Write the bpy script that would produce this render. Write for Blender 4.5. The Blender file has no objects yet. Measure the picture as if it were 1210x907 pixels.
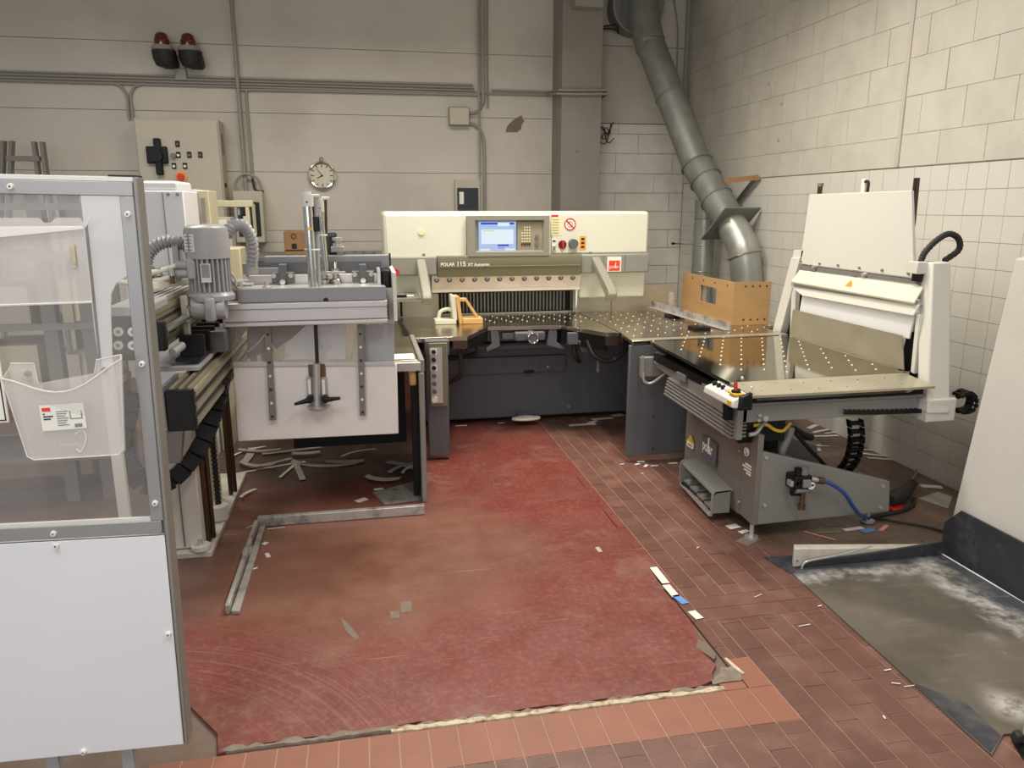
import bpy, bmesh, math, random
from mathutils import Vector, Matrix
random.seed(7)
R = math.radians
scene = bpy.context.scene
col = scene.collection

# ---------------------------------------------------------------- camera
cd = bpy.data.cameras.new('camera')
cd.sensor_fit = 'HORIZONTAL'
cd.sensor_width = 36.0
cd.lens = 893.0/1210.0*36.0
cd.clip_start = 0.02
cd.clip_end = 200
cam = bpy.data.objects.new('camera', cd)
col.objects.link(cam)
cam.location = (0, 0, 1.65)
cam.rotation_euler = (Matrix.Rotation(-0.1916, 4, 'Z') @ Matrix.Rotation(math.pi/2-0.2292, 4, 'X') @ Matrix.Rotation(-0.0009, 4, 'Z')).to_euler()
scene.camera = cam

# ---------------------------------------------------------------- world, lights, exposure
w = bpy.data.worlds.new('world')
scene.world = w
w.use_nodes = True
w.node_tree.nodes['Background'].inputs['Color'].default_value = (0.93, 0.95, 1.0, 1)
w.node_tree.nodes['Background'].inputs['Strength'].default_value = 0.38

def area(name, loc, rot, sx, sy, power, color, spread=180):
    l = bpy.data.lights.new(name, 'AREA')
    l.shape = 'RECTANGLE'
    l.spread = R(spread)
    l.size, l.size_y, l.energy, l.color = sx, sy, power, color
    o = bpy.data.objects.new(name, l)
    o.location = loc
    o.rotation_euler = [R(a) for a in rot]
    col.objects.link(o)
    return o

WARM = (1.0, 0.93, 0.82)
COOL = (0.98, 0.985, 1.0)
area('ceiling_light', (1.7, 4.1, 3.95), (0, 0, 0), 0.35, 1.5, 68, WARM, 140)
area('ceiling_light', (0.5, 4.9, 3.95), (0, 0, 0), 1.5, 0.35, 70, WARM, 155)
area('ceiling_light', (-1.9, 5.2, 3.95), (0, 0, 0), 1.5, 0.35, 54, WARM, 155)
area('ceiling_light', (1.2, 0.8, 3.95), (0, 0, 0), 0.35, 1.5, 40, WARM, 140)
area('ceiling_light', (-1.0, 0.6, 3.95), (0, 0, 0), 0.35, 1.5, 40, COOL, 140)
area('daylight_window', (-1.8, -4.5, 2.3), (90, 0, -8), 4.0, 2.0, 135, COOL)

scene.view_settings.view_transform = 'Standard'
scene.view_settings.look = 'None'
scene.view_settings.exposure = 0.0
scene.view_settings.gamma = 1.0
scene.view_settings.use_curve_mapping = False

# ---------------------------------------------------------------- materials
def lin(c):
    return tuple((x/12.92 if x <= 0.04045 else ((x+0.055)/1.055)**2.4) for x in c)

def srgb(r, g, b):
    return lin((r/255.0, g/255.0, b/255.0))

def mat(name, c, rough=0.5, metal=0.0, var=0.0, vs=6.0, bump=0.0, bs=60.0, dirt=None, da=0.5, ds=3.0, rvar=0.0, spec=0.5, stretch=None, coat=0.0):
    m = bpy.data.materials.new(name)
    m.use_nodes = True
    nt = m.node_tree
    N, L = nt.nodes, nt.links
    b = N['Principled BSDF']
    b.inputs['Roughness'].default_value = rough
    b.inputs['Metallic'].default_value = metal
    b.inputs['Specular IOR Level'].default_value = spec
    b.inputs['Coat Weight'].default_value = coat
    tc = N.new('ShaderNodeTexCoord')
    src = tc.outputs['Object']
    if stretch:
        mp = N.new('ShaderNodeMapping')
        mp.inputs['Scale'].default_value = stretch
        L.new(src, mp.inputs['Vector'])
        src = mp.outputs['Vector']
    base = None
    if var > 0:
        n = N.new('ShaderNodeTexNoise')
        n.inputs['Scale'].default_value = vs
        n.inputs['Detail'].default_value = 6
        L.new(src, n.inputs['Vector'])
        r = N.new('ShaderNodeValToRGB')
        r.color_ramp.elements[0].position = 0.3
        r.color_ramp.elements[1].position = 0.7
        r.color_ramp.elements[0].color = [x*(1-var) for x in c]+[1]
        r.color_ramp.elements[1].color = [min(1, x*(1+var)) for x in c]+[1]
        L.new(n.outputs['Fac'], r.inputs['Fac'])
        base = r.outputs['Color']
        if rvar > 0:
            mr = N.new('ShaderNodeMapRange')
            mr.inputs['To Min'].default_value = max(0.02, rough-rvar)
            mr.inputs['To Max'].default_value = min(1, rough+rvar)
            L.new(n.outputs['Fac'], mr.inputs['Value'])
            L.new(mr.outputs['Result'], b.inputs['Roughness'])
    if dirt:
        n2 = N.new('ShaderNodeTexNoise')
        n2.inputs['Scale'].default_value = ds
        n2.inputs['Detail'].default_value = 10
        n2.inputs['Roughness'].default_value = 0.65
        L.new(src, n2.inputs['Vector'])
        r2 = N.new('ShaderNodeValToRGB')
        r2.color_ramp.elements[0].position = 0.48
        r2.color_ramp.elements[1].position = 0.72
        r2.color_ramp.elements[0].color = (0, 0, 0, 1)
        r2.color_ramp.elements[1].color = (da, da, da, 1)
        L.new(n2.outputs['Fac'], r2.inputs['Fac'])
        mx = N.new('ShaderNodeMix')
        mx.data_type = 'RGBA'
        mx.inputs[7].default_value = (*dirt, 1)
        mx.inputs[6].default_value = (*c, 1)
        if base:
            L.new(base, mx.inputs[6])
        L.new(r2.outputs['Color'], mx.inputs[0])
        base = mx.outputs[2]
    if base:
        L.new(base, b.inputs['Base Color'])
    else:
        b.inputs['Base Color'].default_value = (*c, 1)
    if bump > 0:
        n3 = N.new('ShaderNodeTexNoise')
        n3.inputs['Scale'].default_value = bs
        n3.inputs['Detail'].default_value = 4
        L.new(src, n3.inputs['Vector'])
        bp = N.new('ShaderNodeBump')
        bp.inputs['Strength'].default_value = bump
        bp.inputs['Distance'].default_value = 0.01
        L.new(n3.outputs['Fac'], bp.inputs['Height'])
        L.new(bp.outputs['Normal'], b.inputs['Normal'])
    return m

def emit(name, c, s):
    m = bpy.data.materials.new(name)
    m.use_nodes = True
    b = m.node_tree.nodes['Principled BSDF']
    b.inputs['Base Color'].default_value = (0, 0, 0, 1)
    b.inputs['Emission Color'].default_value = (*c, 1)
    b.inputs['Emission Strength'].default_value = s
    b.inputs['Roughness'].default_value = 0.3
    return m

def clear(name, c, alpha, rough=0.08):
    m = mat(name, c, rough)
    m.node_tree.nodes['Principled BSDF'].inputs['Alpha'].default_value = alpha
    return m

M = {}
M['wall'] = mat('painted_wall_panel', srgb(198, 192, 181), 0.75, var=0.05, vs=1.5, bump=0.06, bs=40, dirt=srgb(150, 140, 126), da=0.3, ds=1.2)
M['block'] = mat('painted_block', srgb(204, 199, 187), 0.7, var=0.05, vs=5, bump=0.25, bs=35, dirt=srgb(160, 150, 134), da=0.35, ds=1.6)
M['aac'] = mat('white_aerated_block', srgb(220, 216, 206), 0.85, var=0.05, vs=7, bump=0.4, bs=50, dirt=srgb(165, 155, 140), da=0.35, ds=2.5)
M['grout'] = mat('dark_grout', srgb(150, 141, 127), 0.9)
M['panelseam'] = mat('panel_seam', srgb(120, 112, 100), 0.9)
M['blockjoint'] = mat('painted_block_joint', srgb(206, 201, 190), 0.85)
M['walltile'] = mat('glazed_wall_tile', srgb(216, 213, 203), 0.28, var=0.035, vs=1.3, bump=0.02, bs=8)
M['pillar'] = mat('grey_painted_pillar', srgb(140, 134, 126), 0.75, var=0.06, vs=3, bump=0.1)
M['ceiling'] = mat('ceiling_paint', srgb(190, 186, 176), 0.9)
M['conduit'] = mat('grey_conduit', srgb(146, 142, 134), 0.5)
M['duct'] = mat('galvanised_duct', srgb(128, 130, 124), 0.5, metal=0.3, var=0.15, vs=9, rvar=0.08)
M['ductbright'] = mat('bright_galvanised_sheet', srgb(170, 171, 164), 0.38, metal=0.55, var=0.1, vs=14)
M['cream'] = mat('cream_machine_paint', srgb(221, 220, 202), 0.42, var=0.02, vs=3)
M['olivegrey'] = mat('grey_trim_band', srgb(140, 139, 130), 0.45, var=0.03)
M['olive'] = mat('olive_name_band', srgb(122, 116, 92), 0.42, var=0.03)
M['housing'] = mat('screen_housing_grey', srgb(140, 137, 122), 0.45)
M['keypad'] = mat('keypad_beige', srgb(150, 140, 118), 0.5)
M['darkgrey'] = mat('dark_grey_machine_paint', srgb(96, 97, 100), 0.5, var=0.05, vs=4)
M['basegrey'] = mat('charcoal_base_paint', srgb(88, 90, 93), 0.5, var=0.06, vs=2.5)
M['jog'] = mat('mid_grey_machine_paint', srgb(134, 132, 126), 0.42, var=0.04, vs=3)
M['jogside'] = mat('brownish_grey_panel', srgb(120, 116, 109), 0.45, var=0.05, vs=3)
M['steel'] = mat('brushed_table_steel', srgb(196, 188, 168), 0.22, metal=1.0, var=0.1, vs=5, rvar=0.07)
M['mirror'] = mat('polished_table_steel', srgb(176, 170, 150), 0.07, metal=1.0, var=0.05, vs=4)
M['dullsteel'] = mat('dull_splash_steel', srgb(186, 179, 159), 0.36, metal=0.6, var=0.1, vs=6, rvar=0.08)
M['chrome'] = mat('bright_steel', srgb(205, 205, 200), 0.16, metal=1.0)
M['alu'] = mat('anodised_aluminium', srgb(198, 194, 192), 0.36, metal=0.55, var=0.03, vs=8)
M['gold'] = mat('weathered_aluminium_profile', srgb(158, 150, 128), 0.36, metal=0.6, var=0.1, vs=4, dirt=srgb(96, 86, 66), da=0.5, ds=2.5)
M['grey'] = mat('light_grey_machine_paint', srgb(160, 160, 162), 0.45, var=0.03, vs=4)
M['midgrey'] = mat('grey_beam_paint', srgb(146, 147, 150), 0.45, var=0.03, vs=4)
M['motor'] = mat('grey_motor_enamel', srgb(164, 164, 166), 0.33)
M['white'] = mat('white_painted_sheet', srgb(226, 226, 228), 0.45, var=0.015, vs=3)
M['offwhite'] = mat('off_white_plate', srgb(226, 222, 217), 0.5, var=0.025, vs=4, dirt=srgb(190, 180, 168), da=0.25, ds=5)
M['softwhite'] = mat('warm_white_machine_paint', srgb(216, 214, 205), 0.4)
M['lightcream'] = mat('pale_cream_cover', srgb(226, 220, 196), 0.4)
M['beige'] = mat('beige_frame_paint', srgb(196, 188, 160), 0.5)
M['cabinet'] = mat('control_cabinet_paint', srgb(186, 179, 163), 0.5, var=0.025)
M['black'] = mat('black_plastic', srgb(20, 20, 21), 0.45, spec=0.3)
M['blacksteel'] = mat('black_painted_steel', srgb(50, 52, 58), 0.42, var=0.15, vs=10, dirt=srgb(130, 130, 132), da=0.35, ds=7)
M['rubber'] = mat('black_rubber', srgb(38, 37, 36), 0.65)
M['tiltpanel'] = mat('grey_white_panel', srgb(204, 200, 192), 0.55, var=0.02, vs=2, dirt=srgb(176, 168, 156), da=0.25, ds=4)
M['screw'] = mat('zinc_screw', srgb(205, 203, 198), 0.3, metal=0.5)
M['red'] = mat('red_plastic', srgb(205, 40, 34), 0.35)
M['redglass'] = mat('red_beacon_lens', srgb(92, 26, 22), 0.2, coat=0.3)
M['redsign'] = mat('red_sign_print', srgb(226, 66, 40), 0.45)
M['orange'] = mat('orange_sticker', srgb(236, 160, 60), 0.5)
M['yellow'] = mat('yellow_plastic', srgb(226, 186, 50), 0.5)
M['paleyellow'] = mat('pale_yellow_sticker', srgb(232, 222, 170), 0.5)
M['print'] = mat('white_print', srgb(236, 234, 222), 0.5)
M['ink'] = mat('black_ink', srgb(26, 24, 24), 0.6)
M['greyink'] = mat('grey_ink', srgb(120, 118, 116), 0.6)
M['paper'] = mat('white_paper', srgb(218, 214, 206), 0.75, var=0.06, vs=30)
M['dustpaper'] = mat('dusty_paper', srgb(168, 162, 152), 0.8)
M['bluepaper'] = mat('blue_printed_paper', srgb(98, 140, 200), 0.6)
M['pinkpaper'] = mat('pink_paper', srgb(232, 150, 140), 0.7)
M['greenpaper'] = mat('green_paper', srgb(110, 160, 90), 0.7)
M['wood'] = mat('yellow_brown_fibreboard', srgb(180, 143, 96), 0.5, var=0.06, vs=3, stretch=(1, 1, 8))
M['woodlight'] = mat('pale_handle_wood', srgb(214, 170, 108), 0.5, var=0.1, vs=4, stretch=(2, 2, 14))
M['woodbox'] = mat('brown_veneer', srgb(148, 112, 74), 0.5, var=0.1, vs=4, stretch=(6, 1, 1))
M['ivory'] = mat('ivory_plastic', srgb(226, 222, 202), 0.35)
M['blue'] = mat('blue_air_hose', srgb(46, 78, 150), 0.35)
M['darkblue'] = mat('dark_blue_plastic', srgb(44, 52, 64), 0.4)
M['brass'] = mat('tarnished_brass', srgb(110, 88, 62), 0.4, metal=0.7)
M['brownrod'] = mat('brown_reflection_steel', srgb(92, 76, 66), 0.35, metal=0.8)  # brown base colour imitates the reflection on the loader guide rods
M['rust'] = mat('rust_streaked_plate', srgb(178, 172, 158), 0.5, dirt=srgb(150, 96, 40), da=0.9, ds=5)
M['clockface'] = mat('clock_face', srgb(206, 200, 178), 0.5)
M['glassdark'] = mat('dark_glass', srgb(46, 50, 54), 0.05, coat=0.6)
M['acrylic'] = clear('clear_acrylic', srgb(214, 210, 206), 0.14, 0.06)
M['acrylic2'] = clear('clear_acrylic_tray', srgb(236, 232, 226), 0.30, 0.09)
M['film'] = clear('cloudy_film_sleeve', srgb(228, 222, 214), 0.34, 0.2)
M['filmfold'] = clear('cloudy_film_fold', srgb(240, 236, 228), 0.6, 0.25)
M['holderedge'] = clear('bright_acrylic_edge', srgb(240, 238, 234), 0.7, 0.1)
M['strip'] = mat('grey_guard_border', srgb(150, 149, 147), 0.35, metal=0.15)
M['whitewood'] = mat('white_painted_timber', srgb(206, 200, 188), 0.6, dirt=srgb(140, 130, 116), da=0.5, ds=8)
M['framealu'] = mat('grimy_floor_rail', srgb(186, 182, 176), 0.4, metal=0.4, dirt=srgb(60, 58, 56), da=0.85, ds=14)
M['cement'] = mat('crumbled_cement', srgb(134, 124, 111), 0.9, var=0.25, vs=40, dirt=srgb(124, 66, 56), da=0.85, ds=20, bump=0.6, bs=70)
M['chip'] = mat('chipped_cream_paint', srgb(198, 186, 158), 0.7, var=0.15, vs=30, dirt=srgb(124, 70, 58), da=1.0, ds=28)
M['patch'] = mat('grey_floor_repair', srgb(118, 105, 94), 0.75, var=0.1, vs=30)
M['tileorange'] = mat('orange_clay_tile', srgb(142, 92, 73), 0.5, var=0.07, vs=7, bump=0.05)
M['slatdark'] = mat('dark_curtain_gap', srgb(22, 22, 22), 0.6)
M['slat'] = mat('grey_clamp_finger', srgb(136, 132, 122), 0.45, metal=0.2)
M['copperplate'] = mat('pinkish_knife_carrier', srgb(236, 222, 206), 0.35, metal=0.08, var=0.08, vs=10)

def floor_mats():
    out = []
    # clay tiles: each tile its own tint
    m = mat('brown_clay_tile', srgb(106, 72, 62), 0.42, var=0.12, vs=5, bump=0.05, dirt=srgb(146, 118, 104), da=0.4, ds=6)
    nt = m.node_tree
    N, L = nt.nodes, nt.links
    b = N['Principled BSDF']
    oi = N.new('ShaderNodeObjectInfo')
    hsv = N.new('ShaderNodeHueSaturation')
    mr = N.new('ShaderNodeMapRange')
    mr.inputs['To Min'].default_value = 0.86
    mr.inputs['To Max'].default_value = 1.12
    L.new(oi.outputs['Random'], mr.inputs['Value'])
    L.new(mr.outputs['Result'], hsv.inputs['Value'])
    lk = b.inputs['Base Color'].links[0]
    L.new(lk.from_socket, hsv.inputs['Color'])
    L.new(hsv.outputs['Color'], b.inputs['Base Color'])
    geo = N.new('ShaderNodeTexCoord')
    sp = N.new('ShaderNodeSeparateXYZ')
    L.new(geo.outputs['Object'], sp.inputs[0])
    nz_ = N.new('ShaderNodeTexNoise')
    nz_.inputs['Scale'].default_value = 3.5
    nz_.inputs['Detail'].default_value = 8
    L.new(geo.outputs['Object'], nz_.inputs['Vector'])
    def smooth_(val, a, bb):
        q = N.new('ShaderNodeMapRange')
        q.interpolation_type = 'SMOOTHSTEP'
        q.inputs['From Min'].default_value = a
        q.inputs['From Max'].default_value = bb
        L.new(val, q.inputs['Value'])
        return q.outputs['Result']
    def mm_(op, a, bb):
        q = N.new('ShaderNodeMath')
        q.operation = op
        for i, s in enumerate((a, bb)):
            if isinstance(s, (int, float)):
                q.inputs[i].default_value = s
            else:
                L.new(s, q.inputs[i])
        return q.outputs[0]
    jit = mm_('MULTIPLY', nz_.outputs['Fac'], 0.7)
    dusty = mm_('MULTIPLY', smooth_(mm_('ADD', sp.outputs['X'], jit), 2.1, 2.5), smooth_(mm_('ADD', sp.outputs['Y'], jit), 3.25, 3.5))
    dm = N.new('ShaderNodeMix')
    dm.data_type = 'RGBA'
    L.new(mm_('MULTIPLY', dusty, 0.75), dm.inputs[0])
    L.new(hsv.outputs['Color'], dm.inputs[6])
    dm.inputs[7].default_value = (*srgb(112, 96, 84), 1)
    L.new(dm.outputs[2], b.inputs['Base Color'])
    M['tile'] = m
    # red floor coating with grey scuffs and sweeping marks
    m = bpy.data.materials.new('worn_red_floor_coating')
    m.use_nodes = True
    nt = m.node_tree
    N, L = nt.nodes, nt.links
    b = N['Principled BSDF']
    tc = N.new('ShaderNodeTexCoord')
    P = tc.outputs['Object']
    def noise(scale, detail=8, rough=0.6, vec=None, dist=0.0):
        n = N.new('ShaderNodeTexNoise')
        n.inputs['Scale'].default_value = scale
        n.inputs['Detail'].default_value = detail
        n.inputs['Roughness'].default_value = rough
        n.inputs['Distortion'].default_value = dist
        L.new(vec or P, n.inputs['Vector'])
        return n.outputs['Fac']
    def ramp(f, a, bb, lo=0.0, hi=1.0):
        r = N.new('ShaderNodeMapRange')
        r.interpolation_type = 'SMOOTHSTEP'
        r.inputs['From Min'].default_value = a
        r.inputs['From Max'].default_value = bb
        r.inputs['To Min'].default_value = lo
        r.inputs['To Max'].default_value = hi
        L.new(f, r.inputs['Value'])
        return r.outputs['Result']
    def mixc(f, a, c2):
        x = N.new('ShaderNodeMix')
        x.data_type = 'RGBA'
        L.new(f, x.inputs[0])
        if isinstance(a, tuple):
            x.inputs[6].default_value = (*a, 1)
        else:
            L.new(a, x.inputs[6])
        if isinstance(c2, tuple):
            x.inputs[7].default_value = (*c2, 1)
        else:
            L.new(c2, x.inputs[7])
        return x.outputs[2]
    def math_(op, a, bb):
        x = N.new('ShaderNodeMath')
        x.operation = op
        for i, s in enumerate((a, bb)):
            if isinstance(s, (int, float)):
                x.inputs[i].default_value = s
            else:
                L.new(s, x.inputs[i])
        return x.outputs[0]
    c = mixc(ramp(noise(1.6), 0.35, 0.65), srgb(120, 54, 46), srgb(112, 60, 52))
    c = mixc(ramp(noise(38, 12, 0.8), 0.46, 0.66, 0, 0.55), c, srgb(146, 100, 90))
    c = mixc(ramp(noise(11, 12, 0.75), 0.5, 0.68, 0, 0.5), c, srgb(100, 46, 40))
    c = mixc(ramp(noise(2.6, 12, 0.7, dist=0.6), 0.52, 0.72, 0, 0.7), c, srgb(140, 108, 94))
    # worn brown area in front of the loader (a traffic stain)
    vd = N.new('ShaderNodeVectorMath')
    vd.operation = 'DISTANCE'
    vd.inputs[1].default_value = (-0.1, 3.5, 0)
    L.new(P, vd.inputs[0])
    area_m = ramp(math_('ADD', vd.outputs['Value'], math_('MULTIPLY', noise(2.2), 0.6)), 0.75, 1.35, 0.85, 0.0)
    c = mixc(area_m, c, mixc(noise(5), srgb(112, 74, 60), srgb(136, 96, 78)))
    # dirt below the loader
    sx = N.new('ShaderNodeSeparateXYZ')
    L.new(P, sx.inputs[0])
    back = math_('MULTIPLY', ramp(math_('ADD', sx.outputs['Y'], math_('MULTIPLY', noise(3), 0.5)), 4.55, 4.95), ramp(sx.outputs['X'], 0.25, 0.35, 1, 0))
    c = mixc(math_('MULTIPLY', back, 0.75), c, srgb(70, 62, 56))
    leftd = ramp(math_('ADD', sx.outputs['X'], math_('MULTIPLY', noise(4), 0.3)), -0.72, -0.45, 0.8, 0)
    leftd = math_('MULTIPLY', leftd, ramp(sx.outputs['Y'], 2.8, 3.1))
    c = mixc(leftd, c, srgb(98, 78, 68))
    # curved sweeping scratches round a pivot
    vs_ = N.new('ShaderNodeVectorMath')
    vs_.operation = 'DISTANCE'
    vs_.inputs[1].default_value = (-1.0, 1.75, 0)
    L.new(P, vs_.inputs[0])
    cx = N.new('ShaderNodeCombineXYZ')
    L.new(math_('MULTIPLY', vs_.outputs['Value'], 80.0), cx.inputs[0])
    L.new(math_('MULTIPLY', noise(1.2), 2.0), cx.inputs[1])
    arc = ramp(noise(1.0, 5, 0.7, cx.outputs[0]), 0.5, 0.68, 0, 1)
    arcmask = math_('MULTIPLY', ramp(vs_.outputs['Value'], 0.7, 0.85), ramp(vs_.outputs['Value'], 1.15, 1.35, 1, 0))
    c = mixc(math_('MULTIPLY', math_('MULTIPLY', arc, arcmask), 0.55), c, srgb(154, 118, 108))
    # fine straight scratches
    for rz, thr in ((0.9, 0.72), (-0.9, 0.72), (1.45, 0.70)):
        mp = N.new('ShaderNodeMapping')
        mp.inputs['Rotation'].default_value = (0, 0, rz)
        mp.inputs['Scale'].default_value = (1.6, 70, 1)
        L.new(P, mp.inputs['Vector'])
        s = ramp(noise(1.0, 2, 0.5, mp.outputs['Vector']), thr, thr+0.05, 0, 0.45)
        c = mixc(s, c, srgb(170, 134, 118))
    L.new(c, b.inputs['Base Color'])
    L.new(ramp(noise(5), 0.3, 0.7, 0.32, 0.55), b.inputs['Roughness'])
    bp = N.new('ShaderNodeBump')
    bp.inputs['Strength'].default_value = 0.12
    bp.inputs['Distance'].default_value = 0.004
    L.new(noise(90, 4), bp.inputs['Height'])
    L.new(bp.outputs['Normal'], b.inputs['Normal'])
    M['redfloor'] = m
    # steel platform with chalky scuffs
    m = bpy.data.materials.new('scuffed_platform_steel')
    m.use_nodes = True
    nt = m.node_tree
    N, L = nt.nodes, nt.links
    b = N['Principled BSDF']
    tc = N.new('ShaderNodeTexCoord')
    P = tc.outputs['Object']
    c = mixc(ramp(noise(1.5, 4), 0.4, 0.6), srgb(86, 81, 72), srgb(108, 101, 89))
    sx = N.new('ShaderNodeSeparateXYZ')
    L.new(P, sx.inputs[0])
    # bare dark margin along the right and rear edges, chalky ring inside it
    dr = math_('SUBTRACT', 0.39, sx.outputs['X'])
    db = math_('SUBTRACT', 0.63, sx.outputs['Y'])
    d = math_('ADD', math_('MINIMUM', dr, math_('MULTIPLY', db, 1.6)), math_('MULTIPLY', noise(5, 8), 0.34))
    c = mixc(ramp(d, 0.22, 0.34, 1, 0), c, srgb(74, 77, 84))
    ring = math_('MULTIPLY', ramp(d, 0.2, 0.31), ramp(d, 0.33, 0.45, 1, 0))
    c = mixc(math_('MULTIPLY', ring, ramp(noise(9, 10, 0.75), 0.36, 0.62)), c, srgb(190, 188, 186))
    c = mixc(ramp(noise(3.2, 12, 0.75), 0.58, 0.72, 0, 0.6), c, srgb(160, 155, 146))
    for ctr, r0_, r1_ in (((-0.22, -0.42, 0), 0.10, 0.22), ((0.05, -0.05, 0), 0.02, 0.16)):
        vd2 = N.new('ShaderNodeVectorMath')
        vd2.operation = 'DISTANCE'
        vd2.inputs[1].default_value = ctr
        L.new(P, vd2.inputs[0])
        dd = math_('ADD', vd2.outputs['Value'], math_('MULTIPLY', noise(8, 10, 0.7), 0.18))
        c = mixc(math_('MULTIPLY', ramp(dd, r0_, r1_, 1, 0), ramp(noise(16, 10, 0.8), 0.35, 0.6, 0, 0.9)), c, srgb(204, 202, 198))
    mp = N.new('ShaderNodeMapping')
    mp.inputs['Rotation'].default_value = (0, 0, 0.25)
    mp.inputs['Scale'].default_value = (3, 30, 1)
    L.new(P, mp.inputs['Vector'])
    c = mixc(ramp(noise(1, 4, 0.6, mp.outputs['Vector']), 0.55, 0.75, 0, 0.3), c, srgb(150, 146, 138))
    L.new(c, b.inputs['Base Color'])
    b.inputs['Metallic'].default_value = 0.25
    L.new(ramp(noise(4), 0.3, 0.7, 0.35, 0.6), b.inputs['Roughness'])
    M['platform'] = m
    M['subfloor'] = mat('dusty_concrete', srgb(120, 104, 92), 0.85, var=0.15, vs=4, dirt=srgb(92, 76, 66), da=0.6, ds=3)
    M['floorgrout'] = mat('sandy_grout', srgb(164, 134, 118), 0.9, var=0.1, vs=12)
floor_mats()

# ---------------------------------------------------------------- mesh helpers
class B:
    def __init__(s):
        s.v, s.f = [], []
    def add(s, vs, fs):
        o = len(s.v)
        s.v += [tuple(p) for p in vs]
        s.f += [tuple(i+o for i in f) for f in fs]
        return s
    def box(s, x0, x1, y0, y1, z0, z1):
        vs = [(x, y, z) for z in (z0, z1) for y in (y0, y1) for x in (x0, x1)]
        return s.add(vs, [(0, 2, 3, 1), (4, 5, 7, 6), (0, 1, 5, 4), (2, 6, 7, 3), (0, 4, 6, 2), (1, 3, 7, 5)])
    def hexa(s, p):    # four bottom points, four top points, same order
        return s.add(p, [(3, 2, 1, 0), (4, 5, 6, 7), (0, 1, 5, 4), (1, 2, 6, 5), (2, 3, 7, 6), (3, 0, 4, 7)])
    def slab(s, quad, d):   # a quad in space given thickness along vector d
        d = Vector(d)
        q = [Vector(p) for p in quad]
        n = len(q)
        vs = q+[p+d for p in q]
        return s.add(vs, [tuple(range(n-1, -1, -1)), tuple(range(n, 2*n))]+[(i, (i+1) % n, n+(i+1) % n, n+i) for i in range(n)])
    def prism(s, pts, ax, a0, a1):
        def mk(p, a):
            return {'x': (a, p[0], p[1]), 'y': (p[0], a, p[1]), 'z': (p[0], p[1], a)}[ax]
        d = {'x': (a1-a0, 0, 0), 'y': (0, a1-a0, 0), 'z': (0, 0, a1-a0)}[ax]
        return s.slab([mk(p, a0) for p in pts], d)
    def cyl(s, p0, p1, r, n=16, r1=None):
        p0, p1 = Vector(p0), Vector(p1)
        r1 = r if r1 is None else r1
        d = (p1-p0).normalized()
        u = d.orthogonal().normalized()
        w_ = d.cross(u)
        c = [(math.cos(2*math.pi*i/n), math.sin(2*math.pi*i/n)) for i in range(n)]
        vs = [p0+(u*a+w_*b)*r for a, b in c]+[p1+(u*a+w_*b)*r1 for a, b in c]
        return s.add(vs, [tuple(range(n-1, -1, -1)), tuple(range(n, 2*n))]+[(i, (i+1) % n, n+(i+1) % n, n+i) for i in range(n)])
    def tube(s, path, r, n=8, rib=0.0):
        P = [Vector(p) for p in path]
        u = None
        vs = []
        for i, p in enumerate(P):
            t = (P[min(i+1, len(P)-1)]-P[max(i-1, 0)]).normalized()
            if u is None:
                u = t.orthogonal().normalized()
            u = (u-t*u.dot(t)).normalized()
            w_ = t.cross(u)
            rr = (r[i] if isinstance(r, (list, tuple)) else r)
            if rib:
                rr += rib if i % 2 else -rib
            vs += [p+(u*math.cos(2*math.pi*k/n)+w_*math.sin(2*math.pi*k/n))*rr for k in range(n)]
        fs = [tuple(range(n-1, -1, -1)), tuple(range(len(vs)-n, len(vs)))]
        for i in range(len(P)-1):
            for k in range(n):
                fs.append((i*n+k, i*n+(k+1) % n, (i+1)*n+(k+1) % n, (i+1)*n+k))
        return s.add(vs, fs)
    def ball(s, c, r, n=8, m=5, sz=1.0):
        path = []
        rad = []
        for i in range(m+1):
            a = -math.pi/2+math.pi*i/m
            path.append((c[0], c[1], c[2]+math.sin(a)*r*sz))
            rad.append(max(1e-4, math.cos(a)*r))
        vs = [(p[0]+math.cos(2*math.pi*k/n)*q, p[1]+math.sin(2*math.pi*k/n)*q, p[2]) for p, q in zip(path, rad) for k in range(n)]
        fs = [tuple(range(n-1, -1, -1)), tuple(range(len(vs)-n, len(vs)))]
        for i in range(m):
            for k in range(n):
                fs.append((i*n+k, i*n+(k+1) % n, (i+1)*n+(k+1) % n, (i+1)*n+k))
        return s.add(vs, fs)
    def ring(s, c, ax, Rr, r, n=32, m=8):
        c = Vector(c)
        d = Vector(ax).normalized()
        u = d.orthogonal().normalized()
        w_ = d.cross(u)
        vs = []
        for i in range(n):
            a = 2*math.pi*i/n
            e = u*math.cos(a)+w_*math.sin(a)
            for k in range(m):
                b2 = 2*math.pi*k/m
                vs.append(c+e*(Rr+r*math.cos(b2))+d*r*math.sin(b2))
        return s.add(vs, [(i*m+k, ((i+1) % n)*m+k, ((i+1) % n)*m+(k+1) % m, i*m+(k+1) % m) for i in range(n) for k in range(m)])
    def lathe(s, c, prof, n=24):    # prof: (radius, z) around vertical axis
        vs = [(c[0]+math.cos(2*math.pi*k/n)*q, c[1]+math.sin(2*math.pi*k/n)*q, c[2]+z) for q, z in prof for k in range(n)]
        fs = [tuple(range(n-1, -1, -1)), tuple(range(len(vs)-n, len(vs)))]
        for i in range(len(prof)-1):
            for k in range(n):
                fs.append((i*n+k, i*n+(k+1) % n, (i+1)*n+(k+1) % n, (i+1)*n+k))
        return s.add(vs, fs)
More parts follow.
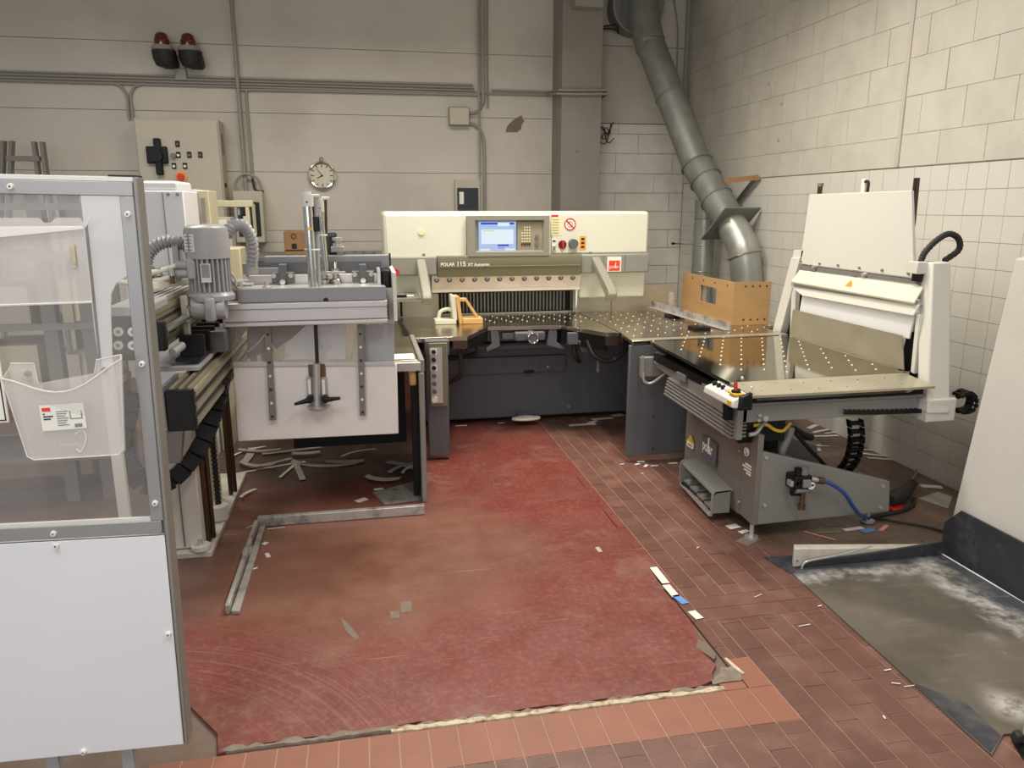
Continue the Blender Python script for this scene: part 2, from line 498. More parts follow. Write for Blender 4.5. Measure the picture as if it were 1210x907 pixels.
    def build(s, name, m, par=None, bev=0.0, kind=None, label=None, flat=False, seg=2):
        me = bpy.data.meshes.new(name)
        o_ = ORI.get(par.name, Vector((0, 0, 0))) if par else Vector((0, 0, 0))
        me.from_pydata([(v[0]-o_[0], v[1]-o_[1], v[2]-o_[2]) for v in s.v], [], s.f)
        bm = bmesh.new()
        bm.from_mesh(me)
        bmesh.ops.recalc_face_normals(bm, faces=bm.faces)
        bm.to_mesh(me)
        bm.free()
        mm = M[m] if isinstance(m, str) else m
        me.materials.append(mm)
        if not flat:
            me.shade_smooth()
            me.set_sharp_from_angle(angle=R(38))
        o = bpy.data.objects.new(name, me)
        col.objects.link(o)
        if par:
            o.parent = par
            ORI[o.name] = o_
        if bev:
            md = o.modifiers.new('bevel', 'BEVEL')
            md.width = bev
            md.segments = seg
            md.limit_method = 'ANGLE'
            md.angle_limit = R(50)
            md.harden_normals = False
        if kind:
            o['kind'] = kind
        if label:
            o['label'] = label
        return o

ORI = {}
def tag(o, label, cat, group=None):
    o['label'] = label
    o['category'] = cat
    if group:
        o['group'] = group
    return o

def thing(name, label, cat, loc=(0, 0, 0), group=None):
    o = bpy.data.objects.new(name, None)
    col.objects.link(o)
    o.empty_display_size = 0.1
    o.location = loc
    ORI[o.name] = Vector(loc)
    return tag(o, label, cat, group)

def smooth(pts, k=8):
    P = [Vector(p) for p in pts]
    P = [P[0]*2-P[1]]+P+[P[-1]*2-P[-2]]
    out = []
    for i in range(1, len(P)-2):
        a, b, c, d = P[i-1], P[i], P[i+1], P[i+2]
        for j in range(k):
            t = j/k
            out.append(0.5*((2*b)+(c-a)*t+(2*a-5*b+4*c-d)*t*t+(3*b-a-3*c+d)*t*t*t))
    out.append(P[-2])
    return out

def text(body, size, loc, m, par, name='lettering', rot=(90, 0, 0), depth=0.0006, bold=0.0, sx=1.0):
    cu = bpy.data.curves.new(name, 'FONT')
    cu.body = body
    cu.size = size
    cu.extrude = depth
    cu.offset = bold
    t = bpy.data.objects.new('tmp', cu)
    col.objects.link(t)
    dg = bpy.context.evaluated_depsgraph_get()
    me = bpy.data.meshes.new_from_object(t.evaluated_get(dg))
    bpy.data.objects.remove(t)
    me.name = name
    me.materials.clear()
    me.materials.append(M[m])
    o = bpy.data.objects.new(name, me)
    col.objects.link(o)
    o_ = ORI.get(par.name, Vector((0, 0, 0)))
    o.parent = par
    o.location = Vector(loc)-o_
    o.rotation_euler = [R(a) for a in rot]
    o.scale = (sx, 1, 1)
    return o

def copies(o, par, spots, base):
    """further copies of part o under the same parent, moved from base to each spot"""
    for s in spots:
        c = o.copy()
        col.objects.link(c)
        c.parent = par
        c.location = o.location+Vector(s)-Vector(base)

# ================================================================= setting
YB, XR = 7.93, 3.42

# ---- floor: concrete slab, red coating, clay tiles
floor = B().box(-6, 3.9, -1.0, 8.3, -0.15, -0.012).build('floor', 'subfloor', kind='structure')
rnd = random.Random(3)
B().box(1.27, 3.415, 0.6, 7.9, -0.012, -0.0016).box(-0.62, 1.27, 0.6, 2.152, -0.012, -0.0016).build('grout_bed', 'floorgrout', floor)
# red coating: straight right edge, ragged front edge, diagonal left end
edge = [(-0.51, 2.16), (-0.53, 2.26), (-0.68, 2.47), (-1.0, 2.72), (-1.6, 2.9), (-3.0, 3.0), (-3.0, 7.9), (1.285, 7.9)]
y = 7.6
while y > 3.1:
    edge.append((1.255+rnd.uniform(-0.006, 0.006)+(0.03 if y > 5 else 0), y))
    y -= 0.16
for p in ((1.25, 3.0), (1.236, 2.9), (1.24, 2.78), (1.25, 2.62), (1.235, 2.5), (1.24, 2.42), (1.2, 2.38), (1.215, 2.3), (1.18, 2.26), (1.16, 2.215)):
    edge.append(p)
x = 1.1
while x > -0.45:
    edge.append((x, 2.185+rnd.uniform(-0.008, 0.008)))
    x -= 0.09
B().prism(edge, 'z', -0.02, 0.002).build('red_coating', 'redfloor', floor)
# narrow painted tile strip beside the coating
b = B()
strip0 = None
y = 5.62
while y > 2.36:
    o = B().box(1.258, 1.306, y-0.187, y-0.002, -0.012, -0.0005+rnd.uniform(0, 0.0008)).build('tile', 'redfloor' if y > 2.95 else 'tile', floor)
    y -= 0.189
# crumbled front edge
pts_t, pts_b = [], []
x = -0.5
while x < 1.2:
    pts_t.append((x, 2.182+rnd.uniform(-0.008, 0.012)))
    pts_b.append((x, 2.166+rnd.uniform(-0.005, 0.005)))
    x += 0.025
B().prism(pts_b+pts_t[::-1], 'z', -0.015, 0.0035).build('crumbled_edge', 'cement', floor)
pts_t, pts_b = [], []
x = 0.02
while x < 1.2:
    pts_t.append((x, 2.171+rnd.uniform(-0.006, 0.006)))
    pts_b.append((x, 2.152+rnd.uniform(-0.002, 0.004)))
    x += 0.02
B().prism(pts_b+pts_t[::-1], 'z', -0.015, 0.0046).build('chipped_paint', 'chip', floor)
B().prism([(1.15, 2.19), (1.19, 2.197), (1.262, 2.193), (1.281, 2.235), (1.268, 2.28), (1.25, 2.275), (1.225, 2.285), (1.205, 2.25), (1.18, 2.232), (1.155, 2.21)], 'z', -0.015, 0.003).build('crumbled_corner', 'cement', floor)
B().prism([(1.262, 2.33), (1.272, 2.33), (1.292, 2.23), (1.281, 2.225), (1.268, 2.27)], 'z', -0.01, 0.005).build('chipped_paint', 'chip', floor)
B().prism([(1.19, 2.42), (1.22, 2.47), (1.24, 2.45), (1.245, 2.36), (1.222, 2.33)], 'z', -0.01, 0.0032).build('dark_hole_patch', 'subfloor', floor)
for (y0_, y1_) in ((2.33, 2.458), (2.46, 2.588)):
    B().box(1.309, 1.358, y0_, y1_, -0.012, 0.0).build('tile', 'tile', floor)
# grey repair marks in the coating
def floor_patch(pts, m='patch', z=0.0028):
    B().prism(pts, 'z', -0.005, z).build('repair_patch', m, floor)
for quad in ([(0.042,2.918,0.000), (0.047,2.855,0.000), (0.081,2.855,0.000), (0.081,2.910,0.000)], [(0.087,2.980,0.000), (0.090,2.895,0.000), (0.133,2.900,0.000), (0.138,2.985,0.000)], [(-0.159,2.908,0.000), (-0.136,2.799,0.000), (-0.096,2.723,0.000), (-0.079,2.733,-0.000), (-0.123,2.842,0.000)]):
    floor_patch([(p[0], p[1]) for p in quad])

# clay tiles
tiles = []     # (x0,x1,y0,y1,material)
# orange border
x = 1.36
i = 0
while x > -0.62:
    if i < 2:
        tiles.append((x-0.0915, x-0.0025, 2.152, 2.325, 'tileorange') if i == 0 else (x-0.0915, x-0.0025, 2.152, 2.19, 'tileorange'))
    tiles.append((x-0.0915, x-0.0025, 1.966, 2.149, 'tileorange'))
    x -= 0.094
    i += 1
# brown field
def brown(c, y0, y1):
    tiles.append((c+0.002, c+0.092, y0+0.0018, y1-0.0018, 'tile'))
cx = []
x = 1.36
while x < XR:
    cx.append(x)
    x += 0.094
for i, c in enumerate(cx):
    y = 2.589-(0.0945 if i % 2 else 0.03)-0.0
    brown(c, y, 2.589)
    while y > 1.0:
        brown(c, y-0.189, y)
        y -= 0.189
cx2 = [1.308+0.094*k for k in range(23)]
for i, c in enumerate(cx2):
    y = 2.779
    off = 0.189 if i % 2 else 0.09
    brown(c, y, y+off)
    y += off
    while y < 5.75:
        brown(c, y, y+0.189)
        y += 0.189
# two courses laid crosswise
for k in range(2):
    x = 1.308-(0.09 if k else 0)
    while x < XR-0.1:
        tiles.append((max(x, 1.308)+0.0012, x+0.1878, 2.5912+0.094*k, 2.6828+0.094*k, 'tile'))
        x += 0.189
# rows in front of the orange border
x = 1.36-0.094
i = 0
while x > -0.7:
    y = 1.964-(0.06 if i % 3 == 0 else 0.12 if i % 3 == 1 else 0.189)
    brown(x, y, 1.964)
    while y > 1.0:
        brown(x, y-0.189, y)
        y -= 0.189
    x -= 0.094
    i += 1
def covered(t):
    mx, my = (t[0]+t[1])/2, (t[2]+t[3])/2
    return (mx > 1.95 and 1.3 < my < 2.85) or (my < 1.25)
one = [t for t in tiles if not covered(t)]
rest = [t for t in tiles if covered(t)]
one.sort(key=lambda t: t[0]**2+t[2]**2)
for t in one[:275]:
    h = rnd.uniform(-0.0002, 0.0008)
    g = [rnd.uniform(-0.0004, 0.0004) for _ in range(4)]
    B().hexa([(t[0], t[2], -0.012), (t[1], t[2], -0.012), (t[1], t[3], -0.012), (t[0], t[3], -0.012), (t[0], t[2], h+g[0]), (t[1], t[2], h+g[1]), (t[1], t[3], h+g[2]), (t[0], t[3], h+g[3])]).build('tile', t[4], floor, flat=True)
b = B()
for t in one[275:]+rest:
    b.box(t[0], t[1], t[2], t[3], -0.012, rnd.uniform(-0.001, 0.001))
b.build('far_tiles', 'tile', floor, kind='stuff', flat=True)

# ---- back wall: long painted panels, white blocks near the corner
wb = B().box(-6.2, 3.9, YB+0.03, YB+0.2, -0.15, 4.3).build('wall_back', 'panelseam', kind='structure')
zs = [0.0, 0.55, 1.21, 1.318, 1.432, 1.99, 2.532, 3.128, 3.72, 4.29]
for i in range(len(zs)-1):
    for (xa, xb) in ((-6.2, -3.9), (-3.9, 1.2), (1.2, 2.4)):
        dy = rnd.uniform(-0.002, 0.002) - (0.012 if 2 <= i <= 3 else 0)
        B().box(xa+0.001, xb-0.001, YB+dy, YB+0.04, zs[i]+0.0022, zs[i+1]-0.0022).build('panel', 'wall', wb, flat=True)
B().box(2.4, XR, YB, YB+0.04, 2.506, 3.25).build('panel', 'wall', wb, flat=True)
B().box(2.4, XR, YB, YB+0.04, 3.256, 4.29).build('panel', 'wall', wb, flat=True)
B().box(1.93, 3.6, YB+0.02, YB+0.05, 0.0, 2.5).build('block_mortar', 'aac', wb)
rows = [0.0, 0.21, 0.42, 0.63, 0.83, 1.03, 1.222, 1.415, 1.608, 1.8, 2.0, 2.205, 2.4, 2.5]
for i in range(len(rows)-1):
    xs = [2.4]
    x = 2.4+(0.5 if i % 2 else 0.27)
    if i == 9:
        x = 2.45
    while x < XR-0.06:
        xs.append(x+rnd.uniform(-0.02, 0.02))
        x += 0.62
    xs.append(XR)
    for j in range(len(xs)-1):
        d = rnd.uniform(-0.006, 0.006)
        B().box(xs[j]+0.003, xs[j+1]-0.003, YB+d, YB+0.04, rows[i]+0.003, rows[i+1]-0.003).build('brick', 'aac', wb, flat=True)
# patch of bare plaster
p = (1.570,7.926,2.472)
pts = []
for k in range(14):
    a = 2*math.pi*k/14
    q = rnd.uniform(0.7, 1.15)
    pts.append((p[0]+math.cos(a)*0.085*q+0.05*math.sin(a), p[2]+math.sin(a)*0.085*q))
B().prism(pts, 'y', YB-0.004, YB+0.01).build('bare_plaster', 'patch', wb)
pillar = B().box(1.96, 2.365, 7.55, YB+0.03, 0, 4.29).build('trim_1', 'pillar', kind='structure', bev=0.006)
p = (2.127,7.545,2.199)
B().cyl((p[0], 7.552, p[2]), (p[0], 7.542, p[2]), 0.016, 12).build('bolt', 'greyink', pillar)
p, q = (2.041,7.500,3.699), (2.312,7.500,3.477)
B().box(p[0], q[0], 7.40, 7.549, q[2], 4.25).build('beam_stub', 'conduit', pillar)

# ---- right wall: glazed tiles below, painted blocks above
wr = B().box(XR+0.012, XR+0.2, -1.0, 8.2, -0.15, 4.3).build('wall_right', 'grout', kind='structure')
rows = [1.894-0.146*k for k in range(14)]
tl = []
y = 4.205-0.147*12
k = 0
while y < YB-0.02:
    for z in rows:
        if z-0.144 > -0.02:
            tl.append((y, min(y+0.1445, YB-0.01), max(z-0.1437, 0.0), z))
    y += 0.147
def hid(t):    # behind the cutting tables and the platform
    return t[0] < 2.95 or (t[0] > 5.0 and t[3] < 0.9)
vis = [t for t in tl if not hid(t)]
vis.sort(key=lambda t: t[0])
for t in vis[:285]:
    d = rnd.uniform(-0.0008, 0.0008)
    B().box(XR+d, XR+0.02, *t).build('tile', 'walltile', wr, flat=True)
b = B()
for t in vis[285:]+[t for t in tl if hid(t)]:
    b.box(XR+rnd.uniform(-0.0008, 0.0008), XR+0.02, *t)
b.build('far_tiles', 'walltile', wr, kind='stuff', flat=True)
B().box(XR+0.006, XR+0.02, -1.0, YB, 1.9, 4.3).build('block_mortar', 'blockjoint', wr)
SE = 4.526
z = 1.902
k = 0
while z < 4.25:
    h = 0.185 if k == 0 else 0.229
    for side in (0, 1):
        if side == 0:
            y, y1 = SE+0.02, YB
            cuts = [y]+[q for q in [(4.889 if k % 2 == 0 else 4.724)+0.368*j for j in range(-1, 12)] if y+0.08 < q < y1-0.05]+[y1]
        else:
            y, y1 = 0.6, SE-0.02
            cuts = [y]+[q for q in [(4.17 if k % 2 == 0 else 4.36)-0.36*j for j in range(12)][::-1] if y+0.08 < q < y1-0.05]+[y1]
        for j in range(len(cuts)-1):
            if cuts[j+1] < 2.2:
                continue
            d = rnd.uniform(-0.0015, 0.0015)
            dz = 0.012 if side else 0
            B().box(XR+d, XR+0.015, cuts[j]+0.002, cuts[j+1]-0.002, z+0.0015+(dz if k else 0), z+h-0.0015+dz).build('brick', 'block', wr, flat=True)
    z += h
    k += 1
B().box(XR-0.006, XR+0.01, SE-0.017, SE+0.017, 1.9, 4.3).build('joint_strip', 'wall', wr, bev=0.003)
for (u_, v_) in ():
    pass
for p in ((3.420,6.232,2.666), (3.420,6.003,2.476), (3.420,6.011,2.192)):
    B().cyl((XR+0.005, p[1], p[2]), (XR-0.012, p[1], p[2]), 0.012, 10).build('wall_plug', 'screw', wr)

B().box(-6.2, 3.9, -1.0, 8.2, 4.3, 4.4).build('ceiling', 'ceiling', kind='structure')

# ---- conduits and boxes on the back wall
def conduit(label, path, r=0.014, group=None, clips=()):
    t = thing('conduit', label, 'pipe', path[0], group)
    B().tube(path, r, 10).build('tube', 'conduit', t)
    for c in clips:
        ax = c[1]
        p = Vector(c[0])
        d = Vector((0.018, 0, 0)) if ax == 'x' else Vector((0, 0, 0.018))
        B().cyl(p-d, p+d, r+0.003, 12).build('clip', 'conduit', t)
    return t
Yc = YB-0.02
hz = [(-5.8, 1.92, 2.757, 'lowest grey conduit running along the whole back wall'), (-5.8, 1.16, 2.783, 'second grey conduit from the bottom along the back wall'), (-5.8, 1.15, 2.809, 'third grey conduit from the bottom along the back wall'), (-5.8, 1.14, 2.835, 'topmost grey conduit along the back wall below the beacons')]
for xa, xb, z, lb in hz:
    xs = [xa+1.1*k for k in range(1, 7) if xa+1.1*k < xb]
    conduit(lb, [(xa, Yc, z), (xb, Yc, z)], 0.0095, None, [((q, Yc, z), 'x') for q in xs])
for z, lb in ((2.79, 'upper short grey conduit running from the tall conduit to the pillar'),):
    conduit(lb, [(1.33, Yc, z), (1.92, Yc, z)], 0.0105)
# across the pillar
conduit('lower conduit with bright clamps crossing the grey pillar', [(1.9, 7.92, 2.765), (1.91, 7.52, 2.72), (1.99, 7.52, 2.72), (2.41, 7.52, 2.73), (2.44, 7.9, 2.73)], 0.012, None, [((2.1, 7.52, 2.72), 'x'), ((2.3, 7.52, 2.727), 'x')])
conduit('upper conduit crossing the grey pillar', [(1.92, 7.92, 2.79), (1.93, 7.52, 2.755), (1.99, 7.52, 2.755), (2.41, 7.52, 2.765), (2.44, 7.9, 2.765)], 0.012)
# vertical ones
conduit('tall left grey conduit rising past the control cabinet', [(-1.085, Yc-0.03, 1.7), (-1.085, Yc-0.03, 4.25)], 0.018, None, [((-1.085, Yc-0.03, z), 'z') for z in (2.3, 2.95, 3.5)])
conduit('shorter grey conduit beside the tall left one with a bend at its top', smooth([(-1.02, Yc, 1.9), (-1.02, Yc, 2.3), (-1.02, Yc, 2.69), (-0.99, Yc, 2.725), (-0.9, Yc, 2.735), (1.2, Yc, 2.742)], 6), 0.012)
conduit('tall double conduit left tube dropping to the fuse box', [(1.2, Yc-0.02, 1.95), (1.2, Yc-0.02, 4.25)], 0.011, None, [((1.2, Yc-0.02, 3.3), 'z'), ((1.2, Yc-0.02, 2.3), 'z')])
conduit('tall grey conduit with trunking right of the fuse box conduit', [(1.24, Yc-0.025, 2.66), (1.24, Yc-0.025, 4.25)], 0.018)
conduit('thin grey conduit ending just under the horizontal run', [(1.29, Yc, 2.62), (1.29, Yc, 4.25)], 0.009)
conduit('lower grey conduit curving from the junction box down behind the cutter', smooth([(1.06, Yc, 2.475), (1.17, Yc, 2.45), (1.235, Yc, 2.35), (1.25, Yc, 2.2), (1.25, Yc, 1.8), (1.25, Yc, 1.4)], 6), 0.016)
conduit('curved grey conduit rising from the junction box', smooth([(1.06, Yc, 2.56), (1.16, Yc, 2.575), (1.225, Yc, 2.63), (1.235, Yc, 2.72)], 6), 0.013)
for dx, lb in ((-0.017, 'left of the pair of conduits dropping into the control cabinet'), (0.017, 'right of the pair of conduits dropping into the control cabinet')):
    xx = -2.055+dx
    conduit(lb, smooth([(xx+dx*8, Yc, 2.765), (xx+dx*3, Yc, 2.74), (xx, Yc, 2.66), (xx, Yc, 2.55), (xx, Yc, 2.45)], 5), 0.012)
# junction box
p = (0.997,7.900,2.530)
t = thing('junction_box', 'square grey junction box between the curved conduits on the back wall', 'box', (p[0], YB, p[2]))
B().box(p[0]-0.105, p[0]+0.1, YB-0.08, YB, p[2]-0.085, p[2]+0.09).build('body', 'conduit', t, bev=0.008)
B().box(p[0]-0.098, p[0]+0.093, YB-0.088, YB-0.078, p[2]-0.078, p[2]+0.083).build('lid', 'cabinet', t, bev=0.006)
# fuse box
a, c = (0.939,7.850,1.925), (1.194,7.850,1.507)
t = thing('fuse_box', 'grey fuse box with a dark transparent door above the cutter', 'box', (a[0], YB, c[2]))
B().box(a[0], c[0], 7.85, YB-0.004, c[2]-0.1, a[2]).build('body', 'cabinet', t, bev=0.008)
B().box(a[0]+0.02, c[0]-0.02, 7.838, 7.852, c[2]-0.08, a[2]-0.08).build('dark_door', 'glassdark', t, bev=0.004)
B().box(a[0]+0.04, a[0]+0.085, 7.836, 7.84, a[2]-0.24, a[2]-0.12).build('fuse_row', 'print', t)
# two beacons
def beacon(u, lb):
    x, z = u
    t = thing('warning_beacon', lb, 'lamp', (x, YB, z))
    y = YB-0.15
    B().prism([(x-0.1, z-0.02), (x-0.1, z+0.035), (x+0.09, z+0.035), (x+0.105, z-0.07), (x+0.09, z-0.1), (x-0.02, z-0.1)], 'y', y+0.02, YB).build('wall_arm', 'ink', t, bev=0.015)
    B().lathe((x+0.01, y, z), [(0.04, -0.105), (0.075, -0.095), (0.098, -0.04), (0.104, 0.03)], 24).build('hood', 'ink', t)
    B().lathe((x, y, z), [(0.09, 0.03), (0.1, 0.05), (0.085, 0.07), (0.08, 0.075)], 20).build('collar', 'conduit', t)
    B().lathe((x, y, z), [(0.066, 0.07), (0.063, 0.12), (0.052, 0.165), (0.03, 0.183), (0.001, 0.186)], 20).build('lens', 'redglass', t)
    B().lathe((x, y, z), [(0.066, 0.108), (0.069, 0.115), (0.066, 0.122)], 20).build('lens_rib', 'redglass', t)
    return t
p, q = (-1.695,7.800,2.998), (-1.471,7.800,2.999)
beacon((p[0], p[2]), 'left of the two red beacons with black hoods high on the wall')
beacon((q[0], q[2]), 'right of the two red beacons with black hoods high on the wall')
m_ = ((p[0]+q[0])/2, (p[2]+q[2])/2-0.15)
t = thing('beacon_junction', 'small grey cable box below the two red beacons', 'box', (m_[0], YB, m_[1]))
B().box(m_[0]-0.05, m_[0]+0.05, YB-0.05, YB, m_[1]-0.05, m_[1]+0.05).build('body', 'conduit', t, bev=0.005)
for s, e in ((-1, p), (1, q)):
    B().tube(smooth([(m_[0]+s*0.03, YB-0.03, m_[1]+0.045), (m_[0]+s*0.05, YB-0.03, m_[1]+0.075), (m_[0]+s*0.1, YB-0.03, m_[1]+0.08), (e[0], YB-0.05, e[2]-0.08)], 5), 0.008, 8).build('cable', 'greyink', t)
# clock
p = (-0.364,7.900,1.957)
t = thing('wall_clock', 'round silver-rimmed wall clock on the back wall', 'clock', (p[0], YB, p[2]))
B().ring((p[0], YB-0.03, p[2]), (0, 1, 0), 0.122, 0.014, 40, 8).build('rim', 'chrome', t)
B().cyl((p[0], YB, p[2]), (p[0], YB-0.03, p[2]), 0.122, 40).build('face', 'clockface', t)
b = B()
for k in range(12):
    a = math.pi*k/6
    L_ = 0.018 if k % 3 else 0.028
    d = Vector((math.sin(a), 0, math.cos(a)))
    n = Vector((d.z, 0, -d.x))*0.004
    c0 = Vector((p[0], YB-0.031, p[2]))+d*(0.105-L_)
    c1 = Vector((p[0], YB-0.031, p[2]))+d*0.105
    b.slab([c0-n, c0+n, c1+n, c1-n], (0, -0.002, 0))
b.build('hour_marks', 'ink', t)
for nm, a, L_, wd in (('hour_hand', R(-118), 0.055, 0.005), ('minute_hand', R(-36), 0.085, 0.0035)):
    d = Vector((math.sin(a), 0, math.cos(a)))
    n = Vector((d.z, 0, -d.x))*wd
    c0 = Vector((p[0], YB-0.034, p[2]))-d*0.01
    c1 = Vector((p[0], YB-0.034, p[2]))+d*L_
    B().slab([c0-n, c0+n, c1+n*0.5, c1-n*0.5], (0, -0.002, 0)).build(nm, 'ink', t)
B().ring((p[0], YB-0.01, p[2]+0.155), (0, 1, 0), 0.016, 0.004, 16, 6).build('hanging_loop', 'greyink', t)
# control cabinet (stands off the wall)
a, c = (-1.977,7.650,2.438), (-1.251,7.650,2.432)
zt = a[2]
t = thing('control_cabinet', 'beige wall-mounted control cabinet with black main switch and orange emergency stop', 'cabinet', (a[0], YB, 1.2))
B().box(a[0], c[0], 7.67, YB, 1.2, zt).build('body', 'cabinet', t, bev=0.008)
B().box(a[0]+0.012, c[0]-0.012, 7.65, 7.672, 1.21, zt-0.012).build('door', 'cabinet', t, bev=0.006)
p = (-1.791,7.630,2.112)
b = B().box(p[0]-0.095, p[0]+0.085, 7.61, 7.65, p[2]-0.07, p[2]+0.08).box(p[0]-0.025, p[0]+0.035, 7.6, 7.65, p[2]-0.17, p[2]+0.15)
b.build('main_switch', 'black', t, bev=0.01)
B().cyl((p[0]-0.005, 7.6, p[2]), (p[0]-0.005, 7.575, p[2]), 0.055, 20).build('switch_knob', 'black', t)
B().cyl((p[0]+0.13, 7.62, p[2]), (p[0]+0.13, 7.652, p[2]), 0.024, 14).build('push_button', 'greyink', t)
for uv, m in (((-1.618,7.640,2.218), 'brass'), ((-1.619,7.640,2.122), 'print'), ((-1.525,7.640,2.124), 'greyink'), ((-1.429,7.640,2.125), 'brass'), ((-1.665,7.640,2.025), 'print'), ((-1.570,7.640,2.026), 'print')):
    o = B().box(uv[0]-0.018, uv[0]+0.018, 7.64, 7.655, uv[2]-0.026, uv[2]+0.026).build('indicator', 'black', t)
    B().cyl((uv[0], 7.64, uv[2]-0.004), (uv[0], 7.634, uv[2]-0.004), 0.012, 12).build('lens', m, o)
p = (-1.613,7.630,1.928)
o = B().cyl((p[0], 7.64, p[2]), (p[0], 7.655, p[2]), 0.052, 24).build('emergency_stop_collar', 'orange', t)
B().cyl((p[0], 7.605, p[2]), (p[0], 7.642, p[2]), 0.03, 20).build('stop_button', 'red', o)
B().box(c[0]-0.001, c[0]+0.008, 7.75, 7.8, zt-0.3, zt-0.12).build('side_hinge', 'greyink', t)
B().box(c[0]-0.001, c[0]+0.012, 7.74, 7.77, zt-0.6, zt-0.56).build('side_latch', 'black', t)
# small glazed box on the wall
a, c = (-1.191,7.750,1.805), (-0.925,7.750,1.322)
t = thing('meter_box', 'grey wall box with a dark glazed front right of the control cabinet', 'box', (a[0], YB, c[2]))
B().box(a[0], c[0], 7.75, YB, c[2], a[2]).build('body', 'cabinet', t, bev=0.008)
B().box(a[0]+0.03, c[0]-0.03, 7.742, 7.755, c[2]+0.06, a[2]-0.1).build('dark_window', 'glassdark', t, bev=0.004)
B().box(a[0]+0.08, c[0]-0.14, 7.736, 7.745, c[2]+0.12, c[2]+0.25).build('meter', 'print', t)
B().box(c[0]-0.1, c[0]-0.07, 7.736, 7.745, c[2]+0.08, a[2]-0.12).build('mullion', 'beige', t)
B().tube(smooth([(a[0]+0.02, 7.85, a[2]), (a[0]+0.03, 7.85, a[2]+0.1), (a[0]+0.11, 7.85, a[2]+0.16), (a[0]+0.22, 7.86, a[2]+0.12), (a[0]+0.25, 7.87, a[2]+0.0)], 6), 0.012, 8).build('cable_loop', 'conduit', t)
B().tube(smooth([(-1.02, 7.89, 1.92), (-1.0, 7.88, 1.82), (a[0]+0.27, 7.86, a[2])], 6), 0.011, 8).build('black_cable', 'rubber', t)

# ================================================================= ladder, duct, brace (back corner)
def ladder():
    t = thing('ladder', 'grey metal ladder leaning on the back wall behind the guard', 'ladder', (-3.0, 7.6, 0))
    for (u0, u1) in (((-2.968,7.500,2.214), (-3.006,7.450,1.882)), ((-2.730,7.500,2.211), (-2.713,7.450,1.884))):
        d = Vector(u1)-Vector(u0)
        e = Vector(u0)+d*((u0[2]-0.0)/-d.z)
        for dx in (-0.034, 0.03):
            B().slab([Vector(u0)+Vector((dx-0.014, 0, 0)), Vector(u0)+Vector((dx+0.014, 0, 0)), e+Vector((dx+0.014, 0, 0)), e+Vector((dx-0.014, 0, 0))], (0, 0.07, 0)).build('rail', 'jogside', t)
    a, c = (-2.980,7.480,2.066), (-2.721,7.480,2.069)
    for k in range(7):
        z = a[2]-0.28*k
        if z < 0.1:
            break
        B().box(a[0], c[0], 7.47, 7.52, z-0.022, z+0.022).build('rung', 'jogside', t)
ladder()

def duct():
    t = thing('ventilation_duct', 'long galvanised ventilation duct slanting down the corner', 'duct', (3.2, 6.0, 0.8))
    top = Vector((2.665,7.500,3.523))
    p1 = Vector((2.760,7.350,3.182))
    p2 = Vector((3.039,6.750,2.031))
    p3 = Vector((3.167,6.300,1.530))
    p4 = Vector((3.239,6.120,1.246))
    p5 = Vector((3.284,6.100,0.933))
    p6 = Vector((p5.x, p5.y, 0.55))
    r = 0.135
    B().tube([p1, p1.lerp(p2, 0.5), p2], r, 28).build('upper_pipe', 'duct', t)
    B().tube([p2, p2.lerp(p3, 0.3)], r*1.03, 28).build('pipe_segment', 'duct', t)
    B().tube([p2.lerp(p3, 0.28), p2.lerp(p3, 0.62)], r*1.0, 28).build('pipe_segment', 'duct', t)
    B().tube([p2.lerp(p3, 0.6), p3], r*1.04, 28).build('pipe_segment', 'duct', t)
    B().tube(smooth([p3+(p2-p3).normalized()*0.02, p3, p4.lerp(p3, 0.3)+Vector((0.01, 0, 0.02)), p4, p4.lerp(p5, 0.6)], 3), r*0.98, 28).build('elbow', 'ductbright', t)
    B().tube([p4.lerp(p5, 0.5), p5, p6], [r*0.98, r*1.0, r*1.0], 28).build('lower_pipe', 'ductbright', t)
    d23 = (p3-p2).normalized()
    d12 = (p2-p1).normalized()
    for c, d, rr in ((p1+d12*0.02, d12, r), (p1.lerp(p2, 0.45), d12, r), (p2, d12.lerp(d23, .5), r*1.04), (p2.lerp(p3, 0.28), d23, r*1.03), (p2.lerp(p3, 0.62), d23, r*1.03), (p4, (p4-p3).normalized().lerp((p5-p4).normalized(), .5), r), (p4.lerp(p5, 0.75), Vector((0, 0, -1)), r)):
        B().ring(c, d, rr+0.004, 0.008, 32, 6).build('seam_ring', 'ductbright' if c.z < 1.4 else 'duct', t)
    # square flange plate
    u = d23.cross(Vector((0, 0, 1))).normalized()
    v = d23.cross(u).normalized()
    c = p3+d23*0.02
    B().slab([c+u*0.2+v*0.2, c+u*0.2-v*0.2, c-u*0.2-v*0.2, c-u*0.2+v*0.2], d23*0.012).build('flange_plate', 'duct', t)
    # upper elbow and wall collar
    hub = Vector((2.736,7.550,3.508))
    B().tube(smooth([p1+d12*0.03, p1, hub+Vector((0.0, -0.06, 0.0)), hub+Vector((0.06, 0.02, 0.3)), hub+Vector((0.25, 0.05, 0.6))], 5), r*1.06, 28).build('upper_elbow', 'duct', t)
    w_ = Vector((2.773,7.900,3.590))
    B().cyl((w_.x, YB, w_.z), (w_.x, 7.7, w_.z), 0.26, 36).build('wall_collar', 'duct', t)
    B().cyl((w_.x, 7.72, w_.z), (w_.x+0.05, 7.5, w_.z), 0.2, 36, 0.15).build('collar_cone', 'duct', t)
    B().ring((w_.x, 7.71, w_.z), (0, 1, 0), 0.26, 0.012, 36, 6).build('collar_rim', 'ductbright', t)
    return t
duct()
p = (3.165,6.900,1.216)
t = thing('round_pipe', 'bright vertical spiral pipe behind the flange of the slanting duct', 'duct', (p[0], 6.9, 0.6))
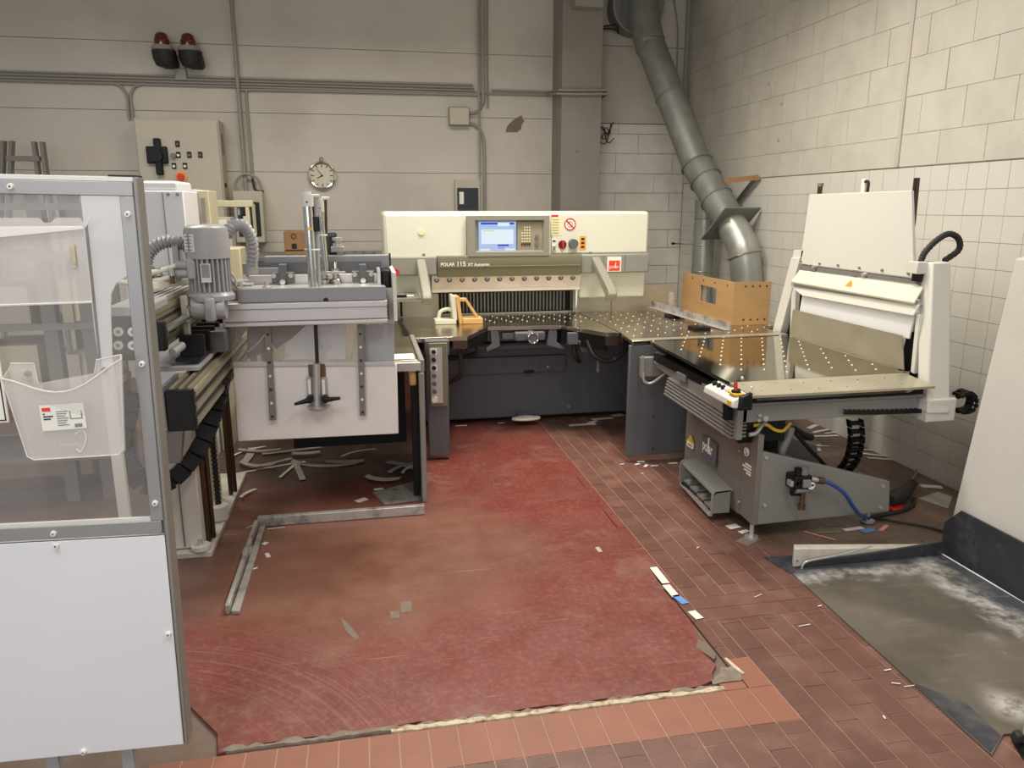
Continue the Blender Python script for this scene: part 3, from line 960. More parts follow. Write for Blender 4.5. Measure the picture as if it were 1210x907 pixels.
B().tube([(p[0]+0.05, 6.9, 0.55), (p[0]+0.05, 6.9, 1.72)], 0.1, 24).build('tube', 'ductbright', t)
for z in (0.8, 1.05, 1.3, 1.55):
    B().ring((p[0]+0.05, 6.9, z), (0, 0, 1), 0.101, 0.005, 28, 6).build('seam_ring', 'ductbright', t)
a, c = (3.017,7.200,1.300), (3.360,7.200,1.289)
t = thing('thin_rod', 'thin steel rod with a black tip pointing left from the pipe', 'rod', a)
B().cyl(a, c, 0.006, 8).build('shaft', 'chrome', t)
B().cyl(a, (a[0]+0.03, a[1], a[2]), 0.012, 10).build('tip', 'black', t)
# thin pipes in the corner above
conduit('thin vertical pipe in the right rear corner', [(3.36, 7.86, 2.3), (3.36, 7.86, 4.25)], 0.022)
conduit('slim cable pipe left of the corner pipe', smooth([(3.28, 7.9, 2.75), (3.27, 7.9, 3.4), (3.2, 7.9, 3.8), (3.2, 7.9, 4.2)], 5), 0.008)
# wooden brace on right wall
a, c = (3.104,6.550,1.867), (3.410,6.270,1.904)
t = thing('wall_bracket', 'wooden shelf bracket fixed to the tiled wall behind the duct', 'bracket', c)
d = Vector(c)-Vector(a)
B().slab([Vector(a), Vector(c), Vector(c)+Vector((0, 0.03, 0.022)), Vector(a)+Vector((0, 0.03, 0.022))], (0, -0.03, -0.02)).build('wooden_arm', 'woodbox', t)
e = (3.410,6.798,1.614)
f_ = Vector(a).lerp(Vector(c), 0.92)
B().cyl((3.405, e[1], e[2]), f_, 0.016, 8).build('diagonal_strut', 'greyink', t)
# loose black cable knot by the pillar
p = (2.507,7.850,2.417)
t = thing('cable_bundle', 'tangle of loose wires right of the pillar', 'cable', (p[0], YB, p[2]))
for k in range(5):
    pts = [(2.42, 7.88, p[2]+0.02*k-0.1)]
    for j in range(4):
        pts.append((2.42+0.05*j+rnd.uniform(-.02, .04), 7.87+rnd.uniform(-.02, .02), p[2]+rnd.uniform(-0.12, 0.1)))
    B().tube(smooth(pts, 5), 0.005, 6).build('wire', 'rubber', t)
t = thing('cable_tail', 'short black cables poking out beside the duct collar', 'cable', (2.4, 7.9, 3.38))
for dz in (0, 0.025):
    B().tube(smooth([(2.4, 7.8, 3.37+dz), (2.5, 7.8, 3.385+dz), (2.58, 7.8, 3.37+dz*2), (2.6, 7.8, 3.34)], 5), 0.009, 6).build('wire', 'rubber', t)

# ================================================================= guillotine cutter
ZT = 0.82
YH = 5.75
cut = thing('paper_cutter', 'cream and grey guillotine paper cutter with a lit screen', 'machine', (1.15, 5.9, 0))
B().box(0.35, 2.3, 5.66, 6.9, 0.035, 0.60).build('base', 'basegrey', cut, bev=0.01)
B().box(0.35, 2.1, 6.0, 6.9, 0.6, 0.76).build('upper_base', 'basegrey', cut)
B().box(0.58, 1.52, 5.62, 5.665, 0.40, 0.53).build('drip_ledge', 'basegrey', cut, bev=0.006)
for p in ((1.224,5.620,0.407),):
    B().box(p[0]-0.04, p[0]+0.04, 5.612, 5.622, p[2]-0.012, p[2]+0.012).build('recess_grip', 'black', cut)
for p in ((1.372,5.615,0.442), (1.559,5.655,0.102)):
    B().cyl((p[0], p[1], p[2]), (p[0], p[1]-0.006, p[2]), 0.009, 10).build('screw', 'screw', cut)
B().cyl((0.55, 5.55, 0.625), (1.75, 5.55, 0.625), 0.03, 14).build('cross_tube', 'darkgrey', cut)
# table: bed between the columns with a recess towards the operator
bed = [(0.556, 5.97), (0.24, 5.97), (0.30, 4.90), (0.557, 4.92), (0.654, 4.92), (0.85, 5.30), (1.385, 5.27), (1.60, 4.88), (1.69, 4.87), (1.69, 5.97)]
B().prism(bed, 'z', ZT-0.03, ZT).build('tabletop', 'steel', cut, bev=0.003)
rim = B()
for a, c in zip(bed[3:9], bed[4:9]):
    d = (Vector((c[0], c[1], 0))-Vector((a[0], a[1], 0))).normalized()
    n = Vector((d.y, -d.x, 0))*0.006
    rim.slab([(a[0]+n.x, a[1]+n.y, ZT-0.006), (c[0]+n.x, c[1]+n.y, ZT-0.006), (c[0], c[1], ZT-0.006), (a[0], a[1], ZT-0.006)], (0, 0, 0.0075))
rim.build('bright_edge', 'chrome', cut)
# apron below the wings
def apron(a, c, z0, m, nm='wing_apron'):
    d = (Vector((c[0], c[1], 0))-Vector((a[0], a[1], 0))).normalized()
    n = Vector((-d.y, d.x, 0))*0.02
    return B().slab([(a[0], a[1], z0), (c[0], c[1], z0), (c[0], c[1], ZT-0.03), (a[0], a[1], ZT-0.03)], n).build(nm, m, cut)
apron((0.557, 4.925), (0.654, 4.925), ZT-0.085, 'brownrod')
apron((0.656, 4.93), (0.85, 5.31), ZT-0.10, 'black')
apron((1.385, 5.28), (1.60, 4.89), ZT-0.13, 'black')
apron((1.60, 4.885), (1.69, 4.875), ZT-0.09, 'brownrod')
B().box(0.85, 1.385, 5.36, 5.46, ZT-0.12, ZT-0.03).build('bed_crossbar', 'basegrey', cut, bev=0.006)
B().prism([(0.87, ZT-0.03), (0.93, ZT-0.03), (0.945, ZT-0.15), (0.84, ZT-0.19), (0.84, ZT-0.16), (0.88, ZT-0.13)], 'y', 5.30, 5.36).build('left_bed_bracket', 'darkgrey', cut, bev=0.008)
B().prism([(1.30, ZT-0.03), (1.36, ZT-0.03), (1.36, ZT-0.13), (1.42, ZT-0.16), (1.42, ZT-0.19), (1.28, ZT-0.15)], 'y', 5.28, 5.34).build('right_bed_bracket', 'darkgrey', cut, bev=0.008)
B().box(1.40, 1.48, 5.12, 5.16, ZT-0.12, ZT-0.035).build('latch_plate', 'darkgrey', cut, bev=0.004)
B().box(0.955, 1.12, 5.30, 5.35, ZT-0.10, ZT-0.05).build('recess_cover', 'darkgrey', cut, bev=0.008)
p = (1.162,5.200,0.745)
hw = B().cyl((p[0], 5.32, p[2]), (p[0], 5.19, p[2]), 0.042, 24).build('hand_knob', 'darkgrey', cut)
B().ring((p[0], 5.19, p[2]), (0, 1, 0), 0.036, 0.007, 28, 8).build('knob_rim', 'chrome', hw)
B().box(p[0]-0.12, p[0]+0.1, 5.24, 5.36, p[2]-0.03, p[2]+0.035).build('knob_gearbox', 'basegrey', cut, bev=0.01)
for pts in ([(0.60, 5.0, 0.75), (0.62, 5.0, 0.62), (0.60, 5.02, 0.52), (0.5, 5.1, 0.46)], [(0.75, 5.2, 0.72), (0.76, 5.2, 0.66), (0.70, 5.25, 0.62), (0.5, 5.3, 0.6)], [(1.52, 5.05, 0.74), (1.56, 5.0, 0.64), (1.66, 4.98, 0.60), (1.78, 5.0, 0.66), (1.8, 5.05, 0.76)], [(1.46, 5.2, 0.7), (1.48, 5.2, 0.6), (1.52, 5.25, 0.55)]):
    B().tube(smooth(pts, 6), 0.018, 10).build('hose', 'rubber', cut)
B().hexa([(1.50, 5.1, 0.64), (1.60, 5.1, 0.66), (1.60, 5.2, 0.66), (1.50, 5.2, 0.64), (1.47, 5.1, 0.73), (1.58, 5.1, 0.74), (1.58, 5.2, 0.74), (1.47, 5.2, 0.73)]).build('valve_block', 'basegrey', cut, bev=0.006)
B().cyl((1.62, 5.1, 0.5), (1.62, 5.1, 0.6), 0.012, 8).build('drain_valve', 'greyink', cut)
# air nozzles in slanting rows
nz = B()
for k in range(8):
    for j in range(7):
        x, y = 0.70+k*0.125+0.022*j, 5.88-0.075*j
        if y < 5.45 and 0.83 < x < 1.40:
            continue
        nz.ball((x, y, ZT+0.001), 0.0055, 6, 4, 0.5)
nz.build('air_nozzles', 'print', cut, kind='stuff')  # white colour imitates glints on the steel balls
# legs
B().box(0.372, 0.512, 4.82, 4.87, 0.03, ZT-0.03).build('left_leg_panel', 'darkgrey', cut, bev=0.006)
B().box(0.365, 0.52, 4.81, 4.9, ZT-0.10, ZT-0.005).build('left_leg_cap', 'darkgrey', cut, bev=0.006)
cb = (0.395,4.820,0.772)
cb2 = (0.475,4.820,0.384)
pn = B().box(cb[0]-0.01, cb2[0]+0.03, 4.80, 4.83, cb2[2]-0.005, cb[2]+0.03).build('control_panel_frame', 'olive', cut, bev=0.005)
B().box(cb[0]+0.0, cb2[0]-0.005, 4.795, 4.81, cb2[2]+0.02, cb[2]).build('panel_face', 'alu', pn)
h = cb[2]-cb2[2]-0.04
for k, m in enumerate(('ink', 'ink', 'ink', 'darkgrey', 'darkgrey', 'darkgrey', 'print')):
    zc = cb[2]-0.025-h*k/6.6
    xc = (cb[0]+cb2[0])/2-0.02
    if k in (0, 2):
        B().box(xc-0.022, xc+0.022, 4.792, 4.797, zc-0.02, zc+0.02).build('symbol_plate', 'print', pn)
    B().cyl((xc, 4.795, zc), (xc, 4.78, zc), 0.014 if k < 6 else 0.02, 14).build('button', m, pn)
B().box(1.648, 2.10, 4.535, 4.565, 0.045, ZT-0.03).build('right_leg_panel', 'darkgrey', cut, bev=0.006)
for p in ((1.828,4.535,0.311), (1.833,4.535,0.088)):
    B().cyl((p[0], 4.536, p[2]), (p[0], 4.53, p[2]), 0.006, 8).build('screw', 'ink', cut)
# splash plates and columns
B().box(0.24, 0.56, 5.90, 5.92, ZT, 1.06).build('left_splash_plate', 'dullsteel', cut)
sp = B().box(1.67, 1.97, 5.90, 5.92, ZT, 1.005).build('right_splash_plate', 'dullsteel', cut)
B().box(1.975, 2.52, 5.90, 5.92, ZT, 1.02).build('right_splash_plate', 'dullsteel', cut)
B().box(0.13, 0.50, 5.80, 6.6, 0.95, 1.19).build('left_column', 'cream', cut, bev=0.012)
B().box(1.67, 2.215, 5.80, 6.6, 0.95, 1.19).build('right_column', 'cream', cut, bev=0.012)
# head
hd = B().box(0.155, 2.215, YH, 6.7, 1.17, 1.622).build('head', 'cream', cut, bev=0.03, seg=4)
a, c = (0.172,5.740,1.596), (0.767,5.740,1.289)
B().box(a[0], c[0], YH-0.012, YH+0.01, c[2], a[2]).build('left_front_cover', 'cream', hd, bev=0.006)
a, c = (1.423,5.740,1.462), (2.196,5.740,1.300)
B().box(a[0], c[0]-0.0, YH-0.012, YH+0.01, 1.305, 1.606).build('right_front_cover', 'cream', hd, bev=0.006)
for p in ((0.442,5.735,1.306), (1.736,5.735,1.305)):
    B().cyl((p[0], YH-0.01, p[2]), (p[0], YH-0.022, p[2]), 0.012, 10).build('cover_screw', 'greyink', hd)
p = (0.428,5.735,1.473)
B().cyl((p[0], YH-0.01, p[2]), (p[0], YH-0.02, p[2]), 0.022, 20).build('round_cap', 'paleyellow', hd)
a, c = (0.540,5.700,1.294), (1.654,5.700,1.133)
B().box(0.158, a[0], YH-0.045, YH+0.02, 1.155, 1.298).build('left_trim_band', 'olivegrey', hd, bev=0.012)
B().box(c[0], 2.21, YH-0.045, YH+0.02, 1.15, 1.298).build('right_trim_band', 'olivegrey', hd, bev=0.012)
nb = B().prism([(YH+0.0, 1.30), (YH-0.062, 1.30), (YH-0.066, 1.285), (YH-0.06, 1.225), (YH-0.04, 1.14), (YH+0.0, 1.14)], 'x', a[0]+0.001, c[0]-0.001).build('name_band', 'olive', cut, bev=0.004)
B().box(a[0]+0.01, c[0]-0.012, YH-0.0665, YH-0.05, 1.217, 1.221).build('crease_line', 'housing', nb)
p = (0.561,5.680,1.226)
text('POLAR', 0.034, (p[0], YH-0.0665, p[2]+0.0), 'print', nb, bold=0.0009)
p = (0.675,5.680,1.225)
text('115', 0.048, (p[0]+0.004, YH-0.0665, p[2]-0.001), 'print', nb, bold=0.001)
p = (0.781,5.680,1.223)
text('XT Autotrim', 0.031, (p[0]-0.016, YH-0.0665, p[2]), 'print', nb, bold=0.0007)
# screen housing
a, c = (0.767,5.660,1.590), (1.392,5.660,1.294)
X0, X1, Z0, Z1 = a[0], c[0], c[2], a[2]
hs = B().add([(X0, YH, Z0), (X1, YH, Z0), (X1, YH, Z1), (X0, YH, Z1), (X0+0.0, YH-0.07, Z0), (X1, YH-0.07, Z0), (X1, YH-0.07, Z1), (X0, YH-0.07, Z1), (X0+0.055, YH-0.07, Z0+0.03), (X1-0.04, YH-0.07, Z0+0.03), (X1-0.04, YH-0.07, Z1-0.03), (X0+0.055, YH-0.07, Z1-0.03), (X0+0.075, YH-0.03, Z0+0.045), (X1-0.06, YH-0.03, Z0+0.045), (X1-0.06, YH-0.03, Z1-0.04), (X0+0.075, YH-0.03, Z1-0.04)],
    [(3, 2, 1, 0), (0, 1, 5, 4), (1, 2, 6, 5), (2, 3, 7, 6), (3, 0, 4, 7), (4, 5, 9, 8), (5, 6, 10, 9), (6, 7, 11, 10), (7, 4, 8, 11), (8, 9, 13, 12), (9, 10, 14, 13), (10, 11, 15, 14), (11, 8, 12, 15), (12, 13, 14, 15)]).build('screen_housing', 'housing', cut, flat=True)
a, c = (0.856,5.710,1.546), (1.139,5.710,1.332)
sa, sc_ = (a[0], c[0]), (c[2], a[2])
M['scr'] = emit('lit_screen', srgb(176, 200, 236), 0.95)
M['scrwhite'] = emit('lit_screen_white', srgb(226, 238, 248), 1.0)
M['scrblue'] = emit('lit_screen_blue', srgb(44, 76, 200), 0.9)
M['scrpink'] = emit('lit_screen_pink', srgb(206, 120, 214), 0.9)
M['scryel'] = emit('lit_screen_yellow', srgb(236, 214, 130), 0.9)
scn = B().box(sa[0], sa[1], YH-0.045, YH-0.03, *sc_).build('screen', 'scr', cut)
def srect(nm, m, x0, x1, z0, z1, y=0.0465):
    W_, H_ = sa[1]-sa[0], sc_[1]-sc_[0]
    B().box(sa[0]+x0*W_, sa[0]+x1*W_, YH-y, YH-0.044, sc_[0]+z0*H_, sc_[0]+z1*H_).build(nm, m, scn)
srect('screen_window', 'scrwhite', 0.06, 0.93, 0.24, 0.74)
srect('screen_titlebar', 'scrblue', 0.05, 0.95, 0.91, 0.98)
srect('screen_banner', 'scrwhite', 0.5, 0.82, 0.85, 0.97, 0.0475)
srect('screen_button', 'scrblue', 0.5, 0.8, 0.16, 0.22)
srect('screen_button', 'scrpink', 0.5, 0.68, 0.09, 0.13)
srect('screen_line', 'scryel', 0.1, 0.4, 0.68, 0.71, 0.0475)
srect('screen_softkeys', 'scrwhite', 0.02, 0.3, 0.02, 0.07)
srect('screen_softkeys', 'scrwhite', 0.7, 0.98, 0.02, 0.07)
a, c = (1.145,5.710,1.545), (1.344,5.710,1.330)
kp = B().box(a[0]+0.004, c[0], YH-0.045, YH-0.03, c[2], a[2]).build('keypad_panel', 'keypad', cut, bev=0.003)
kk = B()
for r_ in range(6):
    for q_ in range(4):
        if r_ > 3 and q_ == 0:
            continue
        x = a[0]+0.035+0.019*q_
        z = c[2]+0.065+0.021*r_
        kk.box(x, x+0.011, YH-0.051, YH-0.044, z, z+0.011)
kk.build('key_buttons', 'paleyellow', kp)
kk = B()
for q_ in range(4):
    x = a[0]+0.033+0.019*q_
    kk.box(x, x+0.013, YH-0.051, YH-0.044, c[2]+0.042, c[2]+0.056)
kk.build('black_keys', 'ink', kp)
for z in (0.075, 0.13):
    B().cyl((c[0]-0.045, YH-0.044, c[2]+z-0.02), (c[0]-0.045, YH-0.065, c[2]+z-0.02), 0.015, 14).build('key_switch', 'chrome', kp)
# stickers and switches right of the screen
def sticker(nm, m, p, q, y=YH-0.0125, par=cut):
    return B().box(p[0], q[0], y-0.0015, y+0.002, q[2], p[2]).build(nm, m, par)
s_ = sticker('notice_sticker', 'paleyellow', (1.420,5.735,1.588), (1.502,5.735,1.442))
o_ = (1.420,5.735,1.588)
sticker('notice_heading', 'red', (1.420,5.735,1.595), (1.473,5.735,1.582), YH-0.014, s_)
for k in range(6):
    z = o_[2]-0.03-0.02*k
    B().box(o_[0]+0.008, o_[0]+0.06, YH-0.0152, YH-0.0135, z, z+0.004).build('print_line', 'greyink', s_)
p = (1.568,5.735,1.525)
sg = B().ring((p[0], YH-0.013, p[2]), (0, 1, 0), 0.042, 0.0045, 32, 6).build('prohibition_sign', 'red', cut)
d = Vector((0.03, 0, -0.03))
n = Vector((0.0035, 0, 0.0035))
B().cyl((p[0], YH-0.0125, p[2]), (p[0], YH-0.0138, p[2]), 0.042, 28).build('sign_ground', 'print', sg)
B().ring((p[0], YH-0.0138, p[2]), (0, 1, 0), 0.02, 0.0022, 24, 6).build('sign_pictogram', 'greyink', sg)
c0 = Vector((p[0], YH-0.0145, p[2]))
B().slab([c0-d-n, c0-d+n, c0+d+n, c0+d-n], (0, -0.0015, 0)).build('sign_bar', 'red', sg)
p = (1.442,5.730,1.366)
sw = B().box(p[0]-0.018, p[0]+0.018, YH-0.02, YH-0.01, p[2]-0.04, p[2]+0.045).build('toggle_plate', 'print', cut, bev=0.003)
B().box(p[0]-0.012, p[0]+0.012, YH-0.024, YH-0.018, p[2]+0.03, p[2]+0.04).build('toggle_label', 'ink', sw)
B().box(p[0]-0.01, p[0]+0.01, YH-0.032, YH-0.018, p[2]-0.03, p[2]+0.0).build('toggle', 'chrome', sw, bev=0.003)
p = (1.509,5.730,1.372)
ms = B().cyl((p[0], YH-0.01, p[2]), (p[0], YH-0.02, p[2]), 0.032, 24).build('main_switch', 'redglass', cut)
B().box(p[0]-0.007, p[0]+0.007, YH-0.045, YH-0.018, p[2]-0.026, p[2]+0.026).build('switch_handle', 'red', ms, bev=0.003)
p = (1.593,5.730,1.378)
B().cyl((p[0], YH-0.01, p[2]), (p[0], YH-0.05, p[2]), 0.038, 28, 0.035).build('grey_dial', 'darkgrey', cut, label='grey rotary dial')
M_ = sticker('warning_sticker', 'orange', (1.647,5.735,1.435), (1.697,5.735,1.331))
p = (1.672,5.735,1.383)
for dz in (-0.03, 0, 0.03):
    B().box(p[0]-0.013, p[0]+0.013, YH-0.0155, YH-0.0135, p[2]+dz-0.008, p[2]+dz+0.008).build('pictogram', 'ink', M_)
# red emblem sign
a, c = (1.863,5.690,1.277), (1.977,5.690,1.161)
em = B().box(a[0], c[0], YH-0.052, YH-0.04, c[2], a[2]).build('emblem_plate', 'print', cut)
em2 = B().box(a[0]+0.012, c[0]-0.012, YH-0.054, YH-0.05, c[2]+0.008, a[2]-0.03).build('emblem_field', 'redsign', em)
text('polar', 0.038, (a[0]+0.017, YH-0.0545, c[2]+0.027), 'print', em, name='emblem_lettering')
B().box(a[0]+0.065, a[0]+0.071, YH-0.0552, YH-0.053, c[2]+0.028, c[2]+0.072).build('emblem_stroke', 'print', em)
for xo in (-0.045, 0.045, 0.06):
    xx = (a[0] if xo < 0 else c[0])+xo*0.6
    B().box(xx, xx+0.003, YH-0.0465, YH-0.044, 1.16, 1.29).build('band_groove', 'greyink', cut)
# emergency button
p = (0.228,5.660,1.186)
B().cyl((p[0], YH-0.04, p[2]), (p[0], YH-0.09, p[2]), 0.026, 20).build('emergency_button', 'red', cut)
B().cyl((p[0], YH-0.04, p[2]), (p[0], YH-0.06, p[2]), 0.02, 20).build('button_collar', 'print', cut)
# light barrier arms
def arm(x0, x1, xe):
    w_ = 0.068
    pr = [(YH-0.03, 1.285), (5.30, 1.075), (5.27, 1.03), (5.30, 0.985), (5.35, 0.985), (5.37, 1.02), (YH-0.03, 1.225)]
    b = B()
    n = len(pr)
    L_ = [(x0+(xe-x0)*((YH-y)/0.46), y, z) for y, z in pr]
    b.slab(L_, (w_, 0, 0))
    return b.build('light_barrier_arm', 'housing', cut, bev=0.01)
a, c = (0.384,5.700,1.240), (0.389,5.300,1.023)
arm(a[0], 0, c[0])
a, c = (1.737,5.700,1.223), (1.741,5.300,1.006)
arm(a[0], 0, c[0])
# knife, carrier and clamp
kc = B().prism([(YH-0.01, 1.15), (YH+0.03, 1.15), (YH+0.05, 1.04), (YH+0.02, 1.04)], 'x', 0.50, 1.665).build('knife_carrier', 'copperplate', cut)
bo = None
for k in range(12):
    x = 0.535+k*(1.62-0.535)/11.2
    B().cyl((x, YH+0.035, 1.11), (x, YH-0.005, 1.118), 0.02, 14).build('bolt_socket', 'darkgrey', kc)
    B().cyl((x, YH+0.0, 1.117), (x, YH-0.012, 1.119), 0.011, 6).build('knife_bolt', 'chrome', kc)
B().prism([(YH+0.025, 1.04), (YH+0.06, 1.04), (YH+0.085, 1.01), (YH+0.075, 1.005)], 'x', 0.50, 1.655).build('knife', 'chrome', cut)
B().hexa([(0.50, YH+0.005, 1.022), (1.66, YH+0.005, 1.022), (1.66, YH+0.02, 1.02), (0.50, YH+0.02, 1.02), (0.50, YH+0.012, 1.042), (1.66, YH+0.012, 1.042), (1.66, YH+0.03, 1.042), (0.50, YH+0.03, 1.042)]).build('clamp_edge', 'lightcream', cut)
B().box(0.505, 1.66, 5.99, 6.02, ZT, 1.06).build('back_gauge', 'slatdark', cut)
b = B()
x = 0.53
while x < 1.6:
    b.box(x, x+0.012, 5.965, 5.995, ZT+0.015, 1.05)
    x += 0.0285
b.build('clamp_fingers', 'slat', cut, kind='stuff')
B().box(0.52, 1.66, 5.935, 5.945, ZT+0.001, ZT+0.012).build('cutting_stick', 'lightcream', cut)
B().box(1.62, 1.665, 5.80, 5.9, ZT+0.02, 1.06).build('right_knife_guide', 'chrome', cut)
B().prism([(1.63, 1.04), (1.645, 1.04), (1.64, 0.9), (1.635, 0.87)], 'y', 5.76, 5.78).build('paper_deflector', 'print', cut)
# foot pedal
p = (1.187,5.436,0.050)
b = B()
pts = []
for k in range(20):
    a = 2*math.pi*k/20
    pts.append((p[0]+0.115*math.cos(a), 5.54+0.05*math.sin(a)))
pd = B().prism(pts, 'z', 0.045, 0.065).build('foot_pedal', 'ivory', cut, bev=0.006)
B().hexa([(p[0]-0.05, 5.55, 0.03), (p[0]+0.03, 5.55, 0.03), (p[0]+0.0, 5.68, 0.05), (p[0]-0.06, 5.68, 0.05), (p[0]-0.05, 5.55, 0.05), (p[0]+0.03, 5.55, 0.05), (p[0]+0.0, 5.68, 0.1), (p[0]-0.06, 5.68, 0.1)]).build('pedal_arm', 'darkgrey', pd)

# ---- side tables
def nozzles(par, x0, x1, y0, y1, dx, dy, sk=0.0, z=ZT, r=0.0055, skip=None):
    b = B()
    n = 0
    x = x0
    while x < x1:
        y = y0
        j = 0
        y += dy*0.5*(n % 2)
        while y < y1:
            xx = x+sk*j
            if x0-0.01 <= xx <= x1 and not (skip and skip(xx, y)):
                b.ball((xx, y, z+0.001), r, 6, 4, 0.5)
            y += dy
            j += 1
        x += dx
        n += 1
    return b.build('air_nozzles', 'print', par, kind='stuff')  # ball glints are put into the white colour
t = thing('side_table', 'left steel air table with a rail on its open edge beside the loader', 'table', (-0.2, 5.0, 0))
B().prism([(-0.55, 4.18), (0.275, 4.18), (0.275, 5.0), (0.235, 5.0), (0.235, 5.895), (-0.55, 5.895)], 'z', ZT-0.025, ZT).build('tabletop', 'steel', t, bev=0.003)
B().box(0.277, 0.305, 4.12, 4.99, ZT-0.06, ZT+0.012).build('edge_rail', 'jog', t, bev=0.004)
B().box(-0.5, 0.285, 4.11, 4.16, ZT-0.05, ZT-0.0).build('front_rail', 'alu', t, bev=0.004)
B().box(0.285, 0.300, 4.13, 4.86, 0.02, ZT-0.06).build('side_plate', 'jogside', t)
B().box(0.27, 0.30, 4.10, 4.135, 0.0, ZT-0.06).build('leg', 'jog', t, bev=0.004)
B().box(0.23, 0.27, 4.2, 4.24, 0.0, ZT-0.03).build('leg', 'black', t, bev=0.004)
B().box(-0.5, 0.23, 4.9, 4.95, 0.12, 0.75).build('rear_apron', 'black', t)
B().box(0.22, 0.26, 4.14, 4.18, ZT-0.14, ZT-0.06).build('catch', 'woodlight', t, bev=0.01)
nozzles(t, -0.05, 0.22, 4.3, 5.8, 0.09, 0.085, 0.004)
B().box(-0.55, 0.235, 5.90, 5.92, ZT, 1.06).build('splash_plate', 'dullsteel', t)
B().box(0.10, 0.26, 4.2, 4.36, ZT+0.001, ZT+0.004).build('label_stack', 'paper', t)
t = thing('side_table', 'right steel air table between the cutter and the fibreboard corner', 'table', (2.2, 5.1, 0))
B().prism([(1.70, 5.895), (1.70, 4.87), (1.66, 4.53), (2.77, 4.565), (2.77, 4.95), (2.98, 4.95), (2.98, 5.895)], 'z', ZT-0.025, ZT).build('tabletop', 'steel', t, bev=0.003)
B().prism([(1.662, 4.532), (2.77, 4.567), (2.77, 4.64), (1.672, 4.60)], 'z', ZT, ZT+0.002).build('front_strip', 'dullsteel', t)
B().box(2.5, 2.95, 4.9, 5.8, 0.05, ZT-0.03).build('pedestal', 'darkgrey', t)
nozzles(t, 1.74, 2.9, 4.72, 5.85, 0.085, 0.16, 0.012, skip=lambda x, y: x > 2.5 and y > 5.0)
# things on the tables
t = thing('jogging_block', 'ivory plastic jogging block with a loop handle left on the cutter bed', 'block', (0.62, 5.5, ZT))
a = (0.490,5.480,0.820)
x0, y0 = a[0]+0.0, 5.46
B().box(x0, x0+0.155, y0, y0+0.12, ZT+0.001, ZT+0.035).build('foot', 'ivory', t, bev=0.004)
B().prism([(x0+0.13, ZT+0.035), (x0+0.165, ZT+0.03), (x0+0.155, ZT+0.20), (x0+0.125, ZT+0.215), (x0+0.118, ZT+0.2)], 'y', y0, y0+0.12).build('upright', 'ivory', t, bev=0.004)
B().tube(smooth([(x0+0.03, y0+0.06, ZT+0.035), (x0+0.045, y0+0.06, ZT+0.085), (x0+0.09, y0+0.06, ZT+0.105), (x0+0.125, y0+0.06, ZT+0.10)], 6), 0.014, 10).build('handle', 'ivory', t)
t = thing('jogging_block', 'pale wooden jogging block with a diagonal handle beside the ivory one', 'block', (0.8, 5.5, ZT))
x0 += 0.176
B().prism([(x0, ZT+0.001), (x0+0.025, ZT+0.001), (x0+0.005, ZT+0.20), (x0-0.025, ZT+0.205)], 'y', y0-0.01, y0+0.13).build('upright', 'woodlight', t, bev=0.003)
B().box(x0+0.026, x0+0.175, y0-0.01, y0+0.13, ZT+0.001, ZT+0.04).build('foot', 'woodlight', t, bev=0.004)
B().slab([(x0+0.01, y0+0.04, ZT+0.185), (x0+0.06, y0+0.04, ZT+0.185), (x0+0.155, y0+0.04, ZT+0.04), (x0+0.13, y0+0.04, ZT+0.04), (x0+0.052, y0+0.04, ZT+0.16), (x0+0.012, y0+0.04, ZT+0.16)], (0, 0.035, 0)).build('handle', 'woodlight', t, bev=0.004)
# pen and shelf left of the knife
a = (0.192,5.500,1.034)
c = (0.368,5.500,1.043)
B().prism([(a[0]-0.02, a[2]-0.012), (c[0]+0.02, a[2]-0.012), (c[0]+0.03, a[2]-0.028), (a[0], a[2]-0.028)], 'y', 5.42, 5.88).build('tool_shelf', 'olivegrey', cut)
B().box(a[0]+0.07, a[0]+0.085, 5.87, 5.898, ZT+0.01, a[2]-0.03).build('shelf_rod', 'black', cut)
t = thing('screwdriver', 'dark-handled tool lying on the small shelf under the left arm', 'tool', (a[0], 5.45, a[2]))
B().cyl((a[0]+0.0, 5.47, a[2]), (a[0]+0.10, 5.47, a[2]), 0.010, 12, 0.011).build('handle', 'black', t)
B().cyl((a[0]+0.10, 5.47, a[2]), (a[0]+0.15, 5.47, a[2]), 0.006, 12).build('shaft', 'print', t)
# gauge bar
f_, n_ = Vector((2.293,5.830,0.857)), Vector((2.462,4.793,0.820))
t = thing('gauge_bar', 'long angled aluminium stop bar lying across the right table', 'bar', n_)
B().slab([f_, n_, n_+Vector((0.0, 0, 0.052)), f_+Vector((0.0, 0, 0.052))], (0.008, 0.004, 0)).build('upright_web', 'framealu', t)
B().slab([f_+Vector((0, 0, 0.002)), n_+Vector((0, 0, 0.002)), n_+Vector((-0.035, 0, 0.002)), f_+Vector((-0.035, 0, 0.002))], (0, 0, 0.004)).build('foot_web', 'alu', t)
p = (2.354,5.600,0.958)
B().box(p[0], p[0]+0.03, 5.6, 5.63, ZT+0.005, 1.0).build('end_post', 'alu', t)
for (p, lb) in (((2.345,5.511,0.830), 'black clamp block nearer the splash plate on the right table'), ((2.279,4.916,0.830), 'black clamp block nearer the fibreboard corner on the right table')):
    t = thing('clamp_block', lb, 'clamp', (p[0], p[1], ZT))
    B().box(p[0]-0.05, p[0]+0.07, p[1]-0.07, p[1]+0.05, ZT+0.001, ZT+0.018).build('pad', 'black', t, bev=0.003)
    B().cyl((p[0]+0.03, p[1], ZT+0.018), (p[0]+0.03, p[1], ZT+0.03), 0.02, 14).build('screw', 'darkgrey', t)
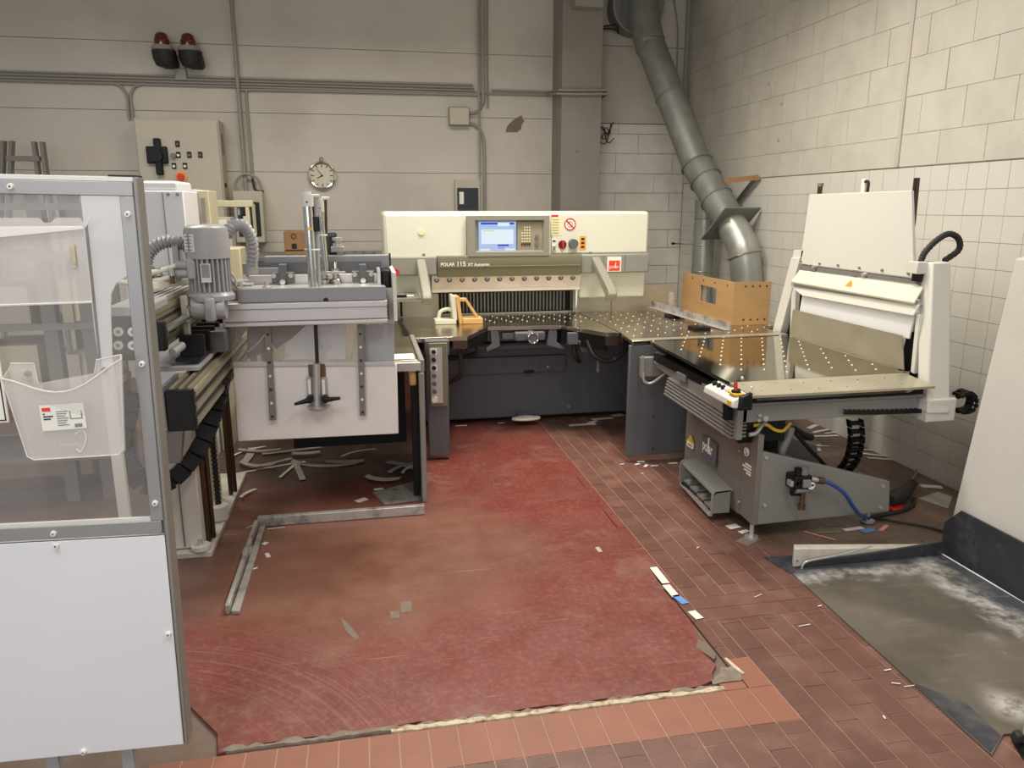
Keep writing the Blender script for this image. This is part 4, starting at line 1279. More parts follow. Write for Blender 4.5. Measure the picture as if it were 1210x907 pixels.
# fibreboard corner
a, c = (2.605,5.000,0.820), (2.871,5.000,0.812)
top = (2.582,5.000,1.130)
t = thing('board_corner', 'yellow-brown fibreboard corner of two boards with drilled holes and a cutout behind the jogger', 'board', (a[0], 5.0, ZT))
cx0, cx1 = top[0], c[0]
b = B()
for (y0_, y1_, z0_, z1_) in ((5.014, 5.27, ZT+0.001, top[2]), (5.56, 5.89, ZT+0.001, top[2]), (5.27, 5.56, ZT+0.001, 0.935), (5.27, 5.56, 1.06, top[2])):
    b.box(cx0, cx0+0.014, y0_, y1_, z0_, z1_)
b.build('left_board', 'wood', t)
B().box(cx0, cx1, 5.0, 5.013, ZT+0.001, top[2]).build('front_board', 'wood', t)
b = B()
for k in range(4):
    p = (cx0+0.09+0.055*k, top[2]-0.03)
    b.cyl((p[0], 5.002, p[1]), (p[0], 4.998, p[1]), 0.007, 10)
    b.cyl((cx0+0.002, 5.1+k*0.2, p[1]), (cx0-0.002, 5.1+k*0.2, p[1]), 0.007, 10)
    b.cyl((p[0], 5.002, ZT+0.04), (p[0], 4.998, ZT+0.04), 0.007, 10)
b.build('drilled_holes', 'ink', t)
B().box(cx0+0.02, cx0+0.05, 5.48, 5.60, 0.90, 1.08).build('inner_post', 'ductbright', t)
B().box(cx0+0.08, cx0+0.1, 5.15, 5.5, ZT+0.001, 1.07).build('inner_plate', 'midgrey', t)
t = thing('round_box', 'small brown box peeking out right of the fibreboard corner', 'box', (cx1+0.04, 5.3, ZT))
B().box(cx1+0.005, cx1+0.05, 5.2, 5.5, ZT+0.001, ZT+0.16).build('body', 'woodlight', t, bev=0.004)
B().box(cx1+0.012, cx1+0.043, 5.21, 5.49, ZT+0.16, ZT+0.175).build('lid', 'wood', t, bev=0.003)

# ================================================================= jogger (air table with tilted paper fence)
jg = thing('paper_jogger', 'grey paper jogger with a polished table, louvred side and white upright fence', 'machine', (2.3, 3.7, 0))
# base cabinet
B().prism([(1.882, 0.085), (2.648, 0.098), (2.63, 0.264), (1.876, 0.48)], 'y', 3.262, 3.30).build('front_side_plate', 'jog', jg, bev=0.004)
B().slab([(1.868, 3.26, 0.085), (1.868, 3.26, 0.56), (1.878, 3.425, 0.56), (1.878, 3.425, 0.085)], (0.03, 0, 0)).build('corner_module', 'jogside', jg, bev=0.003)
B().slab([(1.880, 3.432, 0.075), (1.880, 3.432, 0.58), (1.918, 4.22, 0.62), (1.918, 4.22, 0.06)], (0.04, 0, 0)).build('left_side_panel', 'jogside', jg, bev=0.003)
B().box(1.93, 2.12, 3.35, 4.22, 0.07, 0.40).build('inner_body', 'basegrey', jg)
B().box(1.95, 2.12, 3.5, 4.1, 0.40, 0.72).build('lifting_column', 'black', jg)
B().prism([(2.64, 0.1), (2.62, 0.26), (2.3, 0.36), (2.3, 0.1)], 'y', 3.9, 3.93).build('rear_side_plate', 'jog', jg)
for p in ((1.915,3.260,0.443), (1.926,3.260,0.191), (2.590,3.260,0.243), (2.590,3.260,0.126)):
    B().cyl((p[0], 3.262, p[2]), (p[0], 3.252, p[2]), 0.009, 12).build('panel_bolt', 'screw', jg)
for p in ((1.868,3.439,0.423), (1.868,3.409,0.154)):
    B().cyl((1.87, p[1], p[2]), (1.862, p[1], p[2]), 0.006, 10).build('panel_bolt', 'screw', jg)
# louvres
lv = B().box(1.80, 1.88, 3.31, 4.18, 0.53, 0.65).build('louvre_back', 'black', jg)
for k in range(6):
    z = 0.545+k*0.0185
    q = k*0.004
    B().slab([(1.735+q, 3.30, z-0.006), (1.735+q, 4.16, z+0.012), (1.82, 4.16, z+0.016), (1.82, 3.30, z-0.002)], (0, 0, 0.009)).build('louvre', 'jog', jg)
# frame beams
B().slab([(1.742, 3.25, 0.63), (1.79, 4.45, 0.665), (1.79, 4.45, 0.765), (1.742, 3.25, 0.715)], (0.05, 0, 0)).build('left_beam', 'jog', jg, bev=0.003)
B().box(1.742, 2.82, 3.25, 3.30, 0.632, 0.715).build('front_beam', 'jog', jg, bev=0.003)
B().box(1.745, 2.80, 3.22, 3.25, 0.722, 0.735).build('front_slot_rail', 'greyink', jg)
B().box(1.76, 2.75, 3.24, 4.4, 0.715, 0.76).build('under_frame', 'black', jg)
B().box(1.735, 1.765, 3.235, 3.27, 0.55, 0.72).build('corner_bracket', 'jog', jg, bev=0.003)
for p, r_ in (((1.883,3.250,0.652), 0.014), ((1.850,3.250,0.670), 0.008), ((1.847,3.250,0.645), 0.008)):
    B().cyl((p[0], 3.25, p[2]), (p[0], 3.232, p[2]), r_, 14).build('beam_bolt', 'screw', jg)
B().slab([(1.76, 3.9, 0.69), (1.76, 4.02, 0.69), (1.76, 4.02, 0.725), (1.76, 3.9, 0.725)], (-0.012, 0, 0)).build('fin_block', 'greyink', jg)
# polished table with black bevel
tp = [(1.724, 3.32), (2.728, 3.36), (2.735, 4.52), (1.772, 4.50)]
B().prism(tp, 'z', ZT-0.012, ZT).build('polished_top', 'mirror', jg, flat=True)
B().hexa([(1.80, 3.34, 0.755), (2.70, 3.38, 0.755), (2.71, 4.5, 0.755), (1.83, 4.5, 0.755), (1.722, 3.318, ZT-0.012), (2.73, 3.36, ZT-0.012), (2.736, 4.52, ZT-0.012), (1.77, 4.50, ZT-0.012)]).build('bevelled_underside', 'black', jg)
a, c = Vector((1.762,3.170,0.783)), Vector((2.746,3.170,0.785))
B().slab([(1.724, 3.318, ZT), (2.71, 3.352, ZT), c+Vector((0, 0, 0.004)), a+Vector((0, 0, 0.004))], (0, 0, -0.012)).build('front_lip', 'dullsteel', jg, flat=True)
B().slab([a+Vector((0.03, 0.01, -0.008)), c+Vector((-0.1, 0.01, -0.008)), c+Vector((-0.12, 0.03, -0.03)), a+Vector((0.05, 0.03, -0.03))], (0, 0.01, 0)).build('lip_lower_edge', 'chrome', jg)
b = B()
for k in range(6):
    for j in range(2):
        p = Vector((1.80+0.15*k, 3.29-0.075*j, 0)) 
        zz = ZT+0.002-(0.022 if j == 0 else 0.05)
        f = (3.335-p.y)/(3.335-3.17)
        zz = ZT*(1-f)+(a.z+0.004)*f
        b.ball((p.x+0.04*j, p.y, zz), 0.005, 6, 4, 0.5)
b.build('lip_nozzles', 'chrome', jg, kind='stuff')
b = B()
for (a_, c_, n_) in (((2.086,4.648,0.820), (1.849,4.193,0.820), 5), ((2.159,4.532,0.820), (1.868,3.973,0.820), 6), ((2.293,4.540,0.820), (1.874,3.728,0.820), 8), ((2.457,4.613,0.820), (1.923,3.585,0.820), 9), ((2.591,4.587,0.820), (2.041,3.562,0.820), 9), ((2.695,4.533,0.820), (2.126,3.483,0.820), 9), ((2.691,4.302,0.820), (2.274,3.518,0.820), 8), ((2.675,4.037,0.820), (2.417,3.535,0.820), 5), ((2.690,3.818,0.820), (2.501,3.454,0.820), 4), ((2.687,3.574,0.820), (2.620,3.453,0.820), 2)):
    a_, c_ = Vector(a_), Vector(c_)
    for k in range(n_):
        p = a_.lerp(c_, k/(n_-1))
        b.ball((p.x, p.y, ZT+0.001), 0.006, 6, 4, 0.5)
b.build('air_nozzles', 'print', jg, kind='stuff')  # plain white in place of specular glints on the balls
for p in ((1.783,4.567,0.815), (1.792,4.501,0.815), (1.776,3.200,0.817), (1.778,3.300,0.844)):
    B().ball((p[0], p[1], p[2]), 0.008, 8, 6).build('edge_screw', 'screw', jg)
# hand control box on the left edge
a, c = (1.680,3.465,0.767), (1.680,3.143,0.782)
y1, y0, zb = a[1], c[1], (a[2]+c[2])/2-0.012
cbx = B().hexa([(1.655, y0, zb-0.025), (1.745, y0, zb-0.03), (1.745, y1, zb-0.03), (1.655, y1, zb-0.025), (1.66, y0+0.012, zb+0.012), (1.74, y0+0.012, zb+0.04), (1.74, y1-0.006, zb+0.04), (1.66, y1-0.006, zb+0.012)]).build('hand_control', 'softwhite', jg, bev=0.008)
B().hexa([(1.68, y0-0.015, zb-0.035), (1.75, y0-0.015, zb-0.035), (1.75, y0+0.02, zb-0.035), (1.68, y0+0.02, zb-0.035), (1.69, y0-0.01, zb+0.03), (1.75, y0-0.01, zb+0.05), (1.75, y0+0.02, zb+0.05), (1.69, y0+0.02, zb+0.03)]).build('control_end_cap', 'black', cbx, bev=0.008)
L_ = y1-y0
for f, m, r_ in ((0.86, 'black', 0.014), (0.72, 'black', 0.012), (0.58, 'black', 0.012), (0.44, 'print', 0.013)):
    B().cyl((1.70, y0+L_*f, zb+0.02), (1.694, y0+L_*f, zb+0.04), r_, 12).build('control_button', m, cbx)
B().box(1.675, 1.735, y0+L_*0.08, y0+L_*0.3, zb+0.028, zb+0.036).build('joystick_plate', 'yellow', cbx)
B().cyl((1.705, y0+L_*0.2, zb+0.025), (1.70, y0+L_*0.2, zb+0.048), 0.022, 14).build('joystick_boot', 'black', cbx)
B().cyl((1.70, y0+L_*0.2, zb+0.045), (1.70, y0+L_*0.22, zb+0.085), 0.009, 10).build('joystick', 'red', cbx)
B().box(1.656, 1.66, y0+0.02, y0+0.06, zb-0.018, zb+0.004).build('control_sticker', 'yellow', cbx)
B().box(1.69, 1.73, y0+L_*0.4, y0+L_*0.5, zb-0.12, zb-0.02).build('control_bracket', 'black', jg)
# rear clamp bracket at the left end
p = (1.695,4.460,0.738)
q = (1.851,4.460,0.567)
B().box(p[0], q[0]-0.01, 4.44, 4.48, q[2]+0.035, p[2]-0.01).build('clamp_bracket', 'jog', jg, bev=0.005)
B().box(p[0], p[0]+0.012, 4.425, 4.445, q[2]+0.03, p[2]).build('clamp_rail', 'alu', jg)
B().tube(smooth([(p[0]+0.01, 4.43, p[2]-0.1), (p[0]+0.02, 4.43, q[2]+0.01), (p[0]+0.07, 4.42, q[2]), (q[0], 4.40, q[2]+0.07)], 6), 0.009, 8).build('clamp_handle', 'alu', jg)
c_ = (1.797,4.400,0.703)
B().cyl((c_[0], 4.42, c_[2]), (c_[0], 4.38, c_[2]), 0.026, 20).build('clamp_knob', 'grey', jg)
B().cyl((c_[0], 4.382, c_[2]), (c_[0], 4.376, c_[2]), 0.012, 16).build('clamp_knob_cap', 'ink', jg)
# emblem plate and stickers on the left panel
def on_left(u0):
    return u0
a, c = (1.888,3.922,0.368), (1.886,3.723,0.230)
ep = B().slab([(1.884, c[1], c[2]), (1.894, a[1], c[2]+0.0), (1.894, a[1], a[2]+0.0), (1.884, c[1], a[2])], (-0.006, 0, 0)).build('emblem_plate', 'darkgrey', jg)
text('polar', 0.09, (1.8872, a[1]-0.008, c[2]+0.055), 'print', ep, name='emblem_lettering', rot=(90, 0, -93.2), sx=0.78, bold=0.0012)
mid = (a[1]+c[1])/2
B().box(1.879, 1.886, mid-0.004, mid+0.006, c[2]+0.055, c[2]+0.145).build('emblem_stroke', 'print', ep)
a, c = (1.900,4.141,0.286), (1.900,4.060,0.231)
ws = B().box(1.8935, 1.903, c[1], a[1], c[2], a[2]-0.02).build('warning_sticker', 'print', jg)
B().prism([(c[1], a[2]-0.02), (a[1], a[2]-0.02), ((a[1]+c[1])/2, a[2]+0.02)], 'x', 1.893, 1.903).build('warning_triangle', 'yellow', ws)
B().box(1.893, 1.895, c[1]+0.015, a[1]-0.015, c[2]+0.01, a[2]-0.035).build('warning_symbol', 'greyink', ws)
a = (1.866,3.366,0.442)
B().ring((1.866, a[1], a[2]), (1, 0, 0), 0.02, 0.004, 20, 6).build('round_mark', 'print', jg)
B().box(1.8635, 1.868, a[1]-0.006, a[1]+0.006, a[2]-0.008, a[2]+0.02).build('round_mark_stroke', 'print', jg)
a, c = (1.866,3.393,0.388), (1.866,3.310,0.357)
for k, (dz, w_) in enumerate(((0.005, .7), (0.02, 1), (0.036, .8), (0.05, .5))):
    B().box(1.8635, 1.868, c[1], c[1]+(a[1]-c[1])*w_, a[2]-dz-0.008, a[2]-dz).build('pictogram_line', 'print', jg)
# foot switch guard
y1, y0 = 4.02, 3.50
def ped(y):
    return 1.775+0.045*(y-3.42)/0.54
hood = [(1.765, 0.150), (1.778, 0.172), (1.88, 0.178), (1.88, 0.165), (1.785, 0.158), (1.775, 0.148)]
fs = B().slab([(x, y0, z+0.01) for x, z in hood], (0.045, y1-y0, 0.0)).build('foot_switch_guard', 'jog', jg, bev=0.003)
B().slab([(1.765, y0, 0.058), (1.865, y0, 0.058), (1.865, y0, 0.186), (1.778, y0, 0.182), (1.765, y0, 0.165)], (0, 0.02, 0)).build('guard_end', 'jog', fs)
B().slab([(1.80, y1-0.012, 0.06), (1.93, y1-0.012, 0.06), (1.93, y1-0.012, 0.19), (1.82, y1-0.012, 0.185), (1.80, y1-0.012, 0.165)], (0, 0.012, 0)).build('guard_end', 'jog', fs)
for k in range(4):
    yy = y0+0.06+0.12*k
    B().box(1.79+0.01*k, 1.87+0.01*k, yy, yy+0.09, 0.05, 0.07).build('foot_switch', 'greyink', fs, bev=0.004)
    B().cyl((1.815+0.01*k, yy+0.045, 0.07), (1.815+0.01*k, yy+0.045, 0.078), 0.018, 12).build('switch_cap', 'alu', fs)
B().box(1.80, 1.885, y0+0.03, y1-0.03, 0.045, 0.055).build('switch_tray', 'black', fs)
b = B()
for k in range(14):
    yy = y0+0.03+0.035*k
    b.hexa([(1.765+0.003*k, yy, 0.03), (1.785+0.003*k, yy, 0.03), (1.785+0.003*k, yy+0.03, 0.03), (1.765+0.003*k, yy+0.03, 0.03)]+[(1.765+0.003*k, yy, 0.045+rnd.uniform(0, .012)), (1.785+0.003*k, yy, 0.047), (1.785+0.003*k, yy+0.03, 0.045), (1.765+0.003*k, yy+0.03, 0.05)])
b.build('paper_shreds', 'dustpaper', fs, kind='stuff')
# levelling feet
for (fx, fy, pl) in ((1.885, 3.29, True), (2.60, 3.36, False), (1.95, 4.18, False)):
    B().cyl((fx, fy, 0.012), (fx, fy, 0.10), 0.011, 12).build('levelling_foot', 'screw', jg)
    B().cyl((fx, fy, 0.004), (fx, fy, 0.014), 0.035, 18).build('foot_disc', 'alu', jg)
p = [(1.786,3.272,0.000), (1.824,3.205,0.000), (1.927,3.266,0.000), (1.915,3.341,0.000)]
t = tag(B().prism([(q[0], q[1]) for q in p], 'z', 0.0, 0.004).build('base_plate', 'patch'), 'greenish square plate under the front left foot of the jogger', 'plate')
# compressed-air unit on the front plate
A0 = Vector((2.088,3.200,0.319))
au = B().box(A0.x-0.06, A0.x+0.035, 3.17, 3.26, A0.z-0.03, A0.z+0.045).build('air_unit', 'black', jg, bev=0.008)
B().cyl((A0.x-0.03, 3.2, A0.z+0.04), (A0.x-0.03, 3.2, A0.z+0.08), 0.018, 14).build('adjusting_knob', 'black', au)
B().cyl((A0.x+0.005, 3.2, A0.z+0.04), (A0.x+0.005, 3.2, A0.z+0.085), 0.02, 14).build('adjusting_knob', 'greyink', au)
B().cyl((A0.x-0.055, 3.2, A0.z-0.045), (A0.x+0.01, 3.2, A0.z-0.05), 0.018, 14).build('filter_bowl', 'black', au)
B().cyl((A0.x+0.0, 3.19, A0.z-0.12), (A0.x+0.0, 3.19, A0.z-0.02), 0.013, 12).build('drain_pipe', 'brass', au)
B().cyl((A0.x+0.0, 3.19, A0.z-0.135), (A0.x+0.0, 3.19, A0.z-0.11), 0.018, 12).build('drain_nut', 'brass', au)
p = (2.111,3.170,0.318)
gg = B().cyl((p[0], 3.19, p[2]), (p[0], 3.16, p[2]), 0.023, 24).build('pressure_gauge', 'ink', au)
B().cyl((p[0], 3.16, p[2]), (p[0], 3.157, p[2]), 0.0195, 24).build('gauge_face', 'print', au)
B().box(p[0]-0.002, p[0]+0.012, 3.1555, 3.157, p[2]-0.002, p[2]+0.008).build('gauge_needle', 'ink', au)
B().cyl((A0.x+0.03, 3.2, A0.z+0.02), (A0.x+0.08, 3.2, A0.z+0.01), 0.014, 12).build('outlet', 'alu', au)
B().cyl((A0.x+0.08, 3.2, A0.z+0.01), (A0.x+0.115, 3.2, A0.z+0.002), 0.018, 12).build('hose_coupling', 'brass', au)
B().box(A0.x-0.02, A0.x+0.02, 3.155, 3.175, A0.z-0.01, A0.z+0.03).build('regulator_body', 'jog', au, bev=0.004)
B().box(A0.x-0.075, A0.x-0.055, 3.18, 3.22, A0.z-0.01, A0.z+0.02).build('inlet_block', 'alu', au, bev=0.003)
B().cyl((A0.x-0.05, 3.175, A0.z-0.03), (A0.x+0.04, 3.175, A0.z-0.03), 0.012, 12).build('manifold', 'greyink', au)
for k in range(3):
    B().cyl((A0.x-0.045+0.025*k, 3.182, A0.z+0.01), (A0.x-0.045+0.025*k, 3.17, A0.z+0.01), 0.008, 10).build('valve_plug', 'brass', au)
hs_ = [(A0.x+0.115, 3.2, A0.z+0.002), (2.263,3.200,0.293), (2.330,3.200,0.243), (2.400,3.220,0.161), (2.502,3.280,0.072), (2.582,3.330,0.035)]
B().tube(smooth(hs_, 8), 0.0095, 10).build('blue_air_hose', 'blue', jg, label='blue compressed-air hose')
t = tag(B().tube(smooth([(2.579,3.367,0.020), (2.712,3.407,0.012), (2.844,3.430,0.012), (2.977,3.491,0.012), (3.058,3.579,0.012)], 6), 0.011, 10).build('air_hose', 'rubber'), 'grey air hose curling on the floor right of the jogger base', 'hose')
t = tag(B().tube(smooth([(2.655,3.400,0.010), (2.745,3.313,0.010), (2.839,3.239,0.010), (2.889,3.164,0.010), (2.958,3.025,0.010)], 6), 0.007, 8).build('power_cable', 'rubber'), 'black cable on the floor running behind the white timber bar', 'cable')
t = thing('hand_tool', 'black and red hand-held tool lying on the floor behind the jogger base', 'tool', (3.053,3.678,0.000))
a, c, e = Vector((2.834,3.500,0.050)), Vector((2.956,3.543,0.070)), Vector((3.146,3.711,0.050))
B().tube([a, a.lerp(c, .5), c], [0.035, 0.045, 0.04], 12).build('motor_housing', 'rubber', t)
B().tube([c, e], [0.034, 0.028], 12).build('handle', 'rubber', t)
f_ = Vector((2.862,3.469,0.020))
B().box(f_.x-0.04, f_.x+0.05, f_.y-0.02, f_.y+0.04, 0.002, 0.02).build('red_base', 'red', t, bev=0.01)
B().tube(smooth([e, (3.271,3.858,0.020), (3.371,3.959,0.010), (3.524,4.128,0.010)], 5), 0.006, 8).build('cord', 'conduit', t)
# hoses and dark gear under the table
B().box(1.80, 2.05, 3.33, 3.36, 0.50, 0.63).build('dark_cover', 'black', jg, bev=0.004)
B().tube(smooth([(1.861,3.310,0.597), (1.929,3.310,0.598), (1.978,3.310,0.569), (2.031,3.320,0.558), (2.075,3.330,0.593)], 6), 0.009, 8).build('yellow_hose', 'yellow', jg)
B().tube(smooth([(1.825,3.280,0.560), (1.861,3.280,0.567), (1.901,3.300,0.598), (1.933,3.320,0.616)], 6), 0.011, 8).build('grey_hose', 'alu', jg)
B().tube(smooth([(2.126,3.400,0.547), (2.116,3.400,0.503), (2.088,3.400,0.436), (2.095,3.420,0.382)], 6), 0.02, 8).build('wrapped_cable', 'conduit', jg)
B().tube(smooth([(2.153,3.400,0.514), (2.300,3.500,0.391), (2.406,3.550,0.305), (2.481,3.600,0.239)], 6), 0.012, 8).build('black_cable', 'rubber', jg)
B().tube(smooth([(2.268,3.600,0.467), (2.397,3.700,0.396), (2.506,3.800,0.349)], 6), 0.022, 8).build('black_hose', 'rubber', jg)
# cable chains
def chain(path, w_, th, name, par, m='black', n=12, ax=Vector((0, 1, 0))):
    P = smooth(path, 20)
    tot = [0]
    for i in range(1, len(P)):
        tot.append(tot[-1]+(P[i]-P[i-1]).length)
    def pos(s):
        for i in range(1, len(P)):
            if tot[i] >= s:
                f = (s-tot[i-1])/max(1e-6, tot[i]-tot[i-1])
                return P[i-1].lerp(P[i], f)
        return P[-1]
    L_ = tot[-1]
    for k in range(n):
        a, c = pos(L_*k/n), pos(L_*(k+0.86)/n)
        d = (c-a).normalized()
        nn = d.cross(ax).normalized()*th/2
        ww = ax*w_/2
        # two side plates and two cross webs
        b = B()
        for s in (-1, 1):
            o_ = ww*s
            i_ = ww*s*0.78
            b.hexa([a+o_-nn, a+i_-nn, c+i_-nn, c+o_-nn, a+o_+nn, a+i_+nn, c+i_+nn, c+o_+nn])
        m1, m2 = a.lerp(c, .3), a.lerp(c, .7)
        for s in (-1, 1):
            q = nn*s
            q2 = nn*s*0.75
            b.hexa([m1+ww*0.78+q, m1-ww*0.78+q, m2-ww*0.78+q, m2+ww*0.78+q, m1+ww*0.78+q2, m1-ww*0.78+q2, m2-ww*0.78+q2, m2+ww*0.78+q2])
        b.build('chain_link', m, par)
chain([(2.488,3.400,0.569), (2.508,3.400,0.480), (2.522,3.420,0.393), (2.537,3.470,0.299), (2.537,3.560,0.199)], 0.08, 0.035, 'c', jg, n=9, ax=Vector((1, 0, 0)))
chain([(2.300,3.240,0.663), (2.509,3.240,0.652), (2.780,3.240,0.647)], 0.03, 0.022, 'c', jg, n=18)
# white uprights and fence
XF = 2.735
WB = [Vector((2.735,3.200,0.765)), Vector((2.902,3.200,0.749))]
B().box(WB[0].x, WB[1].x, 3.19, 3.30, 0.595, 0.715).build('post_foot', 'softwhite', jg, bev=0.008)
ft, fb = ((2.810,3.390,1.322), (2.919,3.390,1.380)), ((2.731,3.180,0.644), (2.863,3.180,0.637))
B().hexa([(fb[0][0], 3.18, fb[0][2]), (fb[1][0], 3.18, fb[1][2]), (fb[1][0], 3.26, fb[1][2]), (fb[0][0], 3.26, fb[0][2]),
          (ft[0][0], 3.37, ft[1][2]), (ft[1][0], 3.37, ft[1][2]), (ft[1][0], 3.46, ft[1][2]), (ft[0][0], 3.46, ft[1][2])]).build('near_post', 'softwhite', jg, bev=0.01)
a, c = (2.753,3.420,1.380), (2.840,3.420,1.319)
B().box(a[0], c[0]+0.02, 3.40, 3.47, c[2], a[2]).build('near_post_arm', 'softwhite', jg, bev=0.004)
B().box(a[0]+0.02, c[0], 3.41, 3.46, c[2]-0.04, c[2]).build('arm_block', 'black', jg)
# chain loop at the post foot
chain([(2.942,3.240,0.715), (2.993,3.240,0.735), (3.035,3.240,0.693), (3.023,3.240,0.639), (2.955,3.240,0.629)], 0.07, 0.016, 'c', jg, n=9)
B().tube(smooth([(2.961,3.260,0.705), (3.013,3.260,0.720), (3.044,3.260,0.683), (3.031,3.260,0.638), (2.973,3.260,0.628)], 6), 0.016, 10).build('chain_core', 'rubber', jg)
B().tube(smooth([(2.807,3.450,1.377), (2.829,3.450,1.429), (2.890,3.450,1.488), (2.955,3.450,1.517), (3.013,3.450,1.491), (3.022,3.450,1.435), (2.945,3.450,1.380)], 8), 0.0155, 10, rib=0.0015).build('cable_loop', 'rubber', jg)
# far post
def fq(pts, x, th, nm, m, bev=0.0):
    return B().slab([Vector(p) for p in pts], (th, 0, 0)).build(nm, m, jg, bev=bev)
fq([(2.790,4.637,1.324), (2.790,4.536,1.330), (2.790,4.695,0.808), (2.790,4.805,0.790)], 0, 0.07, 'far_post', 'softwhite', 0.004)
fq([(2.800,4.630,1.374), (2.800,4.511,1.380), (2.800,4.530,1.314), (2.800,4.641,1.307)], 0, 0.03, 'far_post_cap', 'softwhite', 0.003)
fq([(2.840,4.657,1.316), (2.840,4.567,1.322), (2.840,4.585,0.790), (2.840,4.710,0.769)], 0, 0.03, 'dark_inner_rail', 'black')
fq([(2.800,4.613,1.130), (2.800,4.561,1.124), (2.800,4.550,0.797), (2.800,4.591,0.790)], 0, 0.03, 'far_inner_post', 'softwhite')
bk = fq([(2.800,4.499,1.731), (2.800,3.572,1.734), (2.800,3.477,1.293), (2.800,4.547,1.291)], 0, 0.018, 'upper_back_panel', 'softwhite', 0.003)
for p in ((2.798,4.526,1.309), (2.798,4.317,1.307), (2.798,4.125,1.311), (2.798,3.923,1.311), (2.798,3.724,1.313), (2.798,3.515,1.312)):
    B().cyl((2.80, p[1], p[2]), (2.79, p[1], p[2]), 0.007, 10).build('panel_screw', 'greyink', bk)
fq([(2.800,4.525,1.282), (2.800,3.437,1.284), (2.800,3.385,1.263), (2.800,4.531,1.254)], 0, 0.05, 'dark_gap_rail', 'greyink')
for p in ((2.790,4.356,1.289), (2.790,3.860,1.278)):
    B().cyl((2.80, p[1], p[2]), (2.775, p[1], p[2]), 0.011, 12).build('rail_bolt', 'screw', jg)
h1 = B().slab([(2.790,4.524,1.254), (2.790,3.390,1.258), (2.735,3.375,1.179), (2.735,4.522,1.179)], (0.006, 0, -0.012)).build('upper_cover', 'lightcream', jg, bev=0.003)
B().slab([(2.750,3.977,1.200), (2.750,3.914,1.201), (2.760,3.935,1.243)], (0.003, 0, -0.001)).build('warning_triangle', 'orange', h1)
B().slab([(2.755,4.550,1.142), (2.755,3.361,1.168), (2.740,3.375,1.110), (2.740,4.388,1.100)], (0.012, 0, 0.0)).build('lower_cover', 'softwhite', jg, bev=0.003)
B().slab([(2.760,4.562,1.169), (2.760,3.370,1.184), (2.760,3.367,1.167), (2.760,4.558,1.142)], (0.02, 0, 0)).build('cover_edge', 'grey', jg)
fq([(2.760,4.420,1.096), (2.760,3.393,1.107), (2.760,3.410,0.985), (2.760,4.440,0.972)], 0, 0.01, 'flap', 'white', 0.002)
fq([(2.742,4.485,1.000), (2.742,3.440,0.998), (2.742, 3.40, 0.822), (2.742, 4.50, 0.822)], 0, 0.006, 'steel_fence', 'dullsteel')
fq([(2.780,3.452,1.004), (2.780,3.370,1.040), (2.780,3.393,0.813), (2.780,3.489,0.801)], 0, 0.04, 'dark_side_block', 'black')
fq([(2.760,3.377,1.118), (2.760,3.353,1.121), (2.760,3.343,0.815), (2.760,3.368,0.819)], 0, 0.03, 'near_inner_post', 'softwhite')
a, c = Vector((2.810,3.420,1.111)), Vector((2.886,3.420,1.002))
B().box(a.x, c.x+0.03, 3.42, 3.45, c.z, a.z).build('post_sleeve', 'softwhite', jg)
a, c = Vector((2.820,3.420,1.004)), Vector((2.918,3.420,0.774))
bp = B().box(a.x, c.x+0.03, 3.42, 3.45, c.z, a.z).build('bearing_plate', 'black', jg)
for p in ((2.864,3.410,0.919), (2.871,3.410,0.796)):
    B().cyl((p[0], 3.42, p[2]), (p[0], 3.405, p[2]), 0.01, 12).build('plate_bolt', 'screw', bp)
for p, r_ in (((2.817,3.420,1.272), 0.016), ((2.822,3.420,1.207), 0.018), ((2.844,3.420,1.154), 0.014)):
    B().cyl((p[0]-0.02, 3.42, p[2]), (p[0]+0.06, 3.44, p[2]), r_, 14).build('roller_pivot', 'greyink', jg)
    B().cyl((p[0], 3.43, p[2]), (p[0], 3.40, p[2]), r_*0.7, 12).build('pivot_bolt', 'screw', jg)
# poles behind the fence
for (u, v, w_, m, lb) in ((970, 217, 0.018, 'brownrod', 'short brown pole end behind the white panel'), (1078, 211, 0.022, 'brownrod', 'greyish pole leaning behind the near edge of the white panel')):
    pass
a = (2.830,4.437,1.797)
t = jg
B().box(2.822, 2.835, a[1]-0.02, a[1]+0.015, 1.2, a[2]).build('guide_rod', 'brownrod', t)
B().box(2.82, 2.838, a[1]-0.024, a[1]+0.018, a[2]-0.02, a[2]).build('rod_cap', 'greyink', t)
a = (2.830,3.990,1.807)
B().box(2.822, 2.84, a[1]-0.0, a[1]+0.03, 1.2, a[2]).build('white_rod', 'print', t, bev=0.003)
B().tube(smooth([(2.825, a[1]-0.028, a[2]-0.09), (2.825, a[1]-0.03, a[2]-0.02), (2.825, a[1]-0.0, a[2]-0.015)], 5), 0.008, 8).build('rod_clip', 'ink', t)
a = Vector((2.900,3.679,1.802))
c = Vector((2.860,3.621,1.578))
t = jg
B().slab([a+Vector((0, .012, 0)), a+Vector((0, -0.012, 0)), c+Vector((0, -0.012, 0)), (2.84, c.y-0.015, 1.3), (2.84, c.y+0.025, 1.3), c+Vector((0, .02, 0))], (0.02, 0, 0)).build('slotted_rod', 'brownrod', t)
B().slab([a+Vector((-0.004, .0, 0)), a+Vector((-0.004, -0.008, 0)), c+Vector((-0.004, -0.008, 0)), c+Vector((-0.004, .0, 0))], (0.004, 0, 0)).build('rod_groove', 'ink', t)

